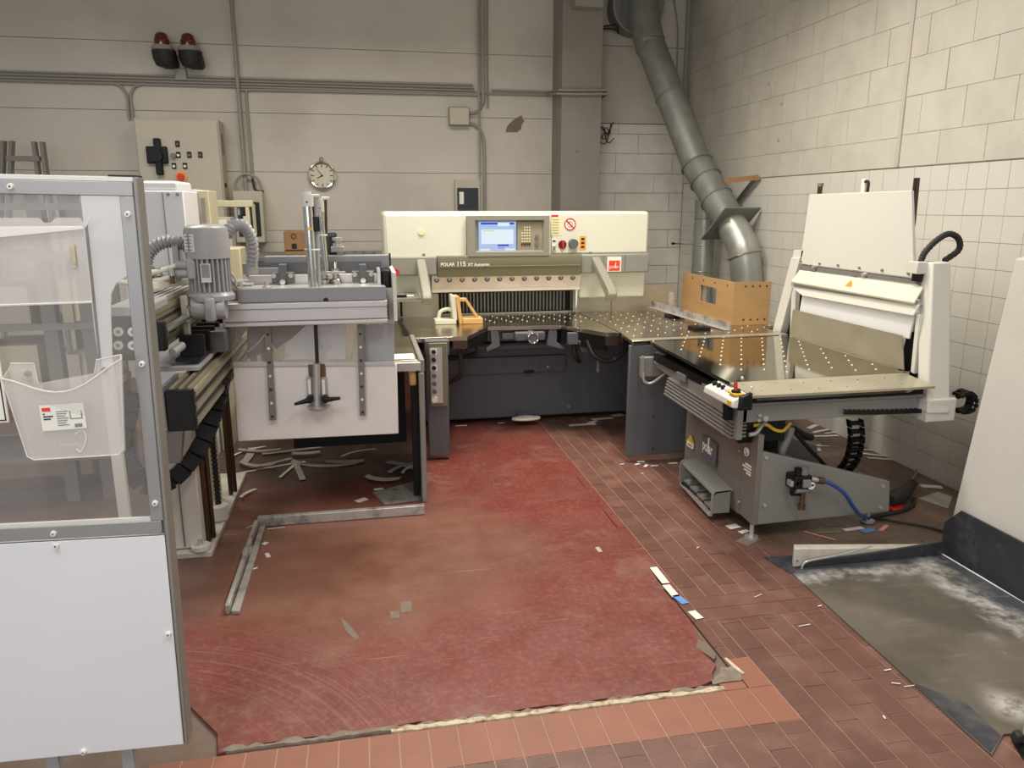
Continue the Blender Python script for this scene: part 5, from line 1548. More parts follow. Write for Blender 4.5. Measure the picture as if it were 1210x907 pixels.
# ================================================================= pile platform at the right edge
pf = thing('pile_platform', 'low steel loading platform with black raised sides and tall tilted white panels', 'platform', (2.3, 2.3, 0))
B().prism([(1.878, 2.895), (1.95, 2.93), (2.69, 2.93), (2.72, 1.5), (2.2, 1.74), (1.945, 1.765), (1.833, 1.69)], 'z', 0.001, 0.007).build('floor_plate', 'platform', pf)
B().prism([(1.838, 1.70), (1.93, 1.758), (1.945, 1.93), (1.85, 2.05)], 'z', 0.007, 0.0085).build('bare_strip', 'blacksteel', pf)
a = (2.697,2.940,0.072)
B().prism([(1.955, 0.006), (2.70, 0.006), (2.70, a[2]), (2.3, a[2]*0.62), (2.0, 0.035), (1.955, 0.02)], 'y', 2.932, 2.946).build('wedge_side', 'blacksteel', pf)
B().tube(smooth([(1.945, 2.925, 0.006), (1.952, 2.925, 0.03), (1.99, 2.925, 0.045), (2.15, 2.925, 0.06), (2.3, 2.925, 0.09)], 5), 0.005, 8).build('edge_wire', 'alu', pf)
a, c, e, g = (2.700,2.948,0.165), (2.700,2.858,0.263), (2.700,2.501,0.256), (2.700,2.451,-0.017)
B().prism([(a[1], 0.004), (a[1], a[2]), (c[1], c[2]), (1.2, c[2]-0.012), (1.2, 0.004)], 'x', 2.70, 2.712).build('side_plate', 'blacksteel', pf, bev=0.002)
B().tube([(2.699, 2.93, 0.008), (2.705, 2.2, 0.008), (2.71, 1.6, 0.008)], 0.004, 6).build('bright_weld', 'print', pf)
bt, tt = Vector((2.735,3.002,0.040)), Vector((2.883,2.950,1.426))
bt = Vector((2.735, 2.96, bt.z))
for (y1, y0, nm) in ((0.0, -0.565, 'tilted_panel'), (-0.575, -1.5, 'tilted_panel')):
    B().slab([bt+Vector((0, y1, 0)), bt+Vector((0, y0, 0)), tt+Vector((0, y0, 0)), tt+Vector((0, y1, 0))], (0.045, 0, 0.008)).build(nm, 'tiltpanel', pf, bev=0.008)
B().box(2.74, 2.80, 2.42, 2.95, 0.0, 0.14).build('panel_foot', 'blacksteel', pf)
B().box(2.74, 2.80, 1.3, 2.35, 0.0, 0.14).build('panel_foot', 'blacksteel', pf)
tt2 = (1.918,2.955,0.099)
t = thing('timber_bar', 'white painted timber bar lying along the rear edge of the platform', 'bar', (2.3, 3.0, 0))
B().hexa([(1.915, 2.95, 0.005), (2.66, 2.952, 0.005), (2.68, 2.995, 0.005), (1.94, 3.0, 0.005), (1.915, 2.95, tt2[2]), (2.66, 2.952, 0.035), (2.68, 2.995, 0.035), (1.94, 3.0, tt2[2]-0.002)]).build('bar', 'whitewood', t, bev=0.004)
B().box(1.93, 1.94, 2.948, 2.951, 0.03, 0.04).build('nail', 'greyink', t)
tag(B().prism([(1.835, 3.075), (1.87, 2.90), (2.02, 2.945), (2.06, 3.06)], 'z', 0.0, 0.0045).build('steel_plate', 'blacksteel'), 'dark flat steel sheet on the tiles under the white timber bar end', 'plate')
p = (1.915,1.674,0.000)
t = thing('corner_block', 'white block on a black base at the lower right corner of the platform', 'block', (1.99, 1.68, 0))
B().hexa([(1.935, 1.66, 0.02), (2.10, 1.56, 0.02), (2.14, 1.66, 0.02), (1.965, 1.72, 0.02), (1.935, 1.66, 0.085), (2.10, 1.56, 0.085), (2.14, 1.66, 0.085), (1.965, 1.72, 0.085)]).build('block', 'whitewood', t, bev=0.004)
B().hexa([(1.915, 1.66, 0.002), (2.10, 1.50, 0.002), (2.16, 1.68, 0.002), (1.955, 1.745, 0.002), (1.925, 1.665, 0.02), (2.10, 1.52, 0.02), (2.15, 1.67, 0.02), (1.96, 1.735, 0.02)]).build('base', 'black', t)
B().hexa([(1.925, 1.70, 0.02), (1.955, 1.70, 0.02), (1.965, 1.735, 0.02), (1.935, 1.735, 0.02), (1.93, 1.70, 0.05), (1.955, 1.70, 0.05), (1.965, 1.73, 0.05), (1.94, 1.73, 0.05)]).build('rubber_wedge', 'rubber', t, bev=0.004)

# ================================================================= gantry loader at the left
gl = thing('gantry_loader', 'grey gantry loader with a geared motor and a hanging white gripper plate', 'machine', (-0.5, 3.9, 0))
# long upper beam
ub = B().box(-0.91, -0.80, 3.02, 4.9, 1.10, 1.285).build('upper_beam', 'gold', gl, bev=0.004)
for x in (-0.90, -0.872, -0.845, -0.818):
    B().box(x, x+0.014, 3.02, 4.9, 1.285, 1.297).build('profile_ridge', 'alu', ub)
for z in (1.13, 1.19, 1.25):
    B().box(-0.80, -0.792, 3.02, 4.9, z, z+0.02).build('profile_ridge', 'gold', ub)
a, c = (-0.918,3.000,1.295), (-0.795,3.000,1.094)
pl = B().box(a[0]-0.02, c[0], 2.995, 3.02, c[2], a[2]-0.035).build('end_plate', 'black', gl, bev=0.003)
B().box(a[0]-0.02, c[0], 2.995, 3.3, a[2]-0.035, a[2]).build('end_cover', 'grey', gl, bev=0.004)
for uv in ((-0.901,2.990,1.205), (-0.907,2.990,1.154), (-0.852,2.990,1.203), (-0.857,2.990,1.152), (-0.805,2.990,1.202), (-0.811,2.990,1.151)):
    B().cyl((uv[0], 2.997, uv[2]), (uv[0], 2.985, uv[2]), 0.017, 16).build('end_bolt', 'softwhite', pl)
    B().cyl((uv[0], 2.986, uv[2]), (uv[0], 2.983, uv[2]), 0.007, 6).build('bolt_socket', 'greyink', pl)
p = (-0.779,3.050,1.169)
B().box(p[0]-0.02, p[0]+0.03, 3.02, 3.06, 1.12, 1.235).build('roller_bracket', 'black', gl, bev=0.008)
B().cyl((p[0]+0.015, 3.05, 1.19), (p[0]+0.015, 3.42, 1.19), 0.021, 16).build('shaft', 'chrome', gl)
p = (-0.781,3.050,1.083)
B().tube([(p[0]+0.01, 3.2+0.008*k, p[2]) for k in range(20)], 0.015, 12, rib=0.003).build('spring_housing', 'grey', gl)
# black gear row between the rails
B().box(-0.80, -0.70, 3.35, 4.5, 1.015, 1.03).build('gear_rail', 'black', gl)
for k in range(9):
    y = 3.4+0.12*k
    B().box(-0.79, -0.69, y, y+0.03, 1.03, 1.12).build('bracket_fin', 'black', gl)
    B().cyl((-0.72, y+0.03, 1.06), (-0.72, y+0.055, 1.06), 0.018, 12).build('guide_roller', 'conduit', gl)
# lower rail with black cap
for z in (1.155, 1.215):
    B().box(-0.80, -0.7965, 3.02, 4.9, z, z+0.012).build('profile_groove', 'slatdark', ub)
lr = B().box(-0.762, -0.668, 3.02, 4.62, 0.815, 0.965).build('lower_rail', 'gold', gl, bev=0.003)
for x in (-0.755, -0.722, -0.69):
    B().box(x, x+0.016, 3.02, 4.62, 0.965, 0.977).build('profile_ridge', 'gold', lr)
for z in (0.856, 0.912):
    B().box(-0.668, -0.6645, 3.02, 4.62, z, z+0.014).build('profile_groove', 'slatdark', lr)
for x in (-0.737, -0.704):
    B().box(x, x+0.01, 3.02, 4.62, 0.965, 0.9675).build('profile_groove', 'slatdark', lr)
for z in (0.83, 0.885, 0.94):
    B().box(-0.668, -0.659, 3.02, 4.62, z, z+0.02).build('profile_ridge', 'gold', lr)
B().box(-0.767, -0.664, 3.0, 3.022, 0.808, 0.972).build('rail_cap', 'black', gl, bev=0.003)
B().box(-0.785, -0.771, 3.0, 3.25, 0.80, 0.985).build('rail_side_plate', 'darkgrey', gl)
for z in (0.82, 0.96):
    B().cyl((-0.778, 3.0, z), (-0.778, 2.992, z), 0.005, 8).build('screw', 'screw', gl)
B().box(-0.95, -0.70, 3.3, 4.6, 0.985, 1.0).build('cover_sheet', 'grey', gl)
# columns, rods and base
bp = B().box(-1.02, -0.785, 3.6, 4.75, 0.0, 0.03).build('base_rail', 'whitewood', gl, bev=0.004)
B().box(-1.0, -0.83, 3.64, 3.86, 0.035, 0.81).build('column', 'softwhite', gl, bev=0.006)
B().box(-0.915, -0.91, 3.632, 3.64, 0.05, 0.81).build('column_seam', 'greyink', gl)
B().box(-1.0, -0.855, 4.15, 4.32, 0.035, 0.81).build('column', 'beige', gl, bev=0.006)
for x, y in ((-0.818, 3.72), (-0.805, 3.76), (-0.815, 4.36), (-0.80, 4.41)):
    B().cyl((x, y, 0.035), (x, y, 0.81), 0.0125, 12).build('guide_rod', 'brownrod', gl)
B().tube([(-0.82, 4.02, 0.08+0.012*k) for k in range(62)], 0.014, 10, rib=0.003).build('lead_screw', 'black', gl)
B().cyl((-0.82, 4.0, 0.035), (-0.82, 4.0, 0.11), 0.05, 20).build('screw_bearing', 'softwhite', gl)
B().cyl((-0.84, 3.63, 0.035), (-0.84, 3.63, 0.055), 0.045, 20).build('foot_disc', 'softwhite', gl)
B().cyl((-0.84, 3.63, 0.055), (-0.84, 3.63, 0.085), 0.012, 10).build('foot_bolt', 'screw', gl)
B().hexa([(-0.88, 3.25, 0.6), (-0.80, 3.25, 0.6), (-0.80, 3.3, 0.6), (-0.88, 3.3, 0.6), (-0.88, 3.25, 0.81), (-0.765, 3.25, 0.81), (-0.765, 3.3, 0.81), (-0.88, 3.3, 0.81)]).build('step_bracket', 'jogside', gl)
chain([(-0.677,3.650,0.873), (-0.710,3.600,0.740), (-0.764,3.550,0.603), (-0.857,3.500,0.478), (-0.965,3.450,0.431), (-1.035,3.400,0.517), (-1.062,3.400,0.647), (-1.037,3.420,0.774), (-1.007,3.450,0.871)], 0.07, 0.075, 'c', gl, n=15)
# cross beam of the gantry
YC = 3.70
cbm = B().box(-0.66, 0.103, YC, YC+0.09, 1.105, 1.215).build('cross_beam', 'alu', gl, bev=0.003)
for z0, z1 in ((1.185, 1.215), (1.105, 1.125)):
    B().box(-0.655, 0.103, YC-0.012, YC, z0, z1).build('profile_ridge', 'alu', cbm, bev=0.004)
B().box(-0.655, 0.103, YC-0.004, YC, 1.125, 1.13).build('profile_groove', 'greyink', cbm)
B().box(0.103, 0.108, YC, YC+0.09, 1.12, 1.21).build('beam_cap', 'black', cbm)
B().box(-0.585, 0.098, YC+0.0, YC+0.02, 1.217, 1.282).build('front_strip', 'midgrey', gl, bev=0.003)
B().box(-0.585, 0.098, YC+0.02, YC+0.3, 1.255, 1.27).build('carriage_plate', 'alu', gl)
B().cyl((-0.185, YC+0.001, 1.222), (-0.185, YC-0.002, 1.222), 0.012, 14).build('strip_hole', 'ink', gl)
# rear beam and its brackets
YR = 4.15
a, c = (-0.509,4.150,1.405), (0.137,4.150,1.344)
B().box(a[0], c[0], YR, YR+0.08, c[2]-0.002, a[2]-0.002).build('rear_beam', 'midgrey', gl, bev=0.003)
B().box(c[0]-0.002, c[0]+0.006, YR-0.002, YR+0.082, c[2]-0.004, a[2]+0.004).build('rear_beam_cap', 'black', gl)
a2, c2 = (-0.598,4.100,1.349), (-0.510,4.100,1.305)
B().box(a2[0], c2[0]+0.1, 4.1, 4.16, c2[2], a2[2]).build('rear_beam_step', 'midgrey', gl, bev=0.003)
a3, c3 = (-0.578,4.050,1.314), (0.090,4.050,1.246)
B().box(a3[0], c3[0], 4.05, 4.10, c3[2]-0.03, a3[2]).build('rear_profile', 'alu', gl, bev=0.003)
B().box(a3[0], c3[0], 4.12, 4.13, a3[2], a3[2]+0.06).build('rear_shade', 'darkgrey', gl)
for p in ((-0.408,4.020,1.327), (-0.007,4.020,1.321)):
    bk = B().box(p[0]-0.018, p[0]+0.018, 4.0, 4.06, 1.265, p[2]+0.045).build('bracket_post', 'darkgrey', gl, bev=0.004)
    B().box(p[0]-0.055, p[0]+0.055, 4.02, 4.06, 1.275, 1.33).build('bracket_foot', 'jogside', gl, bev=0.004)
    for dx in (-0.042, 0.042):
        B().cyl((p[0]+dx, 4.02, 1.315), (p[0]+dx, 4.005, 1.315), 0.012, 12).build('bracket_bolt', 'chrome', gl)
    B().cyl((p[0], 4.0, 1.285), (p[0], 3.985, 1.285), 0.014, 12).build('bracket_bolt', 'chrome', gl)
for (p, r_) in (((-0.206,4.000,1.326), 0.035), ((-0.144,4.020,1.323), 0.028)):
    vb = B().lathe((p[0], 4.0, 1.27), [(r_*0.9, 0), (r_, 0.02), (r_*0.6, 0.03), (r_*0.6, 0.05), (r_*1.0, 0.055), (r_*1.0, 0.075), (r_*0.4, 0.08), (r_*0.35, 0.11), (0.001, 0.112)], 16).build('valve', 'chrome', gl)
    B().cyl((p[0]-0.01, 3.97, 1.33), (p[0]+0.05, 3.95, 1.33), 0.007, 8).build('valve_lever', 'alu', gl)
a, c = (0.085,4.050,1.344), (0.121,4.050,1.246)
B().box(a[0], c[0]+0.01, 3.9, 4.12, c[2]-0.03, a[2]).build('right_end_block', 'black', gl, bev=0.012)
B().box(c[0]+0.012, c[0]+0.03, 3.72, 4.2, 1.11, a[2]).build('right_end_plate', 'softwhite', gl)
B().box(a[0]-0.02, a[0]-0.005, 3.9, 4.1, c[2]-0.02, a[2]).build('inner_end_plate', 'alu', gl)
# geared motor
mx = (-0.675,3.580,1.449)[0]
my = 3.58
za, zb_, zc, zd = (-0.664,3.580,1.581)[2], (-0.676,3.580,1.434)[2], (-0.689,3.580,1.289)[2], (-0.692,3.580,1.251)[2]
mo = B().lathe((mx, my, 0), [(0.094, zb_), (0.094, za-0.04), (0.088, za-0.015), (0.07, za-0.002), (0.001, za)], 32).build('motor_fan_cover', 'motor', gl)
a, c = (-0.716,3.490,1.540), (-0.685,3.490,1.465)
B().slab([(mx-0.083, my-0.047, c[2]), (mx-0.035, my-0.09, c[2]), (mx-0.035, my-0.09, a[2]), (mx-0.083, my-0.047, a[2])], (-0.001, -0.003, 0)).build('rating_label', 'print', mo)
for k in range(5):
    z = a[2]-0.012-0.014*k
    B().slab([(mx-0.078, my-0.0515, z), (mx-0.045, my-0.081, z), (mx-0.045, my-0.081, z+0.003), (mx-0.078, my-0.0515, z+0.003)], (-0.001, -0.0045, 0)).build('label_line', 'greyink', mo)
mb = B().lathe((mx, my, 0), [(0.078, zc), (0.078, zb_)], 28).build('motor_body', 'greyink', gl)
for k in range(26):
    an = 2*math.pi*k/26
    d = Vector((math.cos(an), math.sin(an), 0))
    n = Vector((-d.y, d.x, 0))*0.004
    o_ = Vector((mx, my, 0))
    B().hexa([o_+d*0.07-n+Vector((0, 0, zc)), o_+d*0.09-n+Vector((0, 0, zc)), o_+d*0.09+n+Vector((0, 0, zc)), o_+d*0.07+n+Vector((0, 0, zc)), o_+d*0.07-n+Vector((0, 0, zb_)), o_+d*0.09-n+Vector((0, 0, zb_)), o_+d*0.09+n+Vector((0, 0, zb_)), o_+d*0.07+n+Vector((0, 0, zb_))]).build('cooling_fin', 'motor', mb)
a, c = (-0.692,3.470,1.416), (-0.651,3.470,1.336)
B().box(a[0], c[0], my-0.105, my-0.085, c[2], a[2]).build('motor_nameplate', 'alu', gl)
B().box(a[0]+0.004, c[0]-0.004, my-0.1062, my-0.105, c[2]+0.02, a[2]-0.004).build('nameplate_print', 'conduit', gl)
B().lathe((mx, my, 0), [(0.05, zd-0.012), (0.098, zd), (0.1, zd+0.02), (0.085, zc)], 28).build('motor_flange', 'motor', gl)
a, c = (-0.693,3.500,1.271), (-0.646,3.500,1.162)
gb = B().box(a[0], c[0], 3.47, 3.62, c[2], a[2]).build('gearbox', 'motor', gl, bev=0.014, seg=3)
zm = (a[2]+c[2])/2
B().cyl((a[0]-0.06, 3.54, zm), (a[0], 3.54, zm), 0.05, 24).build('gearbox_hub', 'motor', gl)
B().cyl((c[0], 3.54, zm), (c[0]+0.035, 3.54, zm), 0.05, 24).build('gearbox_hub', 'motor', gl)
B().box(a[0]+0.01, c[0]-0.015, 3.467, 3.471, zm-0.035, zm+0.01).build('gearbox_plate', 'conduit', gl)
B().box(a[0]+0.02, a[0]+0.04, 3.48, 3.52, a[2], zc-0.01).build('gearbox_clip', 'motor', gl)
a, c = (-0.779,3.500,1.284), (-0.753,3.500,1.067)
B().box(a[0], c[0], 3.44, 3.475, c[2], a[2]).build('rusty_mount', 'rust', gl, bev=0.004)
for q in ((-0.734,3.480,1.237), (-0.736,3.480,1.175)):
    B().cyl((q[0]-0.01, 3.44, q[2]), (q[0]-0.01, 3.425, q[2]), 0.009, 10).build('mount_bolt', 'chrome', gl)
# junction box with glands left of the motor
a, c = (-0.823,3.600,1.493), (-0.810,3.600,1.338)
B().box(a[0], c[0]+0.012, 3.58, 3.72, c[2], a[2]).build('terminal_plate', 'grey', gl, bev=0.004)
a, c = (-0.755,3.500,1.436), (-0.715,3.500,1.345)
B().box(a[0], c[0], 3.50, 3.6, c[2], a[2]).build('terminal_box', 'motor', gl, bev=0.01)
for q in ((-0.764,3.500,1.408), (-0.767,3.500,1.371)):
    B().cyl((q[0]-0.035, 3.53, q[2]), (q[0]+0.015, 3.53, q[2]), 0.02, 14).build('cable_gland', 'grey', gl)
    B().tube(smooth([(q[0]-0.03, 3.53, q[2]), (q[0]-0.09, 3.5, q[2]-0.02), (q[0]-0.18, 3.45, q[2]-0.03), (q[0]-0.28, 3.4, q[2]-0.01)], 6), 0.0115, 10).build('grey_cable', 'ivory', gl)
def ribbed(pts, r, nm='corrugated_hose'):
    P = smooth(pts, 7)
    return B().tube(P, r, 14, rib=0.005).build(nm, 'grey', gl)
ribbed([(-0.940,3.600,1.369), (-0.933,3.600,1.439), (-0.893,3.600,1.487), (-0.836,3.600,1.508), (-0.787,3.600,1.500), (-0.754,3.600,1.478)], 0.026)
ribbed([(-0.600,3.620,1.528), (-0.573,3.650,1.568), (-0.537,3.700,1.570), (-0.513,3.750,1.523), (-0.514,3.800,1.450), (-0.533,3.850,1.383)], 0.024)
p = (-0.540,3.860,1.358)
B().cyl((p[0], 3.86, p[2]-0.02), (p[0], 3.86, p[2]+0.03), 0.036, 16).build('hose_coupling', 'grey', gl)
for q in ((-0.897,3.450,1.381), (-0.867,3.450,1.381), (-0.814,3.450,1.380)):
    B().cyl((q[0], 3.5, q[2]-0.05), (q[0], 3.5, q[2]), 0.009, 10).build('air_fitting', 'brass', gl)
    B().cyl((q[0], 3.5, q[2]-0.015), (q[0], 3.5, q[2]+0.02), 0.014, 10).build('fitting_nut', 'chrome', gl)
a, c = Vector((-0.888,3.400,1.315)), Vector((-0.731,3.700,1.312))
B().slab([a, c, c+Vector((0, 0.02, 0.03)), a+Vector((0, 0.02, 0.03))], (0, 0.03, 0.0)).build('upper_guide_strip', 'ivory', gl, bev=0.003)
B().tube(smooth([(-0.616,3.660,1.375), (-0.595,3.700,1.344), (-0.589,3.720,1.311), (-0.600,3.730,1.287)], 5), 0.007, 8).build('thin_cable', 'ivory', gl)
B().tube(smooth([(-0.617,3.660,1.360), (-0.608,3.700,1.325), (-0.589,3.730,1.287)], 5), 0.006, 8).build('thin_cable', 'conduit', gl)
for u_ in ((-0.607,3.750,1.289), (-0.581,3.780,1.294), (-0.458,3.750,1.286)):
    B().lathe((u_[0], 3.77, 1.27), [(0.02, 0), (0.024, 0.015), (0.012, 0.02), (0.012, 0.04), (0.001, 0.042)], 12).build('small_valve', 'alu', gl)
# pneumatic cylinders
def cyl_unit(p0, p1, r, lab=None):
    p0, p1 = Vector(p0), Vector(p1)
    d = (p1-p0).normalized()
    c = B().cyl(p0, p1, r, 20).build('pneumatic_cylinder', 'chrome', gl)
    B().cyl(p0-d*0.01, p0+d*0.045, r*1.28, 20).build('cylinder_head', 'softwhite', c)
    B().cyl(p0-d*0.026, p0-d*0.008, r*0.9, 20).build('cylinder_cap', 'softwhite', c)
    B().cyl(p0+d*0.025+Vector((0, -r*1.2, 0)), p0+d*0.025+Vector((0, -r*1.33, 0)), r*0.2, 10).build('port', 'ink', c)
    return c
YB2 = 3.86
cyl_unit((-0.252,3.820,1.701), (-0.246,3.820,1.259), 0.0235)
cyl_unit((-0.203,3.980,1.674), (-0.192,3.980,1.336), 0.016)
for a_, c_, r_, m in (((-0.214,3.850,1.705), (-0.223,3.850,1.255), 0.010, 'grey'), ((-0.174,4.000,1.695), (-0.185,4.000,1.334), 0.007, 'brownrod'), ((-0.234,3.860,1.682), (-0.228,3.860,1.254), 0.009, 'ink')):
    B().cyl(a_, c_, r_, 10).build('cylinder_rod', m, gl)
    B().cyl(Vector(a_)-Vector((0.018, 0, 0)), Vector(a_)+Vector((0.018, 0, 0)), 0.009, 8).build('rod_joint', 'softwhite', gl)
p = (-0.221,3.840,1.574)
B().box(p[0]-0.012, p[0]+0.02, 3.82, 3.86, p[2]-0.035, p[2]+0.035).build('sensor', 'black', gl, bev=0.004)
p = (-0.245,3.795,1.552)
B().box(p[0]-0.008, p[0]+0.012, 3.793, 3.80, p[2]-0.007, p[2]+0.007).build('yellow_tape', 'yellow', gl)
for q, r_ in (((-0.243,3.830,1.454), 0.031), ((-0.199,3.980,1.517), 0.022)):
    B().ring(q, (0.05, 0, 1), r_, 0.004, 24, 6).build('cable_tie', 'print', gl)
# hanging plates below the beam
YP = 3.76
a, c, e, g = (-0.642,3.760,0.915), (0.141,3.760,0.885), (0.137,3.760,0.521), (-0.649,3.760,0.527)
gp = B().slab([a, c, e, g], (0, 0.018, 0)).build('gripper_plate', 'offwhite', gl, bev=0.005)
B().slab([(-0.022,3.800,1.085), (0.136,3.800,1.080), (0.129,3.800,0.868), (-0.031,3.800,0.874), (-0.027,3.800,0.969)], (0, 0.01, 0)).build('right_hanging_plate', 'grey', gl)
B().slab([(0.098,3.830,1.260), (0.144,3.830,1.259), (0.130,3.830,0.862), (0.083,3.830,0.864)], (0, 0.01, 0)).build('right_edge_plate', 'softwhite', gl)
B().slab([(-0.407,3.840,1.085), (-0.101,3.840,1.081), (-0.114,3.840,0.904), (-0.406,3.840,0.915), (-0.401,3.840,0.988), (-0.294,3.840,1.082)], (0, 0.01, 0)).build('centre_hanging_plate', 'white', gl)
for p in ((-0.225,3.840,1.076), (-0.184,3.840,1.075), (-0.226,3.840,0.973), (-0.185,3.840,0.972), (-0.396,3.840,0.941)):
    B().cyl((p[0], 3.84, p[2]), (p[0], 3.832, p[2]), 0.008, 12).build('plate_screw', 'alu', gl)
B().slab([(-0.585,3.920,1.082), (-0.275,3.920,1.074), (-0.456,3.920,0.954), (-0.598,3.920,0.911)], (0, 0.01, 0)).build('dark_gusset', 'jogside', gl)
B().slab([(-0.650,3.900,1.087), (-0.634,3.900,1.087), (-0.642,3.900,0.985), (-0.658,3.900,0.986)], (0, 0.01, 0)).build('left_small_plate', 'grey', gl)
B().tube(smooth([(-0.478,3.860,1.008), (-0.435,3.860,0.930), (-0.377,3.860,0.880)], 6), 0.006, 8).build('white_tube', 'ivory', gl)
B().tube(smooth([(-0.582,3.860,0.956), (-0.535,3.860,0.997), (-0.496,3.860,1.038)], 6), 0.004, 8).build('white_tube', 'ivory', gl)
B().tube(smooth([(-0.053,3.860,1.038), (-0.069,3.860,0.960), (-0.098,3.860,0.882)], 6), 0.006, 8).build('white_tube', 'ivory', gl)
B().slab([(-0.641,3.752,1.109), (-0.021,3.752,1.092), (-0.039,3.752,0.889), (-0.642,3.752,0.904)], (0, 0.005, 0)).build('acrylic_sheet', 'acrylic', gl)
B().slab([(-0.639,3.750,0.929), (0.128,3.750,0.900), (0.132,3.750,0.883), (-0.641,3.750,0.908)], (0, 0.012, 0)).build('plate_top_edge', 'alu', gl)
for q in ([(-0.476,3.730,1.108), (-0.453,3.730,1.107), (-0.458,3.730,0.634), (-0.489,3.730,0.635)], [(-0.046,3.730,1.096), (-0.017,3.730,1.095), (-0.025,3.730,0.633), (-0.054,3.730,0.634)]):
    gbar = B().slab(q, (0, 0.016, 0)).build('guide_bar', 'jogside', gl)
    t0, t1 = Vector(q[0]).lerp(Vector(q[1]), .5), Vector(q[3]).lerp(Vector(q[2]), .5)
    for k in range(7):
        p = t0.lerp(t1, 0.1+0.143*k)
        B().cyl(p, p+Vector((0, -0.004, 0)), 0.0065, 10).build('bar_hole', 'ink' if k % 2 == 0 else 'print', gbar)
a, c = (-0.242,3.730,1.101), (-0.245,3.730,0.897)
B().cyl(a, c, 0.009, 12).build('spindle', 'ink', gl)
a, c = (-0.247,3.710,0.914), (-0.257,3.710,0.706)
B().cyl(a, c, 0.0175, 16).build('spindle_tube', 'alu', gl)
a, c = (-0.290,3.750,0.903), (-0.209,3.750,0.840)
B().box(a[0], c[0], 3.748, 3.757, c[2], a[2]).build('brown_pad', 'brass', gl)
for (ua, uc) in (((-0.301,3.740,0.842), (-0.276,3.740,0.721)), ((-0.237,3.740,0.839), (-0.207,3.740,0.718))):
    sl = B().box(ua[0], uc[0], 3.735, 3.75, uc[2], ua[2]).build('slotted_plate', 'grey', gl, bev=0.003)
    xm = (ua[0]+uc[0])/2
    B().box(xm-0.007, xm+0.007, 3.732, 3.736, uc[2]+0.03, ua[2]-0.012).build('slot', 'print', sl)
p = (-0.252,3.720,0.699)
B().lathe((p[0], 3.72, p[2]), [(0.03, -0.022), (0.05, -0.012), (0.055, 0.0), (0.03, 0.006)], 24).build('clamp_disc', 'alu', gl)
for (a_, c_) in (((-0.288,3.700,0.740), (-0.360,3.680,0.723)), ((-0.216,3.700,0.737), (-0.142,3.680,0.743))):
    a_, c_ = Vector(a_), Vector(c_)
    B().cyl(a_+Vector((0, 0.03, 0)), a_+Vector((0, -0.02, 0)), 0.018, 14).build('lever_hub', 'black', gl)
    B().tube([a_+Vector((0, -0.01, 0)), a_.lerp(c_, 0.4)+Vector((0, -0.01, 0)), c_], [0.014, 0.011, 0.007], 10).build('clamp_lever', 'black', gl)
# support of the gantry end
B().box(-0.78, -0.64, 3.62, 4.3, 1.0, 1.10).build('gantry_carriage', 'darkgrey', gl, bev=0.005)
B().box(-0.70, -0.55, 3.95, 4.25, 1.10, 1.28).build('carriage_block', 'midgrey', gl, bev=0.005)

# white end board of the loader seen through the window
a = (-0.937,2.900,1.706)
wbd = thing('white_board', 'tall white machine cover standing behind the acrylic window of the guard', 'panel', (-0.9, 2.9, 0))
pts = [(-0.941,2.900,1.736), (-0.744,2.900,1.738), (-0.754,2.900,1.424), (-0.819,2.900,1.419), (-0.861,2.900,1.393), (-0.884,2.900,1.355), (-0.893,2.900,1.301), (-0.911,2.900,1.067), (-0.950,2.900,1.069), (-0.953,2.900,1.217)]
B().slab(pts, (0, 0.012, 0)).build('sheet', 'white', wbd)
a, c = Vector((-0.953,2.910,1.067)), Vector((-0.914,2.910,1.065))
B().box(a.x, c.x, 2.905, 2.93, 0.0, a.z+0.02).build('stand', 'softwhite', wbd)
B().slab([(-0.939,2.895,1.601), (-0.931,2.895,1.601), (-0.943,2.895,1.070), (-0.951,2.895,1.070)], (0, 0.01, 0)).build('dark_edge', 'darkgrey', wbd)

# ================================================================= guard with acrylic window (left foreground)
gd = thing('machine_guard', 'white and grey safety guard with an acrylic window in the left foreground', 'guard', (-0.556, 2.0, 0.0))
gd.rotation_euler = (0, R(1.03), R(-1.0))
ORI[gd.name] = Vector((0, 0, 0))
Z0g, Z1g, Z2g = 0.165, 0.812, 1.722
XL = -0.95
B().box(XL, -0.008, -0.004, 0.012, Z0g+0.006, Z1g-0.004).build('lower_sheet', 'white', gd, bev=0.002)
B().box(XL, 0.0, 0.012, 0.045, Z0g, Z0g+0.04).build('bottom_rail', 'grey', gd)
B().box(-0.006, 0.004, -0.003, 0.055, Z0g, Z2g).build('right_stile', 'jog', gd, bev=0.003)
B().box(XL, 0.0, 0.0, 0.05, Z2g-0.012, Z2g).build('top_rail', 'softwhite', gd, bev=0.002)
B().box(XL, -0.006, -0.006, 0.01, Z2g-0.045, Z2g-0.012).build('window_border', 'strip', gd, bev=0.002)
B().box(-0.038, -0.006, -0.006, 0.01, Z1g+0.038, Z2g-0.045).build('window_border', 'strip', gd, bev=0.002)
B().box(XL, -0.012, -0.006, 0.01, Z1g+0.002, Z1g+0.038).build('window_border', 'strip', gd, bev=0.002)
B().box(XL, -0.038, -0.001, 0.004, Z1g+0.038, Z2g-0.045).build('acrylic_window', 'acrylic', gd)
B().box(XL, -0.038, -0.004, 0.006, Z1g+0.038, Z1g+0.048).build('sill_edge', 'holderedge', gd)
B().box(-0.06, 0.002, 0.0, 0.05, Z2g, Z2g+0.004).build('corner_cap', 'ink', gd)
def gscrew(x, z):
    o = B().cyl((x, -0.004, z), (x, -0.013, z), 0.0085, 16, 0.006).build('cap_screw', 'print', gd)
    B().cyl((x, -0.0128, z), (x, -0.0135, z), 0.0032, 6).build('screw_socket', 'greyink', o)
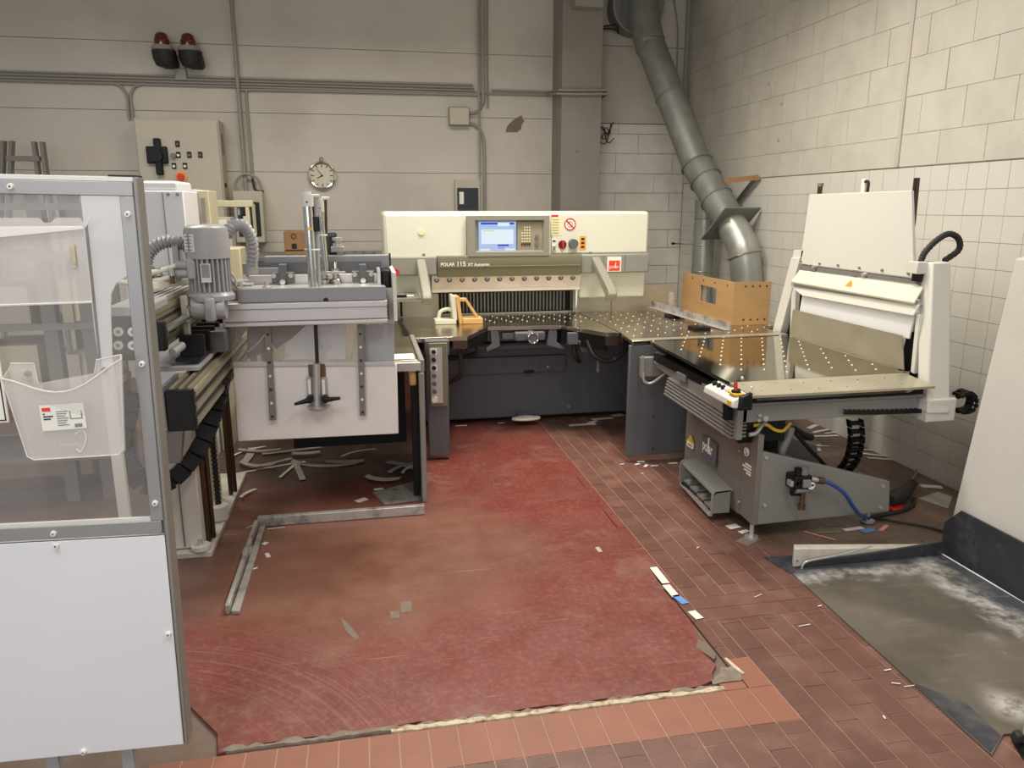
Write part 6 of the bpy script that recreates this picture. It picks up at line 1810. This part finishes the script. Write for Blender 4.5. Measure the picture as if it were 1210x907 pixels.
for x, z in ((-0.27, Z2g-0.028), (-0.022, 1.635), (-0.022, 1.27), (-0.022, 0.90), (-0.273, Z1g+0.018), (-0.271, Z1g-0.016), (-0.02, 0.52), (-0.268, Z0g+0.016)):
    gscrew(x, z)
for x in (-0.36, -0.165):
    B().box(x-0.018, x+0.014, 0.02, 0.05, 0.0, Z0g+0.02).build('leg', 'grey', gd, bev=0.002)
B().prism([(-0.008, Z1g-0.004), (-0.008, Z1g-0.006), (XL, Z1g-0.006), (XL, Z1g-0.004)], 'y', -0.003, 0.0).build('joint_line', 'ink', gd)
# film sleeve taped on the window
t = thing('film_sleeve', 'empty cloudy film sleeve hanging on the acrylic window', 'sleeve', (-0.7, 1.985, 1.4))
B().slab([(-0.890,1.975,1.617), (-0.643,1.975,1.616), (-0.645,1.972,1.430), (-0.917,1.972,1.424)], (0, 0.004, 0)).build('sleeve_film', 'film', t)
B().slab([(-0.889,1.968,1.608), (-0.748,1.968,1.609), (-0.641,1.968,1.609), (-0.640,1.966,1.601), (-0.749,1.964,1.590), (-0.892,1.964,1.576)], (0, 0.005, 0)).build('folded_edge', 'filmfold', t, bev=0.002)
B().slab([(-0.889,1.975,1.628), (-0.737,1.975,1.628), (-0.728,1.975,1.617), (-0.714,1.975,1.617), (-0.701,1.975,1.628), (-0.649,1.975,1.628), (-0.643,1.975,1.616), (-0.890,1.975,1.617)], (0, 0.003, 0)).build('sleeve_flap', 'film', t)
B().tube([(-0.916,1.970,1.426), (-0.644,1.970,1.430)], 0.003, 6).build('bottom_seam', 'holderedge', t)
B().tube([(-0.678,1.970,1.566), (-0.676,1.970,1.519)], 0.0015, 6).build('yellowed_tape', 'chip', t)
B().slab([(-0.678,1.969,1.566), (-0.667,1.969,1.566), (-0.668,1.969,1.513), (-0.677,1.969,1.513)], (0, 0.002, 0)).build('yellowed_strip', 'chip', t)
B().slab([(-0.642,1.966,1.613), (-0.624,1.962,1.632), (-0.621,1.962,1.626), (-0.637,1.966,1.605)], (0, 0.002, 0)).build('tape_corner', 'filmfold', t)
# brochure holder
t = thing('brochure_holder', 'clear acrylic brochure holder with a white label card on the guard window', 'holder', (-0.62, 1.95, 0.95))
fr = [(-0.843,1.920,1.262), (-0.581,1.920,1.297), (-0.605,1.940,1.067), (-0.618,1.940,1.054), (-0.809,1.940,1.053), (-0.823,1.940,1.063)]
def arcpts():
    # dished upper edge
    a, c = Vector(fr[0]), Vector(fr[1])
    out = []
    for k in range(13):
        f = k/12
        p = a.lerp(c, f)
        out.append(p+Vector((0, 0, -0.055*math.sin(math.pi*f)**1.3)))
    return out
top = arcpts()
front = top+[Vector(p) for p in fr[2:]]
B().slab(front, (0, 0.003, 0)).build('front_wall', 'acrylic2', t)
back = [Vector((-0.850,1.976,1.275)), Vector((-0.844,1.976,1.287)), Vector((-0.793,1.976,1.285)), Vector((-0.790,1.976,1.235)), Vector((-0.661,1.976,1.255)), Vector((-0.653,1.976,1.288)), Vector((-0.596,1.976,1.299)), Vector((-0.616,1.980,1.050)), Vector((-0.829,1.980,1.046))]
B().slab(back, (0, 0.003, 0)).build('back_wall', 'acrylic2', t)
for i, (p0, p1) in enumerate(((fr[2], back[7]), (fr[5], back[8]))):
    pass
B().slab([Vector(fr[0]), Vector(fr[5]), back[8], back[0]], (0.003, 0, 0)).build('side_wall', 'acrylic2', t)
B().slab([Vector(fr[1]), Vector(fr[2]), back[7], back[6]], (0.003, 0, 0)).build('side_wall', 'acrylic2', t)
B().slab([Vector(fr[4]), Vector(fr[3]), back[7], back[8]], (0, 0, 0.003)).build('bottom', 'acrylic2', t)
B().tube([p+Vector((0, -0.001, 0)) for p in top], 0.0022, 8).build('rim', 'holderedge', t)
B().tube([Vector(fr[1]), Vector(fr[2]), Vector(fr[3]), Vector(fr[4]), Vector(fr[5]), Vector(fr[0])], 0.0018, 8).build('bright_edge', 'holderedge', t)
B().tube([Vector(fr[1]), back[6]], 0.002, 8).build('bright_edge', 'holderedge', t)
B().tube([back[1], back[2], back[3]], 0.0016, 8).build('tab_edge', 'holderedge', t)
B().tube([back[4], back[5], back[6]], 0.0016, 8).build('tab_edge', 'holderedge', t)
for uv in ((-0.808,1.974,1.261), (-0.636,1.974,1.263)):
    B().cyl((uv[0], 1.974, uv[2]), (uv[0], 1.968, uv[2]), 0.007, 12).build('fixing_screw', 'chrome', t)
lc = [Vector((-0.776,1.928,1.191)), Vector((-0.679,1.928,1.193)), Vector((-0.678,1.930,1.130)), Vector((-0.776,1.930,1.127))]
card = B().slab(lc, (0, -0.001, 0)).build('label_card', 'print', t)
def oncard(nm, m, x0, x1, y0, y1):
    def P(x, y):
        return lc[0].lerp(lc[1], x).lerp(lc[3].lerp(lc[2], x), y)+Vector((0, -0.0012, 0))
    B().slab([P(x0, y0), P(x1, y0), P(x1, y1), P(x0, y1)], (0, -0.0006, 0)).build(nm, m, card)
oncard('red_logo_block', 'redsign', 0.05, 0.24, 0.1, 0.24)
for k in range(3):
    oncard('bold_line', 'ink', 0.06, 0.10 if k == 0 else 0.28 if k == 1 else 0.22, 0.32+0.1*k, 0.37+0.1*k)
for k in range(7):
    oncard('text_line', 'greyink', 0.36, 0.62-0.03*(k % 3), 0.26+0.09*k, 0.29+0.09*k)
oncard('picture_outline', 'greyink', 0.66, 0.68, 0.28, 0.6)
oncard('picture_outline', 'greyink', 0.92, 0.94, 0.28, 0.6)
oncard('picture_outline', 'greyink', 0.68, 0.92, 0.57, 0.6)
for k in range(6):
    oncard('barcode_bar', 'ink', 0.74+0.03*k, 0.755+0.03*k, 0.8, 0.94)
B().tube(smooth([(-0.710,1.935,1.114), (-0.690,1.935,1.121), (-0.685,1.935,1.099), (-0.700,1.935,1.070), (-0.710,1.935,1.077)], 5), 0.0012, 6).build('loose_clip', 'print', t)
B().tube(smooth([(-0.752,1.950,1.086), (-0.730,1.950,1.084), (-0.708,1.950,1.087)], 4), 0.002, 6).build('inner_edge', 'holderedge', t)
# small sign at the very left
t = thing('notice_plate', 'white notice plate with a black outline cut by the left picture edge', 'sign', (-1.0, 1.98, 1.2))
a, c = (-0.964,1.970,1.345), (-0.862,1.970,1.142)
B().box(a[0], c[0], 1.966, 1.972, c[2], a[2]).build('plate', 'print', t, bev=0.004)
for (x0, x1, z0, z1) in ((c[0]-0.008, c[0]-0.005, c[2]+0.008, a[2]-0.008), (a[0]+0.005, c[0]-0.005, c[2]+0.006, c[2]+0.009), (a[0]+0.005, c[0]-0.005, a[2]-0.009, a[2]-0.006)):
    B().box(x0, x1, 1.9652, 1.9665, z0, z1).build('outline', 'ink', t)
B().box(a[0]+0.02, c[0]-0.022, 1.9652, 1.9665, c[2]+0.022, c[2]+0.032).build('bold_bar', 'ink', t)

# ================================================================= cabinets behind the loader
t = thing('storage_rack', 'dark steel storage rack with cartons seen through the guard window', 'rack', (-1.9, 4.6, 0))
a, c, e = (-1.736,4.500,1.670), (-1.482,4.500,1.671), (-1.976,4.500,1.670)
for x in (a[0], c[0]-0.06):
    B().box(x, x+0.07, 4.5, 4.56, 0, 1.72).build('post', 'jogside', t)
    B().box(x, x+0.07, 4.95, 5.0, 0, 1.72).build('post', 'jogside', t)
for z in (0.25, 0.62, 1.0, 1.38, 1.64):
    B().box(e[0]-0.3, c[0]+0.02, 4.49, 5.0, z, z+0.035).build('shelf', 'jog', t)
for (x0, x1, z0, h, m) in ((e[0], a[0]-0.06, 1.036, 0.2, 'cabinet'), (a[0]+0.1, c[0]-0.1, 1.036, 0.24, 'beige'), (a[0]+0.09, c[0]-0.1, 0.656, 0.2, 'cabinet'), (a[0]+0.1, c[0]-0.12, 1.416, 0.14, 'cabinet'), (e[0]-0.1, a[0]-0.05, 0.656, 0.26, 'beige')):
    B().box(x0, x1, 4.52, 4.9, z0, z0+h).build('carton', m, t)
a, c = (-1.292,4.900,1.779), (-1.031,4.900,1.781)
zt = (-1.155,4.900,1.760)[2]
t = thing('white_cabinet', 'white steel cabinet with a lid behind the motor', 'cabinet', (a[0], 5.1, 0))
B().box(a[0]-0.12, c[0], 4.9, 5.3, 0.0, zt-0.01).build('body', 'white', t, bev=0.008)
B().box(a[0]-0.125, c[0]-0.03, 4.92, 5.3, zt-0.01, zt+0.045).build('lid', 'white', t, bev=0.015)
x = (-1.149,4.900,1.625)[0]
B().box(x, x+0.006, 4.896, 4.902, 1.25, zt-0.02).build('door_joint', 'conduit', t)
B().box(a[0]-0.1, c[0]+0.0, 4.896, 4.902, 1.22, 1.26).build('lower_band', 'midgrey', t)
for uv in ((-1.115,4.895,1.727), (-1.063,4.895,1.727)):
    B().cyl((uv[0], 4.9, uv[2]), (uv[0], 4.892, uv[2]), 0.01, 10).build('lock', 'conduit', t)
a, c, e = (-1.103,5.300,1.760), (-1.031,5.300,1.760), (-0.965,5.300,1.750)
zt = (-1.046,5.300,1.765)[2]
t = thing('switch_cabinet', 'white switch cabinet with a cream side and slatted edge behind the motor', 'cabinet', (c[0], 5.4, 0))
B().box(a[0]-0.07, c[0], 5.325, 5.6, 0.0, zt).build('body', 'white', t, bev=0.006)
B().box(c[0]+0.001, e[0], 5.315, 5.6, 0.0, zt-0.005).build('cream_side', 'beige', t, bev=0.006)
for k in range(3):
    x = a[0]-0.065+0.022*k
    B().box(x, x+0.012, 5.312, 5.326, 0.3, zt-0.02).build('edge_slat', 'jogside', t)
p, q = (-1.014,5.270,1.712), (-0.992,5.270,1.559)
B().box(p[0], q[0], 5.308, 5.318, q[2], p[2]).build('label_plate', 'conduit', t)
# cream frame
t = thing('cream_frame', 'cream square-tube machine frame standing before the wall meter box', 'frame', (-0.9, 6.2, 0))
a, c = (-1.135,6.200,1.705), (-0.814,6.200,1.656)
B().box(a[0]-0.1, c[0], 6.2, 6.26, c[2], a[2]).build('top_tube', 'beige', t, bev=0.004)
a2, c2 = (-0.870,6.200,1.656), (-0.844,6.200,1.168)
B().box(a2[0], c2[0], 6.2, 6.26, 0.0, c[2]).build('leg', 'beige', t, bev=0.004)
B().box(a[0]-0.1, a[0]-0.03, 6.2, 6.26, 0.0, c[2]).build('leg', 'beige', t, bev=0.004)
a, c = (-1.087,5.900,1.343), (-0.886,5.900,1.205)
B().box(a[0], c[0], 5.9, 6.19, 0.9, a[2]+0.02).build('machine_head', 'beige', t, bev=0.01)
t = thing('paper_tray', 'grey document tray below the cream frame', 'tray', (-1.1, 6.6, 0))
a, c = (-1.206,6.600,1.576), (-1.048,6.600,1.277)
B().box(a[0], c[0], 6.6, 6.8, 0.0, a[2]).build('body', 'cabinet', t, bev=0.005)
for k in range(3):
    B().box(a[0]+0.02, c[0]-0.03, 6.593, 6.602, a[2]-0.06-0.07*k, a[2]-0.02-0.07*k).build('drawer', 'print', t)
# bench with boxes behind the rear beam
zb3 = (-0.602,7.200,1.230)[2]
t = thing('work_bench', 'grey bench along the back wall behind the loader', 'bench', (-0.2, 7.3, 0))
B().box(-1.1, 0.75, 7.0, 7.85, zb3-0.04, zb3).build('worktop', 'jogside', t, bev=0.004)
for x in (-1.05, 0.68):
    for y in (7.05, 7.75):
        B().box(x, x+0.05, y, y+0.05, 0, zb3-0.04).build('leg', 'jogside', t)
b = B()
for p in ((-0.120,7.200,1.240), (-0.043,7.200,1.240), (0.049,7.200,1.239)):
    b.cyl((p[0], 7.2, zb3), (p[0], 7.2, zb3+0.025), 0.06, 16)
b.build('round_pads', 'greyink', t)
a, c = (-0.699,7.200,1.442), (-0.520,7.200,1.222)
t = thing('wooden_case', 'brown wooden case with a black square emblem on the bench', 'box', (a[0], 7.3, zb3))
B().box(a[0], c[0]+0.03, 7.2, 7.45, zb3+0.001, a[2]).build('body', 'woodbox', t, bev=0.004)
xm = (-0.612,7.200,1.314)
B().box(xm[0]-0.022, xm[0]+0.022, 7.197, 7.201, xm[2]-0.025, xm[2]+0.02).build('emblem', 'ink', t)
B().box(xm[0]-0.08, xm[0]+0.08, 7.197, 7.201, xm[2]-0.045, xm[2]-0.035).build('emblem_line', 'ink', t)
B().ring((xm[0], 7.195, a[2]-0.04), (0, 1, 0), 0.02, 0.003, 16, 6).build('catch', 'brass', t)
a, c = (-0.322,7.200,1.425), (-0.235,7.200,1.219)
t = thing('blue_case', 'dark blue rounded case standing on the bench behind the cylinders', 'case', (a[0], 7.3, zb3))
B().box(a[0], c[0], 7.2, 7.4, zb3+0.001, a[2]).build('body', 'darkblue', t, bev=0.02)
B().box(a[0]+0.02, c[0]-0.02, 7.195, 7.201, zb3+0.02, a[2]-0.03).build('front_panel', 'ink', t)
p = (-0.153,4.300,1.402)
t = B()
B().box(p[0]-0.015, p[0]+0.055, 4.17, 4.23, 1.42, 1.45).build('valve_block', 'grey', gl, bev=0.004)
B().lathe((p[0]+0.02, 4.2, 1.45), [(0.024, 0), (0.024, 0.015), (0.014, 0.018), (0.014, 0.028), (0.026, 0.03), (0.026, 0.045), (0.001, 0.048)], 16).build('regulator_knob', 'alu', gl)

# ================================================================= floor rails and litter
t = thing('floor_rail', 'grimy aluminium L-shaped rail frame lying on the red floor', 'frame', (-0.6, 3.95, 0))
a, c = (-0.572,3.916,0.000), (0.270,3.916,0.000)
B().hexa([(a[0]-0.04, a[1], 0.003), (c[0], c[1], 0.003), (c[0], c[1]+0.035, 0.003), (a[0]-0.04, a[1]+0.035, 0.003), (a[0]-0.04, a[1], 0.055), (c[0], c[1], 0.055), (c[0], c[1]+0.035, 0.055), (a[0]-0.04, a[1]+0.035, 0.055)]).build('cross_rail', 'framealu', t, bev=0.003)
e, g = (-0.629,3.019,0.000), (-0.571,3.008,-0.000)
B().hexa([(e[0], e[1], 0.003), (e[0]+0.018, e[1], 0.003), (a[0]-0.035, a[1], 0.003), (a[0]-0.055, a[1], 0.003), (e[0], e[1], 0.045), (e[0]+0.018, e[1], 0.045), (a[0]-0.035, a[1], 0.045), (a[0]-0.055, a[1], 0.045)]).build('side_rail', 'framealu', t, bev=0.003)
B().hexa([(e[0]+0.024, e[1], 0.003), (g[0], g[1], 0.003), (a[0], a[1], 0.003), (a[0]-0.025, a[1], 0.003), (e[0]+0.024, e[1], 0.018), (g[0], g[1], 0.018), (a[0], a[1], 0.018), (a[0]-0.025, a[1], 0.018)]).build('side_rail_flange', 'framealu', t)
B().box(e[0]-0.01, e[0]+0.03, 3.55, 3.62, 0.003, 0.03).build('rail_joint', 'framealu', t)
tag(B().prism([(q[0], q[1]) for q in ((-0.009,4.306,0.000), (0.305,4.480,0.000), (0.293,4.139,0.000), (0.059,4.106,0.000))], 'z', 0.002, 0.004).build('floor_plate', 'framealu'), 'worn bright steel plate on the floor at the foot of the left table', 'plate')

def scrap(uv, w_, l_, ang, m='paper', z=0.0035, curl=0.0):
    d = Vector((math.cos(ang), math.sin(ang), 0))
    n = Vector((-d.y, d.x, 0))
    c = Vector((uv[0], uv[1], 0))
    b = B()
    k = 6 if curl else 1
    for i in range(k):
        f0, f1 = i/k-0.5, (i+1)/k-0.5
        def pt(f, s):
            return c+d*(f*l_)+n*(s*w_/2)+n*(curl*f*f*l_*2.2)+Vector((0, 0, z+abs(curl)*f*f*0.15*l_))
        q = [pt(f0, -1), pt(f1, -1), pt(f1, 1), pt(f0, 1)]
        b.slab(q, (0, 0, 0.0012))
    return b.build('paper_scrap', m)
# long dusty offcuts under the loader
strips = [((-0.876,4.800,0.000), (-0.445,4.969,0.000)), ((-0.761,4.909,-0.000), (-0.533,5.039,0.000)), ((-0.548,4.902,0.000), (-0.111,4.785,0.000)), ((-0.577,4.664,0.000), (-0.496,4.926,0.000)), ((-0.429,4.590,0.000), (-0.493,4.891,0.000)), ((-0.825,4.989,0.000), (-0.815,5.317,0.000)), ((-0.958,5.156,0.000), (-0.761,5.346,0.000)), ((-0.738,5.150,-0.000), (-0.348,5.228,0.000)), ((-0.304,4.889,0.000), (-0.057,4.859,0.000)), ((-0.704,4.467,0.000), (-0.772,4.343,0.000)), ((0.074,4.618,-0.000), (0.272,4.779,-0.000)), ((0.108,4.811,0.000), (0.280,4.643,0.000)), ((0.152,4.571,0.000), (0.297,4.740,0.000)), ((-0.913,5.221,0.000), (-0.628,5.167,0.000)), ((-0.536,5.075,0.000), (-0.352,5.077,-0.000)), ((-0.225,4.980,0.000), (0.001,5.103,0.000)), ((-0.870,4.929,0.000), (-0.646,4.820,0.000)), ((-0.058,4.489,0.000), (0.145,4.405,0.000))]
OFF = {0: 'long grey offcut at the left front of the heap under the loader', 2: 'longest straight offcut lying left to right across the heap under the gripper plate',
       3: 'short offcut pointing to the front left from the crossing point of the heap', 4: 'short wide offcut pointing to the front from the crossing point of the heap',
       9: 'lone short offcut close to the loader base, left of the floor rail', 10: 'curved offcut nearest to the leg of the left side table', 11: 'offcut crossing behind the curved one by the side table leg',
       12: 'short steep offcut closest to the side plate of the left table', 17: 'isolated broad offcut right of the heap, before the left table leg', 8: 'straight offcut continuing the longest one to the right', 1: 'second offcut of the left bundle, lying over the long grey one'}
lit = random.Random(11)
for k, (a, c) in enumerate(strips):
    a, c = Vector(a), Vector(c)
    d = c-a
    o = scrap((a+c)/2, 0.022+0.016*(k % 3), d.length, math.atan2(d.y, d.x), 'dustpaper' if k % 3 else 'paper', 0.004+0.0016*k, lit.uniform(-0.35, 0.35))
    o.name = 'paper_strip'
    tag(o, OFF.get(k, 'thin dusty paper offcut in the tangled heap at the back under the loader'), 'paper', 'paper offcuts under the loader')
def scraps(lst, label, group, m='paper'):
    for (uv, w_, l_, a_) in lst:
        tag(scrap(uv, w_, l_, a_, m), label, 'paper', group)
tag(scrap((-0.073,4.196,0.000), 0.045, 0.07, 0.6), 'square white paper scrap with print before the left table leg', 'paper')
tag(scrap((0.027,4.356,0.000), 0.03, 0.055, 0.2), 'small white paper strip just behind the square scrap by the table leg', 'paper')
scraps([((-0.551,3.700,0.000), .025, .03, 1.0), ((-0.522,3.559,0.000), .02, .05, 1.9), ((-0.516,3.883,0.000), .006, .09, 0.1), ((-0.568,3.423,0.000), .012, .035, 0.6), ((-0.644,3.941,0.000), .006, .08, 0.9), ((-0.553,3.980,-0.000), .01, .03, 0.3)], 'tiny white paper shred beside the floor rail frame', 'shreds beside the floor rail')
# papers along the edge of the coating
for (a, c, m, lb) in (((1.271,3.079,0.000), (1.270,2.921,0.000), 'paper', 'white paper strip stuck at the coating edge, farthest of the row'), ((1.264,2.906,0.000), (1.267,2.798,0.000), 'paper', 'second white paper piece from the back along the coating edge'), ((1.269,2.812,0.000), (1.283,2.736,0.000), 'bluepaper', 'blue printed paper piece along the coating edge'), ((1.282,2.673,0.000), (1.291,2.610,0.000), 'paper', 'small white paper nearest to the front along the coating edge')):
    a, c = Vector(a), Vector(c)
    d = c-a
    tag(scrap((a+c)/2+Vector((0.002, 0, 0)), 0.036, d.length, math.atan2(d.y, d.x), m, 0.003), lb, 'paper')
tag(scrap((1.078,3.309,0.000), 0.022, 0.055, 1.6, 'dustpaper'), 'single yellowish paper flake in the middle of the red floor', 'paper')
scraps([((1.617,5.458,0.000), .05, .22, .05), ((1.824,5.591,0.000), .05, .18, .1), ((1.716,5.512,0.000), .03, .1, .5), ((0.687,5.611,0.000), .025, .09, 0), ((1.003,5.623,0.000), .02, .05, .1), ((1.977,5.665,0.000), .06, .1, .2)], 'pale paper shred at the foot of the cutter base', 'shreds at the foot of the cutter')
scraps([((1.712,4.487,0.000), .02, .04, .4), ((1.752,4.531,0.000), .03, .05, -.3), ((1.755,4.445,0.000), .02, .05, .9), ((1.809,4.434,0.000), .015, .05, 0), ((1.613,4.506,0.000), .01, .03, .2), ((1.949,4.459,0.000), .02, .06, 0)], 'pale paper shred at the foot of the right leg panel', 'shreds at the right leg panel')
tag(scrap((1.861,3.438,0.000), 0.05, 0.07, 0.2), 'white paper scrap nearest to the foot switch guard', 'paper')
tag(scrap((1.887,3.368,0.000), 0.03, 0.06, 0.3), 'white paper scrap just behind the greenish base plate', 'paper')
tag(scrap((2.243,3.246,0.000), 0.012, 0.16, -0.9, 'pinkpaper'), 'pink paper strip under the front plate of the jogger', 'paper')
tag(scrap((2.310,3.276,0.000), 0.01, 0.14, -0.1, 'greenpaper'), 'green paper strip next to the pink one under the jogger', 'paper')
tag(scrap((2.467,3.289,0.000), 0.03, 0.12, 0.1), 'white paper strip left of the blue scrap under the jogger', 'paper')
tag(scrap((2.528,3.256,0.000), 0.04, 0.08, 0.2, 'bluepaper'), 'blue paper scrap under the right foot of the jogger', 'paper')
tag(scrap((2.631,3.268,0.000), 0.02, 0.1, 0.6, 'pinkpaper'), 'pink crumpled strip right of the blue scrap by the jogger', 'paper')
a, c = Vector((3.178,3.560,0.000)), Vector((3.290,3.760,0.000))
tag(B().prism([(q[0], q[1]) for q in ((3.105,3.601,0.000), (3.294,3.674,0.000), (3.318,3.587,0.000), (3.161,3.436,0.000))], 'z', 0.001, 0.003).build('paper_sheet', 'dustpaper'), 'large pale paper sheet on the floor near the tilted white panels', 'paper')
tag(scrap((3.315,3.755,0.000), 0.05, 0.12, -0.4), 'torn white paper behind the large pale sheet near the tiled wall', 'paper')
scraps([((3.341,4.943,-0.000), .03, .18, .3), ((3.296,4.819,0.000), .03, .2, -.1), ((3.342,5.058,0.000), .04, .15, .6), ((3.409,4.885,0.000), .02, .16, .1), ((3.093,4.630,0.000), .02, .09, 0), ((3.061,4.538,0.000), .03, .07, 1.2), ((3.135,4.602,0.000), .015, .1, -.2), ((3.356,4.368,0.000), .03, .2, -.6), ((3.370,4.479,0.000), .025, .22, -.5), ((3.354,4.278,0.000), .03, .16, -.4)], 'pale paper offcut on the dirty floor beneath the jogger', 'offcuts beneath the jogger')
scraps([((1.686,2.481,0.000), .004, .055, .1), ((1.621,2.737,0.000), .003, .05, .4), ((1.836,2.608,0.000), .006, .02, .2), ((1.790,2.070,0.000), .005, .03, -.4), ((1.830,2.047,0.000), .003, .05, 0), ((1.814,2.147,-0.000), .005, .03, .1), ((1.628,1.915,0.000), .006, .016, 1.3), ((1.567,3.235,0.000), .006, .016, .4), ((1.681,4.311,-0.000), .008, .02, .4)], 'tiny pale paper crumb on the brown tiles', 'crumbs on the brown tiles')
